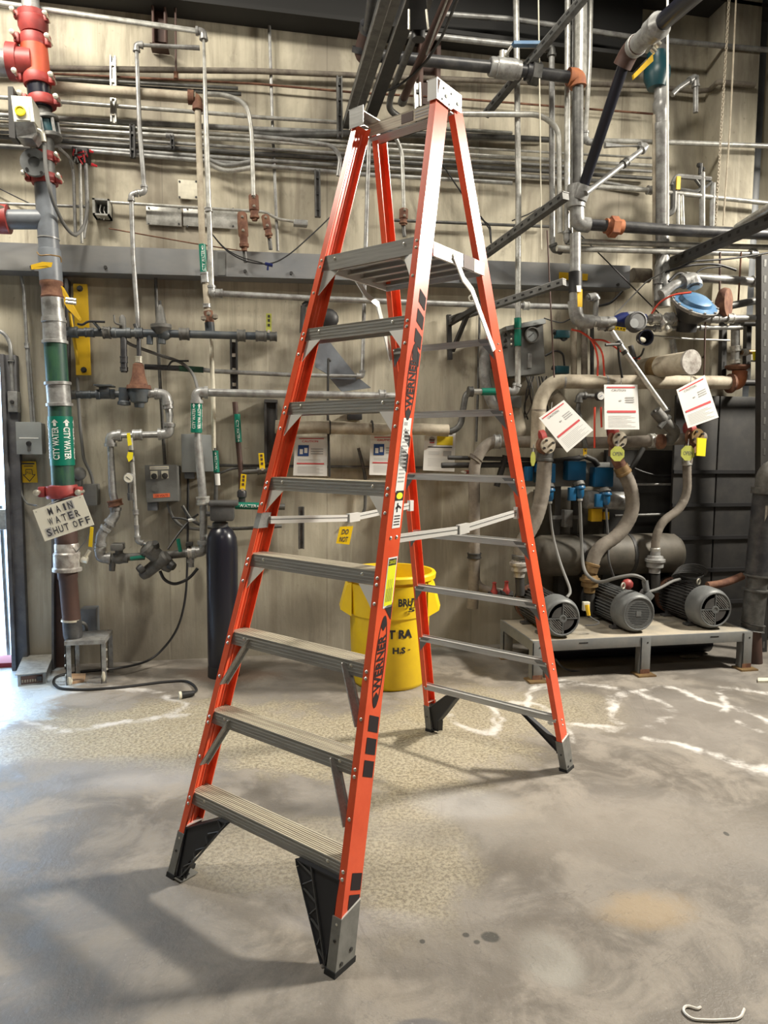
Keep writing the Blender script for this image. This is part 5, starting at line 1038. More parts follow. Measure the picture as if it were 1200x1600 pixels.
# ================================================================== yellow waste bin
bc_ = fl(608, 1062); bc_ = V((bc_.x, bc_.y, 0)); s_ = mpp(bc_+V((0, 0, .5)))
t = thing('waste_bin', 'large round yellow waste bin with black lettering standing behind the ladder', 'bin', bc_)
rb_, rt_ = 59*s_, 68*s_; hb = .80
def br_(z): return rb_+(rt_-rb_)*z/hb*.55
obj('body', MB().lathe(bc_, (0, 0, 1), [(0, rb_*.93), (.012, rb_*.97), (.03, rb_), (.50, br_(.5)), (.51, br_(.5)+.010), (.66, rt_-.012), (hb-.07, rt_-.004), (hb-.065, rt_-.018), (hb-.05, rt_-.018), (hb-.045, rt_+.012), (hb-.012, rt_+.016), (hb, rt_+.008), (hb, rt_-.012), (hb-.05, rt_-.022), (.5, br_(.5)-.012), (.03, rb_-.02), (.028, .001)], 48, False), 'bin_yellow', t)
e_ = (CAM-bc_); e_.z = 0; e_.normalize(); sd_ = V((-e_.y, e_.x, 0))
for s0 in (-1, 1):
    dr = (e_*.12+sd_*s0).normalized(); c0 = bc_+dr*(rt_-.03); up_ = V((0, 0, 1)); sd2 = up_.cross(dr)
    P_ = [c0+dr*.00+sd2*-.13, c0+dr*.075+sd2*-.085, c0+dr*.075+sd2*.085, c0+sd2*.13]
    obj('handle', MB().loft([p+up_*(hb-.17) for p in P_[:1]+[P_[1]-dr*.02, P_[2]-dr*.02]+P_[3:]] if 0 else [P_[0]+up_*.50, P_[1]+up_*.54, P_[2]+up_*.54, P_[3]+up_*.50], [P_[0]+up_*(hb-.06), P_[1]-dr*.045+up_*(hb-.09), P_[2]-dr*.045+up_*(hb-.09), P_[3]+up_*(hb-.06)]), 'bin_yellow', t)
def cyl_text(s, a0, z0, wid, hgt, m_='black', bold=.045):
    a_ = MB(); rr = lambda z: (rt_-.012+(.008 if z < .7 else .010) if z > .52 else br_(z))+.003
    put_text(a_, s, lambda u, v_: bc_+(e_*math.cos(a0+wid*(u-.5)/rt_)+sd_*math.sin(a0+wid*(u-.5)/rt_))*rr(z0+hgt*v_)+V((0, 0, z0+hgt*v_)), bold); return obj('lettering', a_, m_, t)
cyl_text('BRUTE', .46, .60, .17, .055); cyl_text('5', .50, .56, .05, .03)
cyl_text('T RA', .27, .375, .19, .062); cyl_text('H.S', .24, .27, .10, .045); cyl_text('-', .50, .29, .02, .006)

# ================================================================== overhead pipes and rails
def adj(px, y, off, L_): return [at(px, y, off), at(px, y, off)+V((0, -L_, 0))]
for i, (x, y, w_, h_, L_, m_, lb) in enumerate(((541, 196, .055, .05, 3.2, 'galv_dark', 'leftmost dark overhead rail running from the wall towards the viewer'), (556, 186, .055, .05, 3.2, 'galv_dark', 'second dark overhead rail with a bright lip'), (580, 178, .09, .04, 3.2, 'dark_steel', 'widest dark overhead rail right beside the ladder top'), )):
    A, B_ = adj(x, y, .05, L_); t = thing('overhead_rail', lb, 'rail', A); obj('channel', bar(A, B_, w_, h_), m_, t); obj('lip', bar(A+V((w_*.5, 0, h_*.5)), B_+V((w_*.5, 0, h_*.5)), .006, .006), 'galv_bright', t); obj('lip', bar(A+V((-w_*.5, 0, -h_*.5)), B_+V((-w_*.5, 0, -h_*.5)), .006, .006), 'galv', t)
A = at(606, 160, .12); t = thing('overhead_conduit', 'dull overhead conduit with a hooked end left of the bright strut', 'conduit', A); obj('tube', MB().tube(rounded([A+V((.10, .04, -.08)), A+V((.0, -.02, -.06)), A+V((0, -.12, .0)), A+V((0, -3.0, 0.0))], .08), .024, 10), 'galv_dark', t)
A = at(628, 160, .12); t = thing('overhead_conduit', 'brown overhead conduit right of the hooked one', 'conduit', A); obj('tube', MB().tube([A, A+V((0, -3.0, 0))], .03, 10), 'brown_steel', t); obj('coupling', MB().tube([A, A+V((0, -.08, 0))], .034, 10), 'galv_dark', t)
A = at(700, 60, 1.2); t = thing('overhead_cable', 'black overhead cable with a bright edge strip crossing above the ladder', 'cable', A); obj('cable', MB().tube(rounded([at(590, 145, .2), at(618, 138, .4), at(660, 105, .7), at(690, 60, 1.1), at(722, -20, 1.9)], .3), .009, 6), 'black', t); obj('strip', MB().tube([at(652, 120, .3), at(668, 80, .9), at(706, -20, 1.7)], .006, 5), 'galv_bright', t)
t = thing('overhead_motor_box', 'black hanging box fitting with bright edge strips above the ladder', 'box', at(655, 50, 1.9)); obj('housing', MB().loft([at(638, 46, 1.9), at(669, 46, 1.9), at(669, 46, 1.7), at(638, 46, 1.7)], [at(640, -30, 1.9), at(664, -30, 1.9), at(664, -30, 1.7), at(640, -30, 1.7)]), 'dark_steel', t); obj('neck', MB().cyl(at(654, 46, 1.8), at(654, 62, 1.8), .035), 'black', t)
for x in (639, 669): obj('strip', MB().tube([at(x, 46, 1.91), at(x-3 if x > 650 else x, 15, 1.91)], .006, 5), 'bolt', t)
run('big black pipe dropping from overhead to an elbow and running right to a ball valve', [(592, -60, 1.3), (574, 62, .55), (566, 85, .5), (600, 88, .5), (780, 106, .5), (838, 114, .5), (893, 121, .5)], 11, 'black_pipe', .5, 'pipe', 'black_pipe', bend=1.0, n=18, fit=None)
t = bpy.data.objects['black_pipe']
obj('elbow', MB().tube(rounded([at(578, 42, .65), at(571, 68, .55), at(566, 86, .5), at(585, 88, .5)], .08), .062, 18), 'brown_steel', t); obj('coupling', MB().cyl(at(577, 50, .62), at(579, 38, .66), .072, n=18), 'black_pipe', t); obj('coupling', MB().cyl(at(567, 74, .52), at(566, 84, .5), .074, n=18), 'black_pipe', t)
t = thing('ball_valve', 'grey ball valve with a long blue handle on the black overhead pipe', 'valve', at(785, 118, .5)); A, B_ = at(765, 104, .5), at(812, 110, .5); d = B_-A; l_ = d.length; r = .066
obj('body', MB().lathe(A, d, [(0, r*.9), (.01, r), (l_*.2, r), (l_*.22, r*1.08), (l_*.85, r*1.08), (l_*.87, r*.95), (l_, r*.95)], 18), 'galv', t); obj('stem', MB().cyl(at(784, 92, .52), at(785, 80, .52), .022).cyl(at(789, 92, .52), at(789, 82, .52), .03), 'bolt', t)
obj('lever', MB().tube([at(790, 86, .55), at(800, 72, .6)], .011, 6), 'galv_bright', t); obj('handle', bar(at(801, 69, .6), at(842, 69, .6), .05, .022), 'blue_cap', t)
t = thing('hex_union', 'large grey hexagonal union between blue-handled valve and orange elbow', 'union', at(836, 122, .5)); obj('ring', MB().cyl(at(822, 112, .5), at(836, 114, .5), .060, n=18), 'black_pipe', t); obj('nut', MB().cyl(at(829, 113, .5), at(842, 115, .5), .083, n=6), 'galv_dark', t)
t = thing('orange_elbow', 'orange-brown pipe elbow at the end of the black overhead pipe', 'elbow', at(902, 135, .5)); obj('elbow', MB().tube(rounded([at(888, 120, .5), at(902, 121, .5), at(903, 136, .5)], .07), .062, 18), 'rust_orange', t)
t = run('dark vertical pipe dropping from the orange elbow to the lower tee', [(903, 134), (903, 180), (903, 292)], 8.5, 'galv_dark', .5, 'pipe', 'drop_pipe', n=18)
t = run('heavy black pipe running right along the cluster with an orange union', [(900, 292), (903, 350), (1060, 360), (1240, 368)], 9, 'black_pipe', .5, 'pipe', 'black_pipe', bend=0, n=18)
obj('elbow', MB().tube(rounded([at(901, 318, .5), at(902, 350, .5), at(920, 352, .5)], .10), .055, 16), 'galv', t); obj('tee', MB().cyl(at(901, 290, .5), at(900, 325, .5), .068, n=18), 'galv', t)
u_ = obj('union', MB().cyl(at(946, 353, .5), at(972, 355, .5), .055, n=16), 'rust_orange', t); obj('union_nut', MB().cyl(at(953, 354, .5), at(964, 355, .5), .078, n=6), 'rust_orange', t)
t = run('diagonal black pipe rising from the tee towards the top right', [(902, 318, .5), (912, 290, .55), (975, 100, 1.0)], 8.2, 'black_gloss', .5, 'pipe', 'diagonal_pipe', bend=.5, n=18)
obj('tee_branch', MB().cyl(at(904, 312, .52), at(912, 290, .55), .062, n=16), 'galv', t)
t = thing('overhead_valve_line', 'grey ball valve line with a yellow handle between two black overhead pipes', 'pipe', at(975, 100, 1.0))
P0, P1, P2, P3_ = at(972, 104, 1.0), at(984, 80, 1.06), at(1038, 32, 1.45), at(1110, -30, 2.0)
obj('elbow', MB().tube(rounded([P0, P1, P1.lerp(P2, .25)], .08), .064, 16), 'brown_steel', t); d = P2-P1; obj('valve_body', MB().lathe(P1+d*.12, d, [(0, .05), (0, .066), (.04, .07), (.05, .060), (d.length*.5, .062), (d.length*.52, .075), (d.length*.62, .075), (d.length*.75, .080), (d.length*.8, .066), (d.length*.86, .055)], 18), 'galv', t)
obj('black_pipe', MB().tube([P2, P3_], .052, 16), 'black_gloss', t); obj('nuts', MB().cyl(at(1024, 66, 1.25), at(1030, 72, 1.25), .022).cyl(at(1018, 76, 1.25), at(1024, 82, 1.25), .016), 'bolt', t)
obj('handle', MB().loft([at(1020, 84, 1.25), at(1021, 95, 1.25), at(991, 123, 1.25), at(990, 116, 1.25)], [p+V((0, .02, 0)) for p in (at(1020, 84, 1.25), at(1021, 95, 1.25), at(991, 123, 1.25), at(990, 116, 1.25))]), 'yellow_paint', t)
run('galvanised pipe across the top behind the rails, running to the right edge', [(690, 22), (800, 30), (1000, 60), (1220, 80)], 4.2, 'galv', .24, 'pipe', 'galvanised_pipe')
run('galvanised pipe below it ending in an elbow by the blue handle', [(628, 54), (690, 58), (800, 70), (862, 75), (863, 380), (866, 390), (895, 392)], 4.8, 'galv', .32, 'pipe', 'galvanised_pipe', bend=0, fit='galv_dark')
run('fat vertical white-grey pipe from above passing behind the orange elbow', [(908, -40), (907, 100), (906, 130)], 10, 'galv_bright', .42, 'pipe', 'vertical_pipe', n=16)
run('vertical conduit left of the fat white-grey pipe, bending right at the bottom', [(887, -40), (886, 374), (890, 377), (1240, 388)], 4.6, 'galv_bright', .40, 'pipe', 'vertical_pipe', bend=0, fit='galv')
run('thin conduit close behind the fat white-grey pipe', [(896, -40), (893, 375)], 2, 'galv', .3, 'conduit', 'conduit')
run('vertical conduit right of the fat white-grey pipe with an elbow to the right', [(924, -40), (921, 100), (914, 216), (918, 222), (940, 224)], 3.8, 'galv_bright', .36, 'pipe', 'vertical_pipe', bend=0, fit='galv')
run('galvanised pipe running right then doubling back diagonally to the tee', [(945, 227, .45), (1010, 229, .45), (915, 302, .6)], 4.5, 'galv', .45, 'pipe', 'diagonal_pipe', bend=0, fit='galv', coup=((948, 227, 5, 1.4, 'galv_dark'),))
run('long bright horizontal conduit crossing the pilaster at mid height', [(940, 220), (1060, 223), (1220, 229)], 3.8, 'galv_bright', .3, 'conduit', 'conduit')
run('second bright horizontal conduit below crossing the pilaster', [(930, 292), (1013, 297), (1220, 320)], 3.8, 'galv_bright', .3, 'conduit', 'conduit', coup=((1015, 298, 4, 1.7, 'galv'),))
run('bright curved conduit arching down at the right of the ladder top', [(716, 178), (845, 179), (873, 200), (875, 364)], 4.2, 'galv_bright', .38, 'conduit', 'conduit', bend=5)
run('lower bright horizontal pipe with an elbow near the right strut', [(870, 388), (1175, 397), (1183, 398)], 4.5, 'galv_bright', .40, 'pipe', 'horizontal_pipe', coup=((1176, 397, 6, 1.5, 'galv'),))
run('fat pale pipe dropping below the black elbow, through the yellow tag, into the meter line', [(899, 365), (899, 425), (898, 480), (903, 500), (935, 503), (960, 503)], 8.5, 'galv', .5, 'pipe', 'pale_pipe', bend=0, n=16, fit=None)
t = bpy.data.objects['pale_pipe']; obj('elbow', MB().tube(rounded([at(898, 470, .5), at(901, 501, .5), at(925, 503, .5)], .12), .052, 16), 'galv', t); obj('black_sleeve', MB().cyl(at(899, 425, .5), at(899, 457, .5), .050, n=16), 'black', t)
for x in (842, ): tag(obj('pull_rope', MB().tube([at(841, -20, .55), at(843, 130, .55), at(846, 390, .55)], .005, 6), 'ivory'), 'thin white cord hanging in front of the hexagonal union', 'rope')
run('thin dark threaded rod hanging left of the pale pipe', [(855, 360), (860, 470), (866, 590)], 1.2, 'brown_steel', .5, 'rod', 'hanger_rod')
run('thin wire across the wall to the slotted strut at the right of the ladder', [(800, 345), (825, 335), (848, 322)], 1, 'black', .2, 'wire', 'wire')
def strut(lb, a_, b_, w_, m_='galv_dark', n_=14):
    A, B_ = at(*a_), at(*b_); t = thing('slotted_strut', lb, 'strut', A if A.z < B_.z else B_); obj('channel', bar(A, B_, w_, w_*.9), m_, t); d = B_-A; s_ = d.cross(V((0, 0, 1))).normalized()
    sm = MB()
    for k_ in range(n_): sm.add(*(lambda q: (q.v, q.f))(bar(A+d*((k_+.3)/n_), A+d*((k_+.65)/n_), w_*1.02, w_*.3)))
    obj('slots', sm, 'slot_black', t, kind='stuff'); obj('lip', bar(A+V((0, 0, w_*.46)), B_+V((0, 0, w_*.46)), w_*1.05, .004), 'galv', t); return t
strut('dark slotted strut rising from the ladder cap level to the top behind the union', (758, 180, .12), (925, -18, 1.0), .05)
strut('dark slotted strut sloping up beside the right ladder rail to the curved conduit', (738, 412, .12), (884, 306, 1.1), .055)
strut('lower dark slotted strut ending at the yellow-tagged pipe', (705, 500, .1), (882, 441, .9), .05)
strut('dark slotted strut sloping up to the right edge over the bright pipes', (1036, 417, .12), (1212, 340, 1.3), .075, 'dark_steel')
t = thing('light_tube', 'bright white tube lying on the right-hand slotted strut', 'tube', at(1150, 355, 1.0)); obj('tube', MB().tube([at(1152, 356, .9), at(1215, 316, 1.4)], .03, 10), 'galv_bright', t)
t = thing('beam_tag', 'faded yellow strip tag on the right end of the grey channel', 'tag', at(896, 438, .2)); obj('tag', pxpoly([(874, 425), (919, 428), (918, 438), (874, 437)], .175, .006), 'yellow_paint', t)
t = thing('pipe_tag', 'yellow and white tag hanging on the pale pipe below the grey channel', 'tag', at(906, 480, .6)); obj('tag', pxpoly([(902, 452), (910, 452), (910, 480), (903, 479)], .60, .006), 'yellow_paint', t); obj('cap', pxpoly([(901, 446), (908, 446), (908, 456), (902, 456)], .61, .006), 'white', t)
# ropes and chain
tag(obj('hanging_rope', MB().tube([at(1043, -20, .9), at(1043, 352, .9)], .008, 8), 'white'), 'straight white rope hanging right of the diagonal black pipe', 'rope')
tag(obj('hanging_rope', MB().tube([at(1151, -20, .7), at(1141, 190, .7), at(1130, 352, .7)], .006, 6), 'cream_pipe'), 'thin brown rope hanging in front of the pilaster beside the chain', 'rope')
ch = thing('hanging_chain', 'long pale link chain hanging in front of the pilaster', 'chain', at(1118, 350, .7)); A, B_ = at(1140, -12, .7), at(1118, 352, .7); n_ = 70; d = (B_-A)/n_; u_ = d.normalized(); s1 = u_.cross(V((0, 1, 0))).normalized(); me_ = None
for k_ in range(n_):
    c0 = A+d*(k_+.5); s_ = s1 if k_ % 2 == 0 else u_.cross(s1)
    if k_ < 2:
        P_ = [c0+u_*(math.cos(a_)*d.length*.62)+s_*(math.sin(a_)*.008) for a_ in [i*2*math.pi/8 for i in range(10)]]
        l0 = obj('chain_link', MB().tube([p-c0+ORG[ch] for p in P_], .0028, 4, False), 'cream_pipe', ch); me_ = me_ or []; me_.append(l0.data); l0.location = c0-ORG[ch]
    else:
        l0 = bpy.data.objects.new('chain_link', me_[k_ % 2]); C.objects.link(l0); l0.parent = ch; l0.location = c0-ORG[ch]
# upper right column pipe and taps
t = thing('green_valve_riser', 'grey vertical riser with a dark green valve body near the top right', 'pipe', at(1035, 470, .35)); A = at(1028, 50, .35)
def sg(nm, x0, y0, x1, y1, r_, m, prof=None, par=t, off=.35): A, B_ = at(x0, y0, off), at(x1, y1, off); l_ = (B_-A).length; s_ = mpp(A); return obj(nm, MB().lathe(A, B_-A, [(l_*h, r_*s_*k_) for h, k_ in (prof or ((0, 1), (1, 1)))], 18), m, par)
sg('top_pipe', 1027, 40, 1029, 80, 10, 'galv_dark'); sg('flange', 1029, 76, 1029, 84, 14, 'cast_grey'); sg('valve_body', 1027, 84, 1026, 138, 20, 'teal_dark', ((0, .8), (.2, .7), (.45, 1), (.7, 1), (1, .7))); sg('pipe', 1032, 136, 1036, 480, 11, 'galv', ((0, .9), (.06, .9), (.07, 1.1), (.10, 1.1), (.11, .95), (.16, .95), (.165, 1.15), (.19, 1.15), (.2, 1), (.5, 1), (1, 1)))
sg('side_pipe', 1022, 180, 1022, 490, 2.6, 'cream_pipe')
for k_ in range(5): sg('hose_turn', 1029, 318+k_*6, 1036, 322+k_*6, 8, 'dark_steel') if k_ in (1, 3) else None
run('small bent tap pipe sticking out of the wall near the pilaster', [(1050, 148, .3), (1060, 138, .3), (1085, 121, .3), (1087, 125, .3), (1087, 176, .3)], 4, 'galv', .3, 'pipe', 'tap_pipe', bend=0, fit='galv')
t = thing('valve_manifold', 'cluster of thin pipes with a yellow lever and a small tap left of the pilaster', 'valve', at(1085, 360, .3))
for P_, r_, m_ in (([(1050, 290), (1056, 275), (1110, 280)], 4, 'galv'), ([(1053, 285), (1052, 330), (1042, 335)], 5, 'galv_dark'), ([(1059, 300), (1059, 356)], 3, 'galv_bright'), ([(1065, 302), (1067, 356)], 3, 'galv_bright'), ([(1097, 270), (1097, 356)], 4.5, 'galv'), ([(1114, 286), (1112, 356)], 4, 'galv'), ([(1062, 296), (1088, 300), (1096, 294)], 3, 'galv_dark'), ([(1086, 280), (1098, 296), (1112, 284)], 2.4, 'galv_dark')):
    W = wpts(P_, .3); obj('tube', MB().tube(rounded(W, .04), r_*mpp(W[0]), 8), m_, t)
obj('tap', MB().cyl(at(1094, 272, .3), at(1095, 256, .3), .016).sphere(at(1092, 258, .3), .02, 8).sphere(at(1098, 264, .3), .018, 8), 'dark_bolt', t); obj('yellow_lever', slab(1058, 275, 1063, 296, .34, .012), 'yellow_paint', t)
# gauge panel
t = thing('instrument_box', 'grey steel instrument box with a round gauge behind the green-sleeved pipe', 'box', at(818, 588, .26)); Q = [(793, 512), (848, 499), (852, 583), (795, 588)]
obj('front', pxpoly(Q, .28, .25), 'panel_dark', t); obj('side', MB().prism([at(776, 530, .20), at(793, 510, .28), at(796, 588, .28), at(779, 572, .20)], (0, .18, 0)), 'panel_dark', t); obj('top_hood', pxpoly([(790, 510), (852, 497), (853, 505), (792, 516)], .32, .28), 'box_grey', t)
g_ = obj('gauge', MB().lathe(at(830, 524, .285), (0, -1, 0), [(0, .065), (.03, .062), (.03, .052), (.012, .050), (.012, .001)], 24), 'cast_grey', t); obj('gauge_face', MB().lathe(at(830, 524, .30), (0, -1, 0), [(0, .048), (.001, .048)], 20), 'box_grey', g_); obj('needle', bar(at(826, 527, .303), at(834, 520, .303), .005, .002, (0, 1, 0)), 'print_dark', g_)
for k_ in range(4): obj('indicator', MB().sphere(at(799, 514+k_*8, .285), .010, 8), 'bolt', t); obj('port', MB().cyl(at(792, 513+k_*9, .27), at(788, 518+k_*9, .23), .016, n=8), 'dark_steel', t)
obj('handle', slab(825, 552, 831, 575, .295, .02, .004), 'galv', t)
t = thing('regulator_box', 'grey square block with a cream pipe body under the gauge panel', 'box', at(806, 690, .2)); obj('block', slab(793, 618, 815, 637, .3, .15, .006), 'panel_dark', t); obj('body', MB().lathe(at(808, 636, .22), at(810, 692, .22)-at(808, 636, .22), [(0, .03), (.06, .05), (.16, .062), (.22, .062), (.26, .05), (.27, .04)], 16), 'cream_pipe', t)
for i, (x, y, lb) in enumerate(((882, 522, 'small dark teal pressure switch with a cable, right of the gauge panel'), (881, 578, 'lower dark teal pressure switch above the beige pipe'))):
    t = thing('pressure_switch', lb, 'switch', at(x, y+8, .3)); obj('body', slab(x-11, y-7, x+9, y+6, .34, .08, .008), 'teal_dark', t); obj('plug', MB().cyl(at(x-18, y-4, .3), at(x-10, y-1, .3), .02, n=8), 'black', t)
    obj('cable', MB().tube(rounded([at(x-12, y-1, .3), at(x-2, y+11, .32), at(x+4, y+7, .32)] if i == 0 else [at(852, 556, .3), at(868, 547, .3), at(880, 552, .3), at(882, 572, .3)], .04), .008, 6), 'black', t)
run('thin wire looping from the gauge panel to the pale pipe', [(850, 497), (865, 502), (878, 505), (892, 498)], 1, 'black', .35, 'wire', 'wire', bend=8)
for i, (P_, lb) in enumerate((([(893, 515), (908, 518), (925, 530), (935, 558), (933, 600)], 'red air hose arching from the teal switch down to the beige pipe'), ([(905, 517), (928, 532), (942, 550), (945, 600)], 'second red air hose falling beside the first'), ([(925, 531), (945, 531), (962, 543), (985, 560), (1000, 560)], 'red air hose bending right behind the silver rod'), ([(1018, 490, .55), (1030, 472, .6), (1052, 460, .65), (1080, 457, .68)], 'red hose rising from the meter line over the blue actuator'), ([(929, 636), (929, 700)], 'left thin red hose below the small white gauge'), ([(939, 636), (940, 668)], 'right thin red hose below the small white gauge'))): run(lb, P_, 1.5, 'red_hose', .45, 'hose', 'red_hose', bend=14)
# meter line: blue meter, strainer, blue-capped actuator
t = run('grey pipe line holding the meter and blue actuator, running to the right edge', [(925, 503), (1060, 497), (1110, 498), (1240, 497)], 6, 'galv', .5, 'pipe', 'meter_line', n=14, coup=((912, 504, 5, 1.4, 'galv'), (932, 504, 6, 1.3, 'galv_bright'), (1024, 498, 8, 1.35, 'galv_bright'), (1046, 497, 6, 1.5, 'galv'), (1116, 498, 8, 1.2, 'galv'), (1140, 498, 6, 1.3, 'galv_bright')))
t = thing('flow_meter', 'navy blue water meter with a dark round dial on the meter line', 'meter', at(988, 520, .55)); obj('body', MB().lathe(at(955, 502, .5), at(1016, 497, .5)-at(955, 502, .5), [(0, .034), (.02, .036), (.09, .060), (.19, .060), (.27, .036), (.29, .034)], 18), 'navy', t)
obj('dome', MB().sphere(at(985, 497, .5), .07, 14, (1.2, .9, .7)), 'galv', t); obj('register', MB().lathe(at(990, 505, .56), (0, -1, .1), [(0, .075), (.07, .072), (.075, .06), (.07, .055), (.07, .001)], 24), 'charcoal', t); obj('dial', MB().lathe(at(991, 505, .636), (0, -1, .1), [(0, .036), (.002, .036)], 18), 'motor_grey', t)
t = thing('cap_sensor', 'open black cup with a white inside hanging below the water meter', 'sensor', at(1003, 540, .6)); obj('cup', MB().lathe(at(1003, 528, .55), (0, -1, -.1), [(0, .05), (.06, .062), (.065, .062), (.065, .052), (.02, .048), (.02, .001)], 22), 'black_gloss', t); obj('insert', MB().sphere(at(1003, 531, .585), .034, 10, (1.1, .4, .7)), 'ivory', t)
t = thing('diaphragm_actuator', 'large round valve actuator with a blue domed cap on the meter line', 'valve', at(1075, 525, .6)); c0 = at(1086, 476, .62); ax = V((.05, -.62, .78)).normalized(); s_ = mpp(c0)
obj('cap', MB().lathe(c0, ax, [(0, 34*s_), (.006, 35*s_), (.012, 34*s_), (.016, 29*s_), (.020, 25*s_), (.045, 23*s_), (.06, 17*s_), (.066, .001)], 28), 'blue_cap', t); obj('rim', MB().lathe(c0-ax*.02, ax, [(0, 34*s_), (.02, 37*s_), (.028, 37*s_), (.03, 34*s_)], 28), 'galv', t)
obj('lower_bowl', MB().lathe(c0-ax*.14, ax, [(0, 14*s_), (.05, 22*s_), (.12, 33*s_), (.13, 34*s_)], 24), 'black', t); obj('valve_neck', MB().tube([c0-ax*.12, at(1072, 518, .52)], .075, 14), 'black', t)
rbm = MB()
for k_ in range(10):
    an = k_*.628; q = c0+(ax.orthogonal().normalized()*math.cos(an)+ax.cross(ax.orthogonal()).normalized()*math.sin(an))*34.5*s_; rbm.cyl(q-ax*.02, q+ax*.02, .010, n=6)
obj('bolts', rbm, 'galv', t, kind='stuff')
t = thing('y_strainer', 'pale Y-shaped strainer between water meter and blue actuator', 'strainer', at(1048, 520, .56)); obj('branch', MB().lathe(at(1034, 498, .5), at(1050, 521, .6)-at(1034, 498, .5), [(0, .035), (.06, .036), (.065, .045), (.085, .045), (.09, .025), (.13, .022)], 12), 'galv_bright', t)
run('lower small-bore bypass pipe under the meter line', [(935, 513), (975, 511), (1020, 513), (1050, 513), (1105, 512), (1160, 512)], 3.6, 'galv', .48, 'pipe', 'bypass_pipe', coup=((950, 512, 5, 1.4, 'galv_dark'), (1028, 513, 6, 1.5, 'galv'), (1098, 512, 6, 1.4, 'galv')))
run('thin copper-grey tube running right from the meter sensor', [(1015, 524), (1080, 530), (1140, 532)], 1.6, 'galv', .45, 'tube', 'thin_tube')
lever('yellow lever lying on the bypass pipe left of the meter', 958, 512, 977, 515, .56, 'yellow', 2.6)
run('small elbow pipe rising behind the pale pipe and returning down', [(917, 466), (930, 462), (932, 470), (930, 498)], 4.2, 'galv', .4, 'pipe', 'elbow_pipe', bend=0, fit='galv')
t = run('bright silver rod leaning from the meter line down to the corroded valve', [(956, 518, .62), (975, 548, .65), (1040, 640, .7)], 4, 'galv_bright', .6, 'rod', 'silver_rod', bend=.2, coup=((968, 536, 4, 1.3, 'dark_bolt', .63), (976, 550, 3, 1.3, 'dark_bolt', .65)))
run('black cable hanging from the silver rod lever', [(966, 540, .6), (967, 560, .55), (972, 590, .5)], 1.8, 'black', .5, 'cable', 'cable', bend=4); run('short dark lever across the silver rod', [(946, 539, .68), (968, 538, .68)], 2.4, 'galv_dark', .6, 'lever', 'dark_lever')
run('black cable curving from the cup sensor behind the silver rod', [(1006, 545, .58), (1002, 556, .5), (990, 562, .5)], 1.6, 'black', .5, 'cable', 'cable', bend=5)
run('long thin wire sloping from the meter line up to the right cluster', [(960, 492), (1010, 440), (1042, 422)], 1.1, 'cord_grey', .55, 'wire', 'wire'); run('long thin wire crossing down over the grey channel to the right', [(905, 365), (940, 400), (1000, 460), (1040, 500)], 1, 'black', .3, 'wire', 'wire')
run('black hose sagging under the grey channel right of the pale pipe', [(935, 478), (955, 474), (972, 455)], 2, 'black', .3, 'hose', 'hose', bend=6)
# upper right mid cluster
run('pale pipe with an elbow left of the blue actuator cap', [(1033, 460, .55), (1052, 446, .55), (1084, 434, .55), (1086, 450, .58)], 7.5, 'galv', .55, 'pipe', 'elbow_pipe', bend=0, fit='galv', n=14)
run('pale horizontal pipe above the blue cap running right', [(1070, 432), (1190, 441)], 7, 'galv', .42, 'pipe', 'horizontal_pipe', n=14, coup=((1180, 440, 6, 1.2, 'galv'),))
run('dusty round duct running left from behind the green valve riser', [(988, 430), (1014, 431)], 11, 'dusty', .2, 'duct', 'duct', n=16)
run('pale vertical pipe beneath the green valve riser', [(1036, 400), (1029, 415), (1028, 470)], 6, 'galv', .4, 'pipe', 'vertical_pipe', coup=((1028, 440, 4, 1.3, 'galv'),))
run('thin dark rod hanging in front of the pale pipes right of the blue cap', [(1125, 394), (1124, 500)], 1.6, 'brown_steel', .44, 'rod', 'hanger_rod'); run('thin rusty rod hanging left of the dark right column', [(1158, 394), (1153, 480)], 1.4, 'rust', .44, 'rod', 'hanger_rod')
t = thing('rusty_disc_valve', 'dark rusty disc valve behind the blue actuator cap', 'valve', at(1130, 490, .4)); obj('disc', MB().lathe(at(1120, 475, .45), V((.6, -.8, 0)), [(0, .05), (.03, .11), (.06, .12), (.09, .11), (.1, .05)], 20), 'rust', t); obj('stem', MB().tube([at(1140, 478, .45), at(1190, 468, .45)], .03, 10), 'galv_dark', t)
for k_, (P_, r_) in enumerate((([(1040, 425), (1075, 414), (1120, 412), (1150, 422)], 2), ([(1058, 420), (1080, 408), (1140, 405), (1200, 395)], 1.6), ([(1045, 440), (1060, 425), (1075, 432)], 2.4), ([(1075, 450), (1090, 420), (1130, 416)], 1.4))): run(('black cable draped over the pale pipes, longest', 'black cable draped upward to the right edge', 'short black cable loop beside the pale elbow', 'thin black cable rising behind the blue cap')[k_], P_, r_, 'black', .55, 'cable', 'draped_cable', bend=10)
t = thing('beige_drum', 'large beige insulated pipe stub with a bright silver end cap', 'pipe', at(1040, 590, .5)); A, B_ = at(1004, 577, .25), at(1078, 566, .75); obj('jacket', MB().tube([A, B_], .085, 26), 'cream_pipe', t); d = (B_-A).normalized(); obj('end_cap', MB().lathe(B_, d, [(0, .093), (.02, .093), (.022, .001)], 26), 'silver_foil', t); obj('stain_ring', MB().tube([A+d*.12, A+d*.2], .0865, 26), 'brass', t)
t = run('thick beige pipe running right from a large elbow to an orange fitting', [(840, 700, .42), (842, 628, .42), (860, 596, .42), (1000, 597, .42), (1148, 598, .42)], 11, 'cream_pipe', .42, 'pipe', 'beige_pipe', bend=2.2, n=22)
for x in (878, 944, 1000): obj('joint_band', MB().cyl(at(x, 596.5, .42), at(x+3, 596.5, .42), .056, n=20), 'galv', t)
obj('elbow_band', MB().cyl(at(842, 640, .42), at(842, 643, .42), .056, n=20), 'dusty', t)
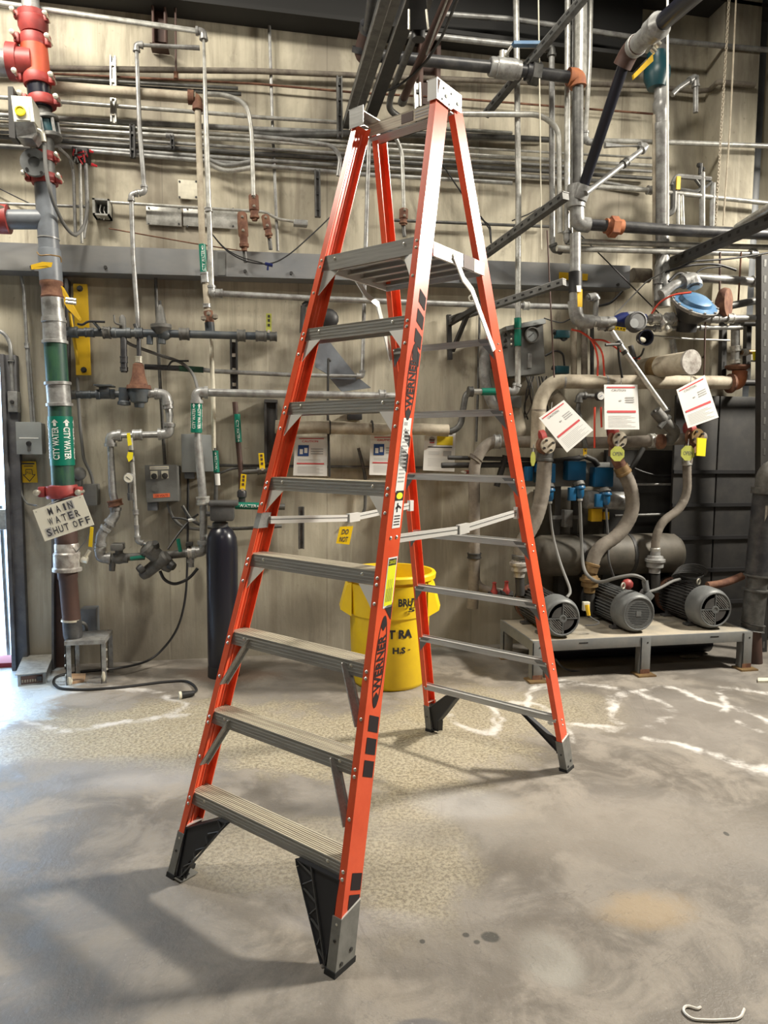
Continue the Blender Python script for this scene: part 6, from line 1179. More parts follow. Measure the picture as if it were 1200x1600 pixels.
t = thing('orange_flange_fitting', 'rust orange elbow and flange at the right end of the beige pipe', 'fitting', at(1150, 620, .45)); obj('flange', MB().lathe(at(1138, 599, .42), V((1, 0, 0)), [(0, .06), (.012, .08), (.03, .08), (.035, .06)], 18), 'rust', t); obj('elbow', MB().tube(rounded([at(1143, 600, .42), at(1154, 597, .42), at(1156, 580, .42)], .06), .06, 16), 'rust_orange', t); obj('top_flange', MB().lathe(at(1152, 578, .42), V((0, 0, 1)), [(0, .07), (.02, .095), (.035, .095), (.04, .05)], 18), 'rust', t)
t = run('pale vertical pipe above the orange fitting with a small side valve', [(1149, 500), (1149, 570)], 6.5, 'galv', .45, 'pipe', 'vertical_pipe', n=14, coup=((1149, 505, 6, 1.3, 'galv'), (1149, 545, 4, 1.2, 'galv_bright'), (1149, 565, 3, 1.25, 'galv_bright')))
run('brass side valve pipe running right from the pale vertical pipe', [(1156, 551), (1170, 550), (1215, 551)], 3.6, 'brass', .45, 'pipe', 'side_pipe', coup=((1163, 551, 4, 1.5, 'galv_bright'),)); tag(obj('yellow_tag', pxpoly([(1176, 549), (1181, 549), (1182, 563), (1177, 563)], .5, .004), 'yellow_tag'), 'tiny yellow tag on the brass side valve at the right edge', 'tag')
# supply header with three outlets, hoses, papers
t = run('grey supply header running behind the three tilted papers', [(738, 950, .3), (741, 905, .3), (741, 720, .3), (762, 690, .3), (960, 692, .42), (1100, 684, .42)], 9, 'hose_grey', .42, 'pipe', 'supply_header', bend=1.8, n=20, coup=((741, 716, 3, 1.2, 'dusty', .3), (741, 868, 4, 1.15, 'dark_steel', .3), (776, 690, 5, 1.2, 'galv', .3), (1018, 689, 4, 1.2, 'galv_bright')))
run('pipe stub curving from the foot of the header to two red valves', [(741, 890), (744, 915), (762, 924), (790, 928)], 7.5, 'hose_grey', .3, 'pipe', 'pipe_stub', bend=3)
for x, y, lb in ((772, 918, 'left small red valve low on the wall behind the ladder'), (791, 916, 'right small red valve low on the wall behind the ladder')):
    t = thing('red_valve', lb, 'valve', at(x, y+12, .35)); obj('bonnet', MB().lathe(at(x, y+12, .35), (0, 0, 1), [(0, .03), (.03, .03), (.05, .018), (.09, .014), (.1, .02), (.11, .001)], 10), 'red_iron', t); obj('base', MB().tube([at(x-9, y+12, .35), at(x+9, y+13, .35)], .03, 8), 'dark_steel', t)
for i, (x, y, lb) in enumerate(((855, 696, 'white-faced flange at the left end of the supply header'), (967, 687, 'white-faced flange in the middle of the supply header'), (1088, 682, 'rust-stained flange at the right of the supply header'))):
    t = thing('blind_flange', lb, 'flange', at(x, y+14, .6)); nrm = V((.15, -1, .0)); A = at(x, y, .52)
    obj('disc', MB().lathe(A, nrm, [(0, .060), (.02, .062), (.022, .001)], 22), 'cream_pipe' if i < 2 else 'brass', t); obj('back_disc', MB().lathe(A-nrm*.06, nrm, [(0, .045), (.01, .070), (.045, .070), (.05, .05)], 20), 'rust', t)
    bm_ = MB()
    for k_ in range(4): an = k_*math.pi/2+.5; bm_.cyl(A+V((math.cos(an)*.042, -.015, math.sin(an)*.042)), A+V((math.cos(an)*.042, -.038, math.sin(an)*.042)), .010, n=6)
    obj('bolts', bm_, 'dark_bolt', t, kind='stuff'); obj('red_collar', MB().lathe(A+V((-.05, .06, .05)), V((1, 0, .2)), [(0, .04), (.01, .065), (.05, .065), (.06, .04)], 14), 'red_iron', t); obj('tee', MB().cyl(A+V((0, .07, 0)), A+V((0, .07, -.13)), .042, n=16), 'rust', t)
for i, (P_, m_, lb) in enumerate(((([(852, 708), (848, 770), (838, 810), (815, 850), (812, 880)]), 'hose_grey', 'left thick grey flexible hose curving behind the right ladder rail'), (([(970, 730), (986, 760), (990, 800), (968, 836), (932, 858), (922, 892)]), 'hose_grey', 'middle thick grey flexible hose curving down to the middle pump'), (([(1073, 715), (1074, 770), (1062, 796), (1034, 815), (1024, 840), (1024, 868)]), 'hose_grey', 'right flexible hose curving down to the right pump'))):
    W = wpts(P_, .45); r = (11.5, 10.5, 6.5)[i]*mpp(W[0]); pts = rounded(W, .25, 10); Q_ = []; 
    for a_, b_ in zip(pts[:-1], pts[1:]):
        k_ = max(1, int((b_-a_).length/.012))
        for j in range(k_): Q_.append(a_.lerp(b_, j/k_))
    t = thing('flexible_hose', lb, 'hose', W[-1]); obj('braid', MB().tube(Q_, [r*(1.0 if j % 2 else 1.035) for j in range(len(Q_))], 16), m_, t)
    for p0, p1 in ((W[0], W[1]), (W[-1], W[-2])):
        d = (p1-p0).normalized(); obj('end_ferrule', MB().lathe(p0-d*.01, d, [(0, r*1.1), (.05, r*1.12), (.055, r*1.2), (.07, r*1.2), (.075, r*1.05)], 16), ('galv_dark', 'brass', 'galv_bright')[i], t)
for x, y, r_, m_, lb in ((922, 915, 13, 'brass', 'brass-coloured hose coupling above the middle pump'), (1024, 885, 13, 'galv', 'pale stepped hose coupling above the right pump'), (812, 890, 13, 'silver_foil', 'foil-wrapped coupling above the left pump behind the rail')):
    t = thing('hose_coupling', lb, 'coupling', at(x, y+22, .45)); A = at(x, y-24, .45); s_ = mpp(A); obj('body', MB().lathe(A, (0, 0, -1), [(0, r_*.55*s_), (.02, r_*.6*s_), (.035, r_*.6*s_), (.04, r_*.9*s_), (.06, r_*1.0*s_), (.065, r_*1.2*s_), (.085, r_*1.2*s_), (.09, r_*1.0*s_), (.13, r_*1.0*s_), (.135, r_*.7*s_), (.18, r_*.65*s_)], 20), m_, t)
    obj('adapter', MB().cyl(at(x, y+12, .45), at(x+1, y+40, .45), .036), 'dark_steel', t)
run('dark red pipe between middle flange and middle flexible hose', [(962, 700), (962, 712), (974, 738)], 9.5, 'rust', .45, 'pipe', 'rusty_pipe', n=16); run('short pale pipe between right flange and right flexible hose', [(1077, 694), (1074, 724)], 7.5, 'hose_grey', .45, 'pipe', 'pipe_stub', n=16)
t = thing('corroded_valve', 'corroded grey valve body where the silver rod ends', 'valve', at(1045, 690, .55)); obj('body', MB().tube(rounded([at(1024, 642, .6), at(1038, 658, .6), at(1056, 676, .55), at(1044, 690, .5)], .05), .045, 12), 'cast_grey', t); obj('collar', MB().lathe(at(1028, 690, .5), V((1, 0, 0)), [(0, .04), (.01, .06), (.04, .06), (.05, .04)], 14), 'rust', t); obj('stub', MB().tube([at(1022, 645, .6), at(1046, 640, .6)], .022, 8).tube([at(1030, 668, .62), at(1046, 650, .62)], .022, 8), 'galv_dark', t)
t = thing('small_white_gauge', 'small round gauge with a pale blue face left of the middle paper', 'gauge', at(937, 632, .5)); A = at(938, 619, .52); obj('case', MB().lathe(A+V((0, .03, 0)), (0, -1, 0), [(0, .034), (.035, .036), (.038, .030)], 20), 'black', t); obj('stem', MB().tube([A+V((0, .02, 0)), A+V((-.05, .05, 0))], .012, 8), 'galv_dark', t); obj('face', MB().lathe(A+V((0, -.009, 0)), (0, -1, 0), [(0, .029), (.001, .029)], 18), 'white', t); obj('needle', bar(A+V((-.010, -.012, -.008)), A+V((.012, -.012, .008)), .003, .002, (0, 1, 0)), 'print_blue', t)
run('dark pipe fittings running left from the small white gauge', [(928, 619), (905, 618), (903, 640), (915, 700)], 4, 'galv_dark', .45, 'pipe', 'gauge_line', bend=0, fit='galv_dark')
run('white duct elbow stub behind the left paper', [(862, 618), (880, 640), (888, 668)], 14, 'cream_pipe', .2, 'pipe', 'duct_elbow', bend=1)
def paper(lb, Q, off=.66):
    t = thing('paper_sign', lb, 'sign', at((Q[0][0]+Q[2][0])/2, max(q[1] for q in Q), off)); obj('sheet', pxpoly(Q, off, .003), 'paper', t); f_ = bil(Q, off+.001); r_, g_, d_ = MB(), MB(), MB()
    obj('red_stripe', qrect(MB(), f_, .08, .925, .92, .955), 'print_red', t); qrect(r_, f_, .08, .375, .92, .425); put_text(d_, 'F. MARLEY', lambda u, v_: f_(.2+.45*u, .85+.05*v_)) if 0 else put_text(d_, 'CAUTION', lambda u, v_: f_(.22+.42*u, .85+.05*v_))
    for k_ in range(3): qrect(g_, f_, .62, .60+.05*k_, .88, .625+.05*k_)
    for k_ in range(8): qrect(g_, f_, .10, .06+.034*k_, .90-.12*(k_ % 3), .067+.034*k_)
    qrect(g_, f_, .44, .63, .50, .66)
    for nm_, m_, q_ in (('red_stripe', r_, 'print_red'), ('small_print', g_, 'print_grey'), ('heading', d_, 'print_dark')): obj(nm_, m_, q_, t)
    obj('tie', MB().tube([at((Q[0][0]+Q[1][0])/2, (Q[0][1]+Q[1][1])/2, off-.001), at((Q[0][0]+Q[1][0])/2+1, (Q[0][1]+Q[1][1])/2-10, off-.1)], .003, 5), 'cord_grey', t)
paper('strongly tilted white notice paper with red stripes, left of the three', [(842, 653), (881, 625), (927, 672), (886, 707)])
paper('straight white notice paper with red stripes, middle of the three', [(944, 601), (996, 601), (999, 671), (945, 671)])
paper('slightly tilted white notice paper hung right of the silver rod', [(1057, 609), (1101, 586), (1123, 652), (1075, 669)])
def octag(lb, x, y, r_, off=.66, sx=1.0):
    t = thing('olive_tag', lb, 'tag', at(x, y+r_, off)); A = at(x, y, off); s_ = mpp(A); P_ = [A+V((math.cos(math.pi/8+k_*math.pi/4)*r_*s_*sx, 0, math.sin(math.pi/8+k_*math.pi/4)*r_*s_)) for k_ in range(8)]
    obj('disc', MB().prism(P_, (0, .008, 0)), 'olive_tag', t); obj('strap', MB().tube([at(x, y-r_+2, off-.004), at(x+1, y-r_-10, off-.14)], .004, 5), 'cord_grey', t)
    if sx > .5: a_ = MB(); put_text(a_, 'OPEN', lambda u, v_: A+V(((u-.5)*r_*1.3*s_, -.001, (v_-.5)*r_*.5*s_))); obj('lettering', a_, 'cast_grey', t)
octag('round olive tag seen edge-on left of the tilted paper', 833, 717, 12, .66, .35); octag('octagonal olive tag under the middle paper', 965, 709, 12.5); octag('octagonal olive tag under the right flange', 1075, 708, 12.5)
tag(obj('yellow_tag', pxpoly([(1090, 684), (1104, 685), (1102, 713), (1089, 712)], .68, .012), 'yellow_tag'), 'bright yellow plastic tag beside the octagonal tag at the right', 'tag')
for lb, P_, r_ in (('dark horizontal pipe under the supply header, left part', [(690, 727), (830, 726), (870, 720), (905, 716), (912, 712), (930, 720), (934, 728)], 4.5), ('dark round bar below the ladder side, behind the fifth rear bar', [(700, 715), (834, 718)], 3.4), ('dark diagonal brace beneath the header left of the blue plugs', [(776, 760), (790, 712)], 5), ('dark diagonal brace under the middle of the header', [(985, 735), (1005, 700)], 4)): run(lb, P_, r_, 'dark_steel', .25, 'bar', 'dark_bar')
lever('small red lever on the dark pipe behind the ladder', 726, 738, 736, 737, .3, 'red_iron', 2.6); lever('small yellow lever on the dark pipe by the header foot', 738, 738, 748, 737, .3, 'yellow_paint', 2.6); lever('yellow stub lever beneath the tilted paper', 914, 712, 914, 690, .45, 'yellow_paint', 2.6)
# dark back area: tank, and black sheets added for the shade of the recess
DKX0, DKX1 = at(1050, 800, .28).x, at(1190, 800, .28).x
t = thing('recess_shade', 'tall black sheets added as the shade of the recess behind the right pump', 'shade sheet', ((DKX0+DKX1)/2, -.38, 0)); zt_ = at(1100, 618, .28).z; wd_ = (at(1250, 800, .28).x-DKX0)/3
for k_ in range(3): obj('panel', MB().b2((DKX0+wd_*k_+.006, -.265, .02), (DKX0+wd_*(k_+1)-.006, -.235, zt_), .006), 'dark_steel', t)  # dark sheets stand in for the shade of the recess
for k_ in range(5): obj('shade_rail', MB().b2((DKX0, -.285, .35+k_*.28), (DKX0+3*wd_, -.265, .38+k_*.28)), 'black', t)
t = thing('shade_backing', 'black sheet added as shade on the wall between header and tank behind the middle hose', 'board', at(1000, 850, .05)); obj('board', slab(948, 703, 1075, 990, .06, .05, .004), 'dark_steel', t); obj('board', slab(836, 765, 948, 1000, .05, .04, .004), 'tank_dark', t)  # dark backing added where the wall lies in deep shade
t = thing('insulated_tank', 'large dusty horizontal tank behind the pumps', 'tank', (at(930, 1000, .24).x, -.24, .3)); xa, xb = at(836, 880, .3).x, at(1068, 880, .3).x; zc = at(950, 868, .3).z
obj('shell', MB().lathe((xa, -.235, zc), (1, 0, 0), [(0, .08), (.03, .14), (.08, .17), (xb-xa-.08, .17), (xb-xa-.03, .14), (xb-xa, .08)], 36), 'tank_dark', t)
for f_ in (.28, .62): obj('tank_band', MB().lathe((xa+(xb-xa)*f_, -.235, zc), (1, 0, 0), [(0, .174), (.03, .174)], 36), 'dark_steel', t)
for f_ in (.2, .8): obj('saddle', MB().b2((xa+(xb-xa)*f_, -.17, 0), (xa+(xb-xa)*f_+.06, -.07, zc-.10)), 'dark_steel', t)
t = thing('small_grey_cylinder', 'smaller pale grey horizontal cylinder above the dusty tank', 'tank', at(960, 790, .3)); obj('shell', MB().lathe(at(912, 780, .3), at(978, 783, .3)-at(912, 780, .3), [(0, .06), (.01, .075), (.38, .075), (.39, .06)], 24), 'galv', t)
t = thing('socket_backboard', 'dark steel mounting board carrying the blue plugs', 'board', at(885, 770, .3)); obj('board', slab(816, 722, 952, 760, .24, .04, .004), 'panel_dark', t); obj('post', slab(868, 760, 873, 890, .24, .05), 'dark_steel', t); obj('post', slab(897, 760, 901, 860, .24, .05), 'dark_steel', t)
t2 = thing('grey_switch', 'small grey upright switch box between the two left blue plugs', 'switch', at(889, 825, .3)); obj('body', slab(882, 797, 895, 824, .32, .07, .008), 'galv_dark', t2); obj('arm', slab(864, 806, 905, 811, .28, .02), 'galv_dark', t2)
t2 = thing('yellow_outlet', 'yellow square outlet box below the right blue plug', 'box', at(933, 815, .3)); obj('box', slab(925, 795, 941, 815, .34, .07, .006), 'yellow_paint', t2); obj('plug', slab(944, 800, 952, 812, .33, .05, .004), 'yellow_paint', t2)
def plug(lb, x, y, tilt, bright):
    t = thing('blue_plug', lb, 'plug', at(x, y+40, .42)); A = at(x, y, .36); s_ = mpp(A)
    obj('socket', MB().b2(at(x-13, y-28, .36), at(x+6, y+2, .26), .01), 'blue_plug', t); d = V((tilt, -.5, -1)).normalized()
    q = at(x+2, y+6, .40); obj('neck', MB().lathe(q, d, [(0, 9*s_), (.03, 9.5*s_), (.035, 8*s_)], 14), 'cast_grey', t)
    obj('body', MB().lathe(q+d*.03, V((tilt*.3, -.1, -1)), [(0, 8.5*s_), (.012, 9.5*s_), (.022, 9.5*s_), (.025, 7.5*s_), (.08, 6.5*s_), (.09, 5*s_), (.10, 4*s_)], 16), 'blue_plug', t)
    e_ = q+d*.03+V((tilt*.3, -.1, -1)).normalized()*.10; obj('gland', MB().lathe(e_, V((0, 0, -1)), [(0, 4.5*s_), (.015, 4.5*s_), (.02, 3*s_)], 10), 'galv_bright' if bright else 'black', t); obj('flap', MB().b2(at(x-11, y+14, .44), at(x-4, y+34, .40), .006), 'blue_plug', t); return e_
tag(obj('blue_socket', slab(824, 729, 833, 752, .36, .08, .008), 'blue_plug'), 'small blue socket behind the left flexible hose', 'socket')
ends = [plug('left blue industrial plug on the board behind the hoses', 854, 752, .1, 1), plug('middle blue industrial plug with a bright lower ring', 901, 748, .15, 1), plug('right blue industrial plug in the shade above the yellow outlet', 943, 758, 0, 0)]
# pump platform ---------------------------------------------------------
PY = .965; xA, xB = at(831, 1060, PY).x, at(1172, 1040, PY).x; zT = at(1000, 995, PY).z; PB = .30
t = thing('pump_platform', 'low grey steel platform with a worn pale deck carrying three pump motors', 'platform', ((xA+xB)/2, -PY, 0))
obj('deck', MB().b2((xA, -PY+.005, zT-.012), (xB, -PB, zT), .003), 'table_top', t)
fr_ = obj('front_channel', MB().b2((xA, -PY, zT-.075), (xB, -PY+.012, zT+.003), .002).b2((xA, -PY+.012, zT-.075), (xB, -PY+.04, zT-.068)), 'table_steel', t)
for x in (912, 1117): p = at(x, 1004 if x < 1000 else 990, PY+.001); obj('slot', MB().b2((p.x-.035, -PY-.0015, zT-.030), (p.x+.035, -PY+.001, zT-.022)), 'slot_black', fr_)
obj('back_channel', MB().b2((xA, -PB-.012, zT-.075), (xB, -PB, zT)), 'table_steel', t); obj('side_channel', MB().b2((xA, -PY, zT-.075), (xA+.012, -PB, zT+.002)), 'table_steel', t); obj('side_channel', MB().b2((xB-.012, -PY, zT-.075), (xB, -PB, zT+.002)), 'table_steel', t)
xM = at(1008, 1050, PY).x
for x, y in ((xA, -PY-.004), (xM-.045, -PY-.004), (xB-.075, -PY-.004), (xA, -PB-.08), (xB-.075, -PB-.08)):
    lg_ = obj('leg', MB().b2((x, y, .012), (x+.08, y+.008, zT-.002), .001).b2((x, y, .012), (x+.008, y+.07, zT-.01)), 'table_steel', t); obj('rust_foot', MB().b2((x+.002, y-.001, .012), (x+.078, y+.009, .045)), 'rust', lg_)
    obj('base_plate', MB().b2((x-.035, y-.05, 0), (x+.105, y+.07, .012)), 'brass', lg_); obj('bolt_hole', MB().b2((x+.05, y-.0015, zT-.05), (x+.06, y, zT-.04)), 'slot_black', lg_)
t2 = thing('black_duct_pipe', 'big black pipe lying on the floor under the pump platform', 'pipe', ((xA+xB)/2, -.62, 0)); A, B_ = V((xA+.2, -.50, .10)), V((xB-.05, -.50, .10)); obj('tube', MB().tube([A, B_], .095, 20), 'black_gloss', t2); obj('pale_scrap', MB().sphere((xB-.28, -.62, .012), .09, 10, (1, .5, .12)), 'dusty', t2)
run('curved black hose lying under the left end of the platform', [(868, 1030, .9), (880, 1046, .8), (920, 1052, .8), (960, 1048, .8)], 1.6, 'charcoal', .85, 'hose', 'hose', bend=6)
def motor(lb, x, y, rpx, ln, mc, grille, eye=True):
    c0 = at(x, y, PY-.03 if x < 960 else PY-.08); s_ = mpp(c0); r = rpx*s_; c0 = V((c0.x, c0.y, zT+r*1.03)); ax = V((0, 1, 0))
    t = thing('pump_motor', lb, 'motor', (c0.x, c0.y, zT))
    fc = obj('fan_cover', MB().lathe(c0, ax, [(0, r*.60), (0, r*.80), (.012, r*.92), (.045, r*1.0), (.15, r*1.02), (.155, r*.98)], 36, False), mc, t)
    obj('grille_disc', MB().lathe(c0+ax*.004, ax, [(0, r*.82), (.004, r*.82)], 32), 'slot_black', fc)
    if grille == 'q':
        g_ = MB(); 
        for sx_, sz_ in ((1, 1), (-1, -1)):
            for k_ in range(-9, 10):
                o_ = k_*r*.085
                pts = []
                for j in range(25):
                    u = (j/24-.5)*1.7*r; X_, Z_ = (u+o_)*.707, (-u+o_)*.707
                    if sx_*X_ > r*.04 and sz_*Z_ > r*.04 and math.hypot(X_, Z_) < r*.76 and math.hypot(X_, Z_) > r*.2: pts.append(V((c0.x+X_, c0.y-.001, c0.z+Z_)))
                if len(pts) > 1: g_.add(*(lambda q: (q.v, q.f))(bar(pts[0], pts[-1], .004, .003, (0, 1, 0))))
        obj('grille_slats', g_, 'galv', fc, kind='stuff')
        sp = MB()
        for an in (0, 90, 180, 270): a_ = math.radians(an); sp.add(*(lambda q: (q.v, q.f))(bar(c0+V((math.cos(a_)*r*.1, -.002, math.sin(a_)*r*.1)), c0+V((math.cos(a_)*r*.8, -.002, math.sin(a_)*r*.8)), .007, .004, (0, 1, 0))))
        obj('spokes', sp, mc, fc)
        for sx_, sz_ in ((-1, 1), (1, -1)):
            P_ = [c0+V((sx_*r*.05, -.0, sz_*r*.05))]+[c0+V((sx_*math.cos(a_)*r*.76, 0, sz_*math.sin(a_)*r*.76)) for a_ in [math.radians(k_*9+4) for k_ in range(10)]]
            obj('grille_plate', MB().prism(P_, (0, .003, 0)), 'motor_dark', fc)
        obj('hub', MB().lathe(c0+ax*.002, -ax, [(0, r*.2), (.006, r*.2), (.007, r*.12), (.003, r*.11), (.003, .001)], 20), mc, fc)
    else:
        g_ = MB()
        for k_ in range(-9, 10):
            z_ = k_*r*.085; hw = math.sqrt(max(0, (r*.78)**2-z_*z_))
            if abs(k_) < 2: g_.b2((c0.x-hw, c0.y-.001, c0.z+z_-.003), (c0.x-r*.12, c0.y+.003, c0.z+z_+.003)); g_.b2((c0.x+r*.12, c0.y-.001, c0.z+z_-.003), (c0.x+hw, c0.y+.003, c0.z+z_+.003))
            else: g_.b2((c0.x-hw, c0.y-.001, c0.z+z_-.003), (c0.x+hw, c0.y+.003, c0.z+z_+.003))
        obj('grille_slats', g_, mc, fc, kind='stuff'); obj('hub', MB().b2((c0.x-r*.13, c0.y-.003, c0.z-r*.13), (c0.x+r*.13, c0.y+.002, c0.z+r*.13)), mc, fc)
    obj('rim_ring', MB().torus(c0+V((0, -.001, 0)), (0, 1, 0), r*.82, .006, 36, 8), mc, fc)
    obj('frame', MB().lathe(c0+ax*.15, ax, [(0, r*.84), (ln, r*.84), (ln+.02, r*.6), (ln+.04, r*.45)], 28), 'motor_dark', t)
    fn_ = MB()
    for k_ in range(34):
        a_ = 2*math.pi*k_/34; dr = V((math.cos(a_), 0, math.sin(a_)))
        fn_.add(*(lambda q: (q.v, q.f))(bar(c0+ax*.16+dr*r*.88, c0+ax*(.14+ln)+dr*r*.88, .005, r*.14, dr)))
    obj('cooling_fins', fn_, 'motor_dark' if mc != 'motor_grey' or grille == 'q' else 'motor_grey', t, kind='stuff')
    for y_ in (.18, .10+ln): obj('foot', MB().b2((c0.x-r*.85, c0.y+y_-.03, zT), (c0.x+r*.85, c0.y+y_+.03, zT+.02), .004).b2((c0.x-r*.6, c0.y+y_-.02, zT+.01), (c0.x+r*.6, c0.y+y_+.02, c0.z-r*.5)), 'motor_dark', t)
    obj('end_bell', MB().lathe(c0+ax*(.15+ln), ax, [(0, r*1.0), (.03, r*1.0), (.04, r*.6), (.05, r*.5)], 28), 'grey_paint' if grille != 'q' else 'rust', t); obj('pump_casing', MB().lathe(c0+ax*(.20+ln), ax, [(-.02, r*.3), (0, r*.95), (.03, r*.95), (.05, r*.8), (.06, r*.4)], 24), 'dark_steel', t)
    if eye: obj('lifting_eye', MB().torus(c0+ax*(.12+ln*.25)+V((0, 0, r*1.12)), V((.5, -1, 0)), .022, .007, 16, 8), 'bolt', t)
    return t, c0, r
m1, c1_, r1_ = motor('left pump motor with a round quartered grille, just right of the ladder rail', 880, 957, 32, .38, 'motor_grey', 'q', False)
m2, c2_, r2_ = motor('middle pump motor, light grey with fine horizontal grille slots', 998, 957, 31, .46, 'motor_grey', 'h')
m3, c3_, r3_ = motor('right pump motor, dark finned body with a dented quartered grille', 1118, 947, 32, .39, 'motor_grey', 'q')
obj('terminal_box', MB().box(c2_+V((r2_*.75, .10, r2_*.75)), (.07, .10, .08), Matrix.Rotation(.7, 3, 'Y'), .01), 'motor_grey', m2); obj('conduit_gland', MB().cyl(c2_+V((r2_*.72, .08, r2_*1.0)), c2_+V((r2_*.68, .10, r2_*1.55)), .024), 'motor_grey', m2)
obj('red_guard', MB().sphere(c2_+V((r2_*.5, .30, r2_*1.1)), .05, 10, (1, .7, .9)), 'red_iron', m2)
def cord(lb, P_, r, m='cord_grey'):
    t = thing('motor_cord', lb, 'cord', P_[-1]); obj('cord', MB().tube(rounded(P_, .12, 8), r, 8), m, t)
cord('grey cord from the left blue plug down to the left motor', [ends[0], ends[0]+V((.02, -.02, -.25)), at(875, 880, .55), at(893, 925, .75), c1_+V((r1_*.35, .06, r1_*.95))], .011)
cord('thick grey cord swooping from the middle blue plug to the middle motor', [ends[1], at(909, 860, .42), at(912, 895, .5), at(935, 912, .7), at(965, 902, .8), at(990, 898, .85), at(1004, 903, .85), c2_+V((r2_*.68, .10, r2_*1.5))], .013)
cord('dark cord from the right blue plug down behind the middle motor', [ends[2], at(951, 850, .45), at(950, 875, .5), at(960, 905, .45)], .010, 'charcoal')
cord('grey cord from the middle motor to the right motor', [at(1012, 925, .8), at(1030, 920, .75), at(1050, 908, .7), at(1062, 905, .6)], .011)
t = thing('yellow_plug', 'yellow and white plug lying between left and middle motors', 'plug', at(917, 955, .8)); obj('box', MB().b2(at(912, 941, .74), at(919, 953, .71), .004), 'ivory', t); obj('plug', MB().cyl(at(917, 945, .82), at(920, 962, .84), .017, .013, 10), 'yellow_paint', t); obj('lead', MB().tube(rounded([at(920, 962, .84), at(928, 968, .84), at(938, 972, .84), at(930, 977, .86), at(915, 977, .86)], .04), .005, 6), 'charcoal', t)
t = thing('coiled_cable', 'tangled coil of dark cable lying on the right motor', 'cable', at(1075, 905, .5))
for k_ in range(6): obj('loop', MB().tube([at(1074+24*math.cos(a_)+k_*1.5, 900+(6+k_)*math.sin(a_)-k_*1.5, .55-.05*math.sin(a_)) for a_ in [i*2*math.pi/16+k_*.4 for i in range(15)]], .006, 6), 'charcoal', t)
run('rusty stub pipe end sticking out right of the right motor', [(1105, 915), (1130, 912), (1160, 900)], 6, 'rust', .45, 'pipe', 'rusty_stub', n=12)
run('black hose looping in the shade behind the right pump', [(1030, 830), (1050, 858), (1075, 862), (1100, 850)], 3.5, 'charcoal', .2, 'hose', 'hose', bend=6); run('thin pale conduit along the wall above the tank', [(985, 757), (1180, 756)], 1.8, 'galv', .2); run('second pale conduit crossing behind the right flexible hose', [(960, 806), (1090, 802)], 2.4, 'galv_dark', .2)
for (x, y0, y1, r_, m_, lb) in ((897, 512, 592, 4.5, 'cream_pipe', 'cream vertical pipe left of three behind the red hoses'), (913, 508, 592, 5, 'dusty', 'dusty vertical pipe in the middle of three behind the red hoses'), (925, 508, 592, 3, 'dark_steel', 'thin dark vertical pipe right of three behind the red hoses')): run(lb, [(x, y0), (x, y1)], r_, m_, .12, 'pipe', 'vertical_pipe')
t = thing('tangled_wires', 'tangle of dark and grey wires hanging under the instrument box', 'wire', at(830, 650, .3))
for k_ in range(9):
    x0 = 822+k_*4; P_ = [at(x0, 588, .3), at(x0+random.uniform(-12, 8), 610, .32), at(x0+random.uniform(-14, 6), 635, .28), at(x0+random.uniform(-16, 4), 655+k_*2, .2)]; obj('wire', MB().tube(rounded(P_, .08), .006, 5), ('black', 'cord_grey', 'black')[k_ % 3], t)
run('pair of rusty thin rods above the right end of the long beige pipe, left one', [(1102, 500), (1100, 592)], 1.3, 'brown_steel', .5, 'rod', 'hanger_rod')
run('black cable drooping across the dark sheets behind the right hose', [(965, 720), (1020, 745), (1075, 742), (1130, 715)], 1.8, 'black', .16, 'cable', 'cable', bend=10)
run('dark conduit crossing behind the beige pipe stub', [(985, 540), (1000, 590)], 4, 'charcoal', .15, 'hose', 'hose'); run('grey hose loop left of the dark right uprights', [(1050, 530), (1055, 560), (1068, 585)], 5, 'galv', .2, 'hose', 'hose', bend=6)
# right hand column pipe and struts
t = thing('right_standpipe', 'thick dark standpipe with ribbed couplings at the right edge', 'pipe', V((at(1172, 1040, .82).x, -.82, 0)))
def sr(nm, x0, y0, x1, y1, r_, m, prof=None): return sg(nm, x0, y0, x1, y1, r_, m, prof, t, .82)
sr('pipe_section', 1197, 772, 1184, 900, 19, 'black_pipe'); sr('elbow_collar', 1198, 762, 1197, 772, 22, 'galv_dark'); obj('elbow', MB().tube(rounded([at(1197, 764, .82), at(1200, 738, .82), at(1235, 725, .82)], .12), .082, 18), 'cast_grey', t)
sr('coupling', 1184, 898, 1181, 923, 18.5, 'galv_dark', ((0, 1.1), (.1, 1.1), (.12, .82), (.88, .82), (.9, 1.08), (1, 1.08))); sr('pipe_section', 1181, 922, 1175, 978, 16, 'galv_dark'); sr('coupling', 1176, 974, 1174, 984, 18, 'galv_dark', ((0, 1.05), (.2, .82), (.8, .82), (1, 1.05))); sr('foot_section', 1176, 984, 1179, 1046, 12, 'brown_steel')
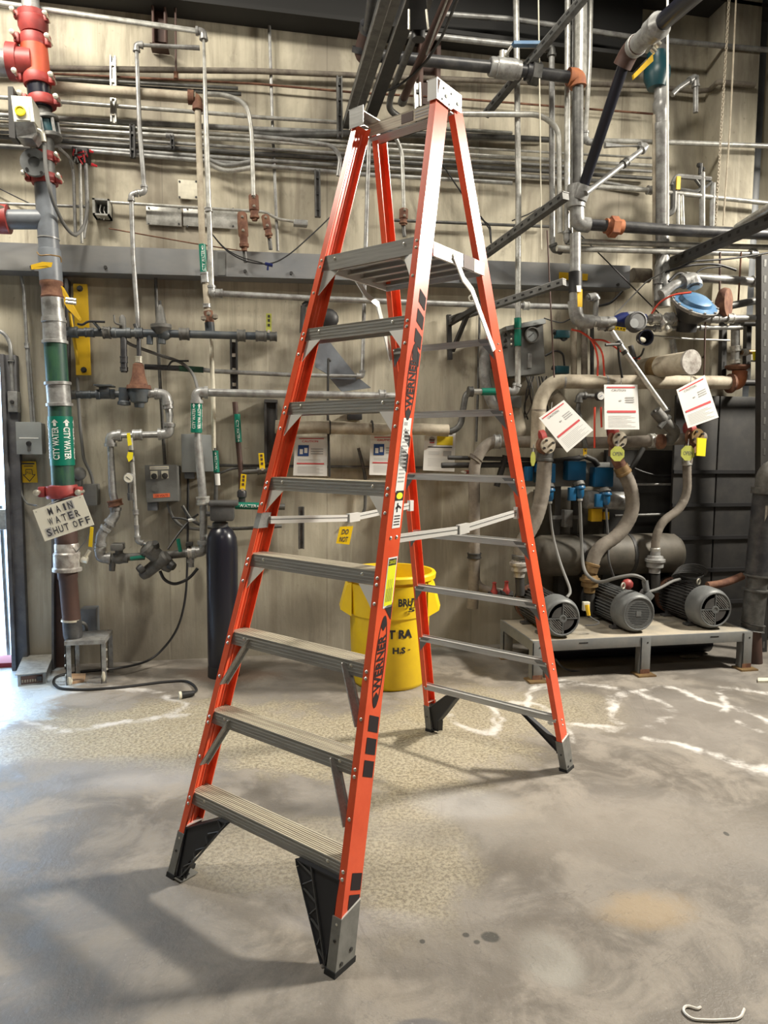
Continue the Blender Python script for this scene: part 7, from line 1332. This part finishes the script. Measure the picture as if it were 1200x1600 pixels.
obj('white_runs', MB().loft([at(1196, 790, .905), at(1200, 790, .91), at(1198, 800, .905)], [at(1190, 895, .87), at(1198, 895, .88), at(1194, 896, .86)]), 'dusty', t)
for i, (x, y0, y1, w_, off, lb) in enumerate(((1191, 400, 1010, .065, .55, 'tall dark slotted upright strut at the right edge'), (1130, 500, 600, .045, .3, 'short dark upright behind the pale vertical pipe, left one'), (1168, 500, 600, .045, .35, 'short dark upright right of the pale vertical pipe'))):
    A, B_ = at(x, y0, off), at(x-2, y1, off); 
    if i == 0: B_ = V((B_.x, B_.y, 0))
    t = thing('upright_strut', lb, 'strut', B_); obj('channel', bar(B_, A, w_, w_, (0, -1, 0)), 'dark_steel', t); sm = MB(); d = A-B_; n_ = 26 if i == 0 else 5
    for k_ in range(n_): sm.box(B_+d*((k_+.5)/n_)+V((0, -w_*.5, 0)), (w_*.3, .004, d.length/n_*.45))
    obj('slots', sm, 'galv_dark' if i == 0 else 'slot_black', t, kind='stuff')
for y, lb in ((505, 'dark crossbar at the right edge below the meter line'), (598, 'dark crossbar at the right edge level with the beige pipe')): run(lb, [(1160, y, .4), (1215, y, .4)], 5, 'dark_steel', .4, 'bar', 'dark_bar')
t = thing('wall_gap_rack', 'dark steel shelf frame with a sloping bar at the far right', 'rack', at(1130, 600, .15)); obj('bar', MB().b2(at(1100, 560, .15), at(1190, 566, .1)), 'dark_steel', t); obj('brace', MB().tube(rounded([at(1100, 560, .15), at(1112, 543, .15), at(1150, 542, .15)], .03), .02, 8), 'dark_steel', t)
tag(obj('white_strip', MB().loft([fl(1184, 1062)+V((0, 0, .001)), fl(1215, 1062)+V((0, 0, .001)), fl(1215, 1067)+V((0, 0, .001)), fl(1184, 1067)+V((0, 0, .001))], [fl(1184, 1062)+V((0, 0, .015)), fl(1215, 1062)+V((0, 0, .015)), fl(1215, 1067)+V((0, 0, .015)), fl(1184, 1067)+V((0, 0, .015))]), 'ivory'), 'small off-white strip lying on the floor at the right edge', 'strip')
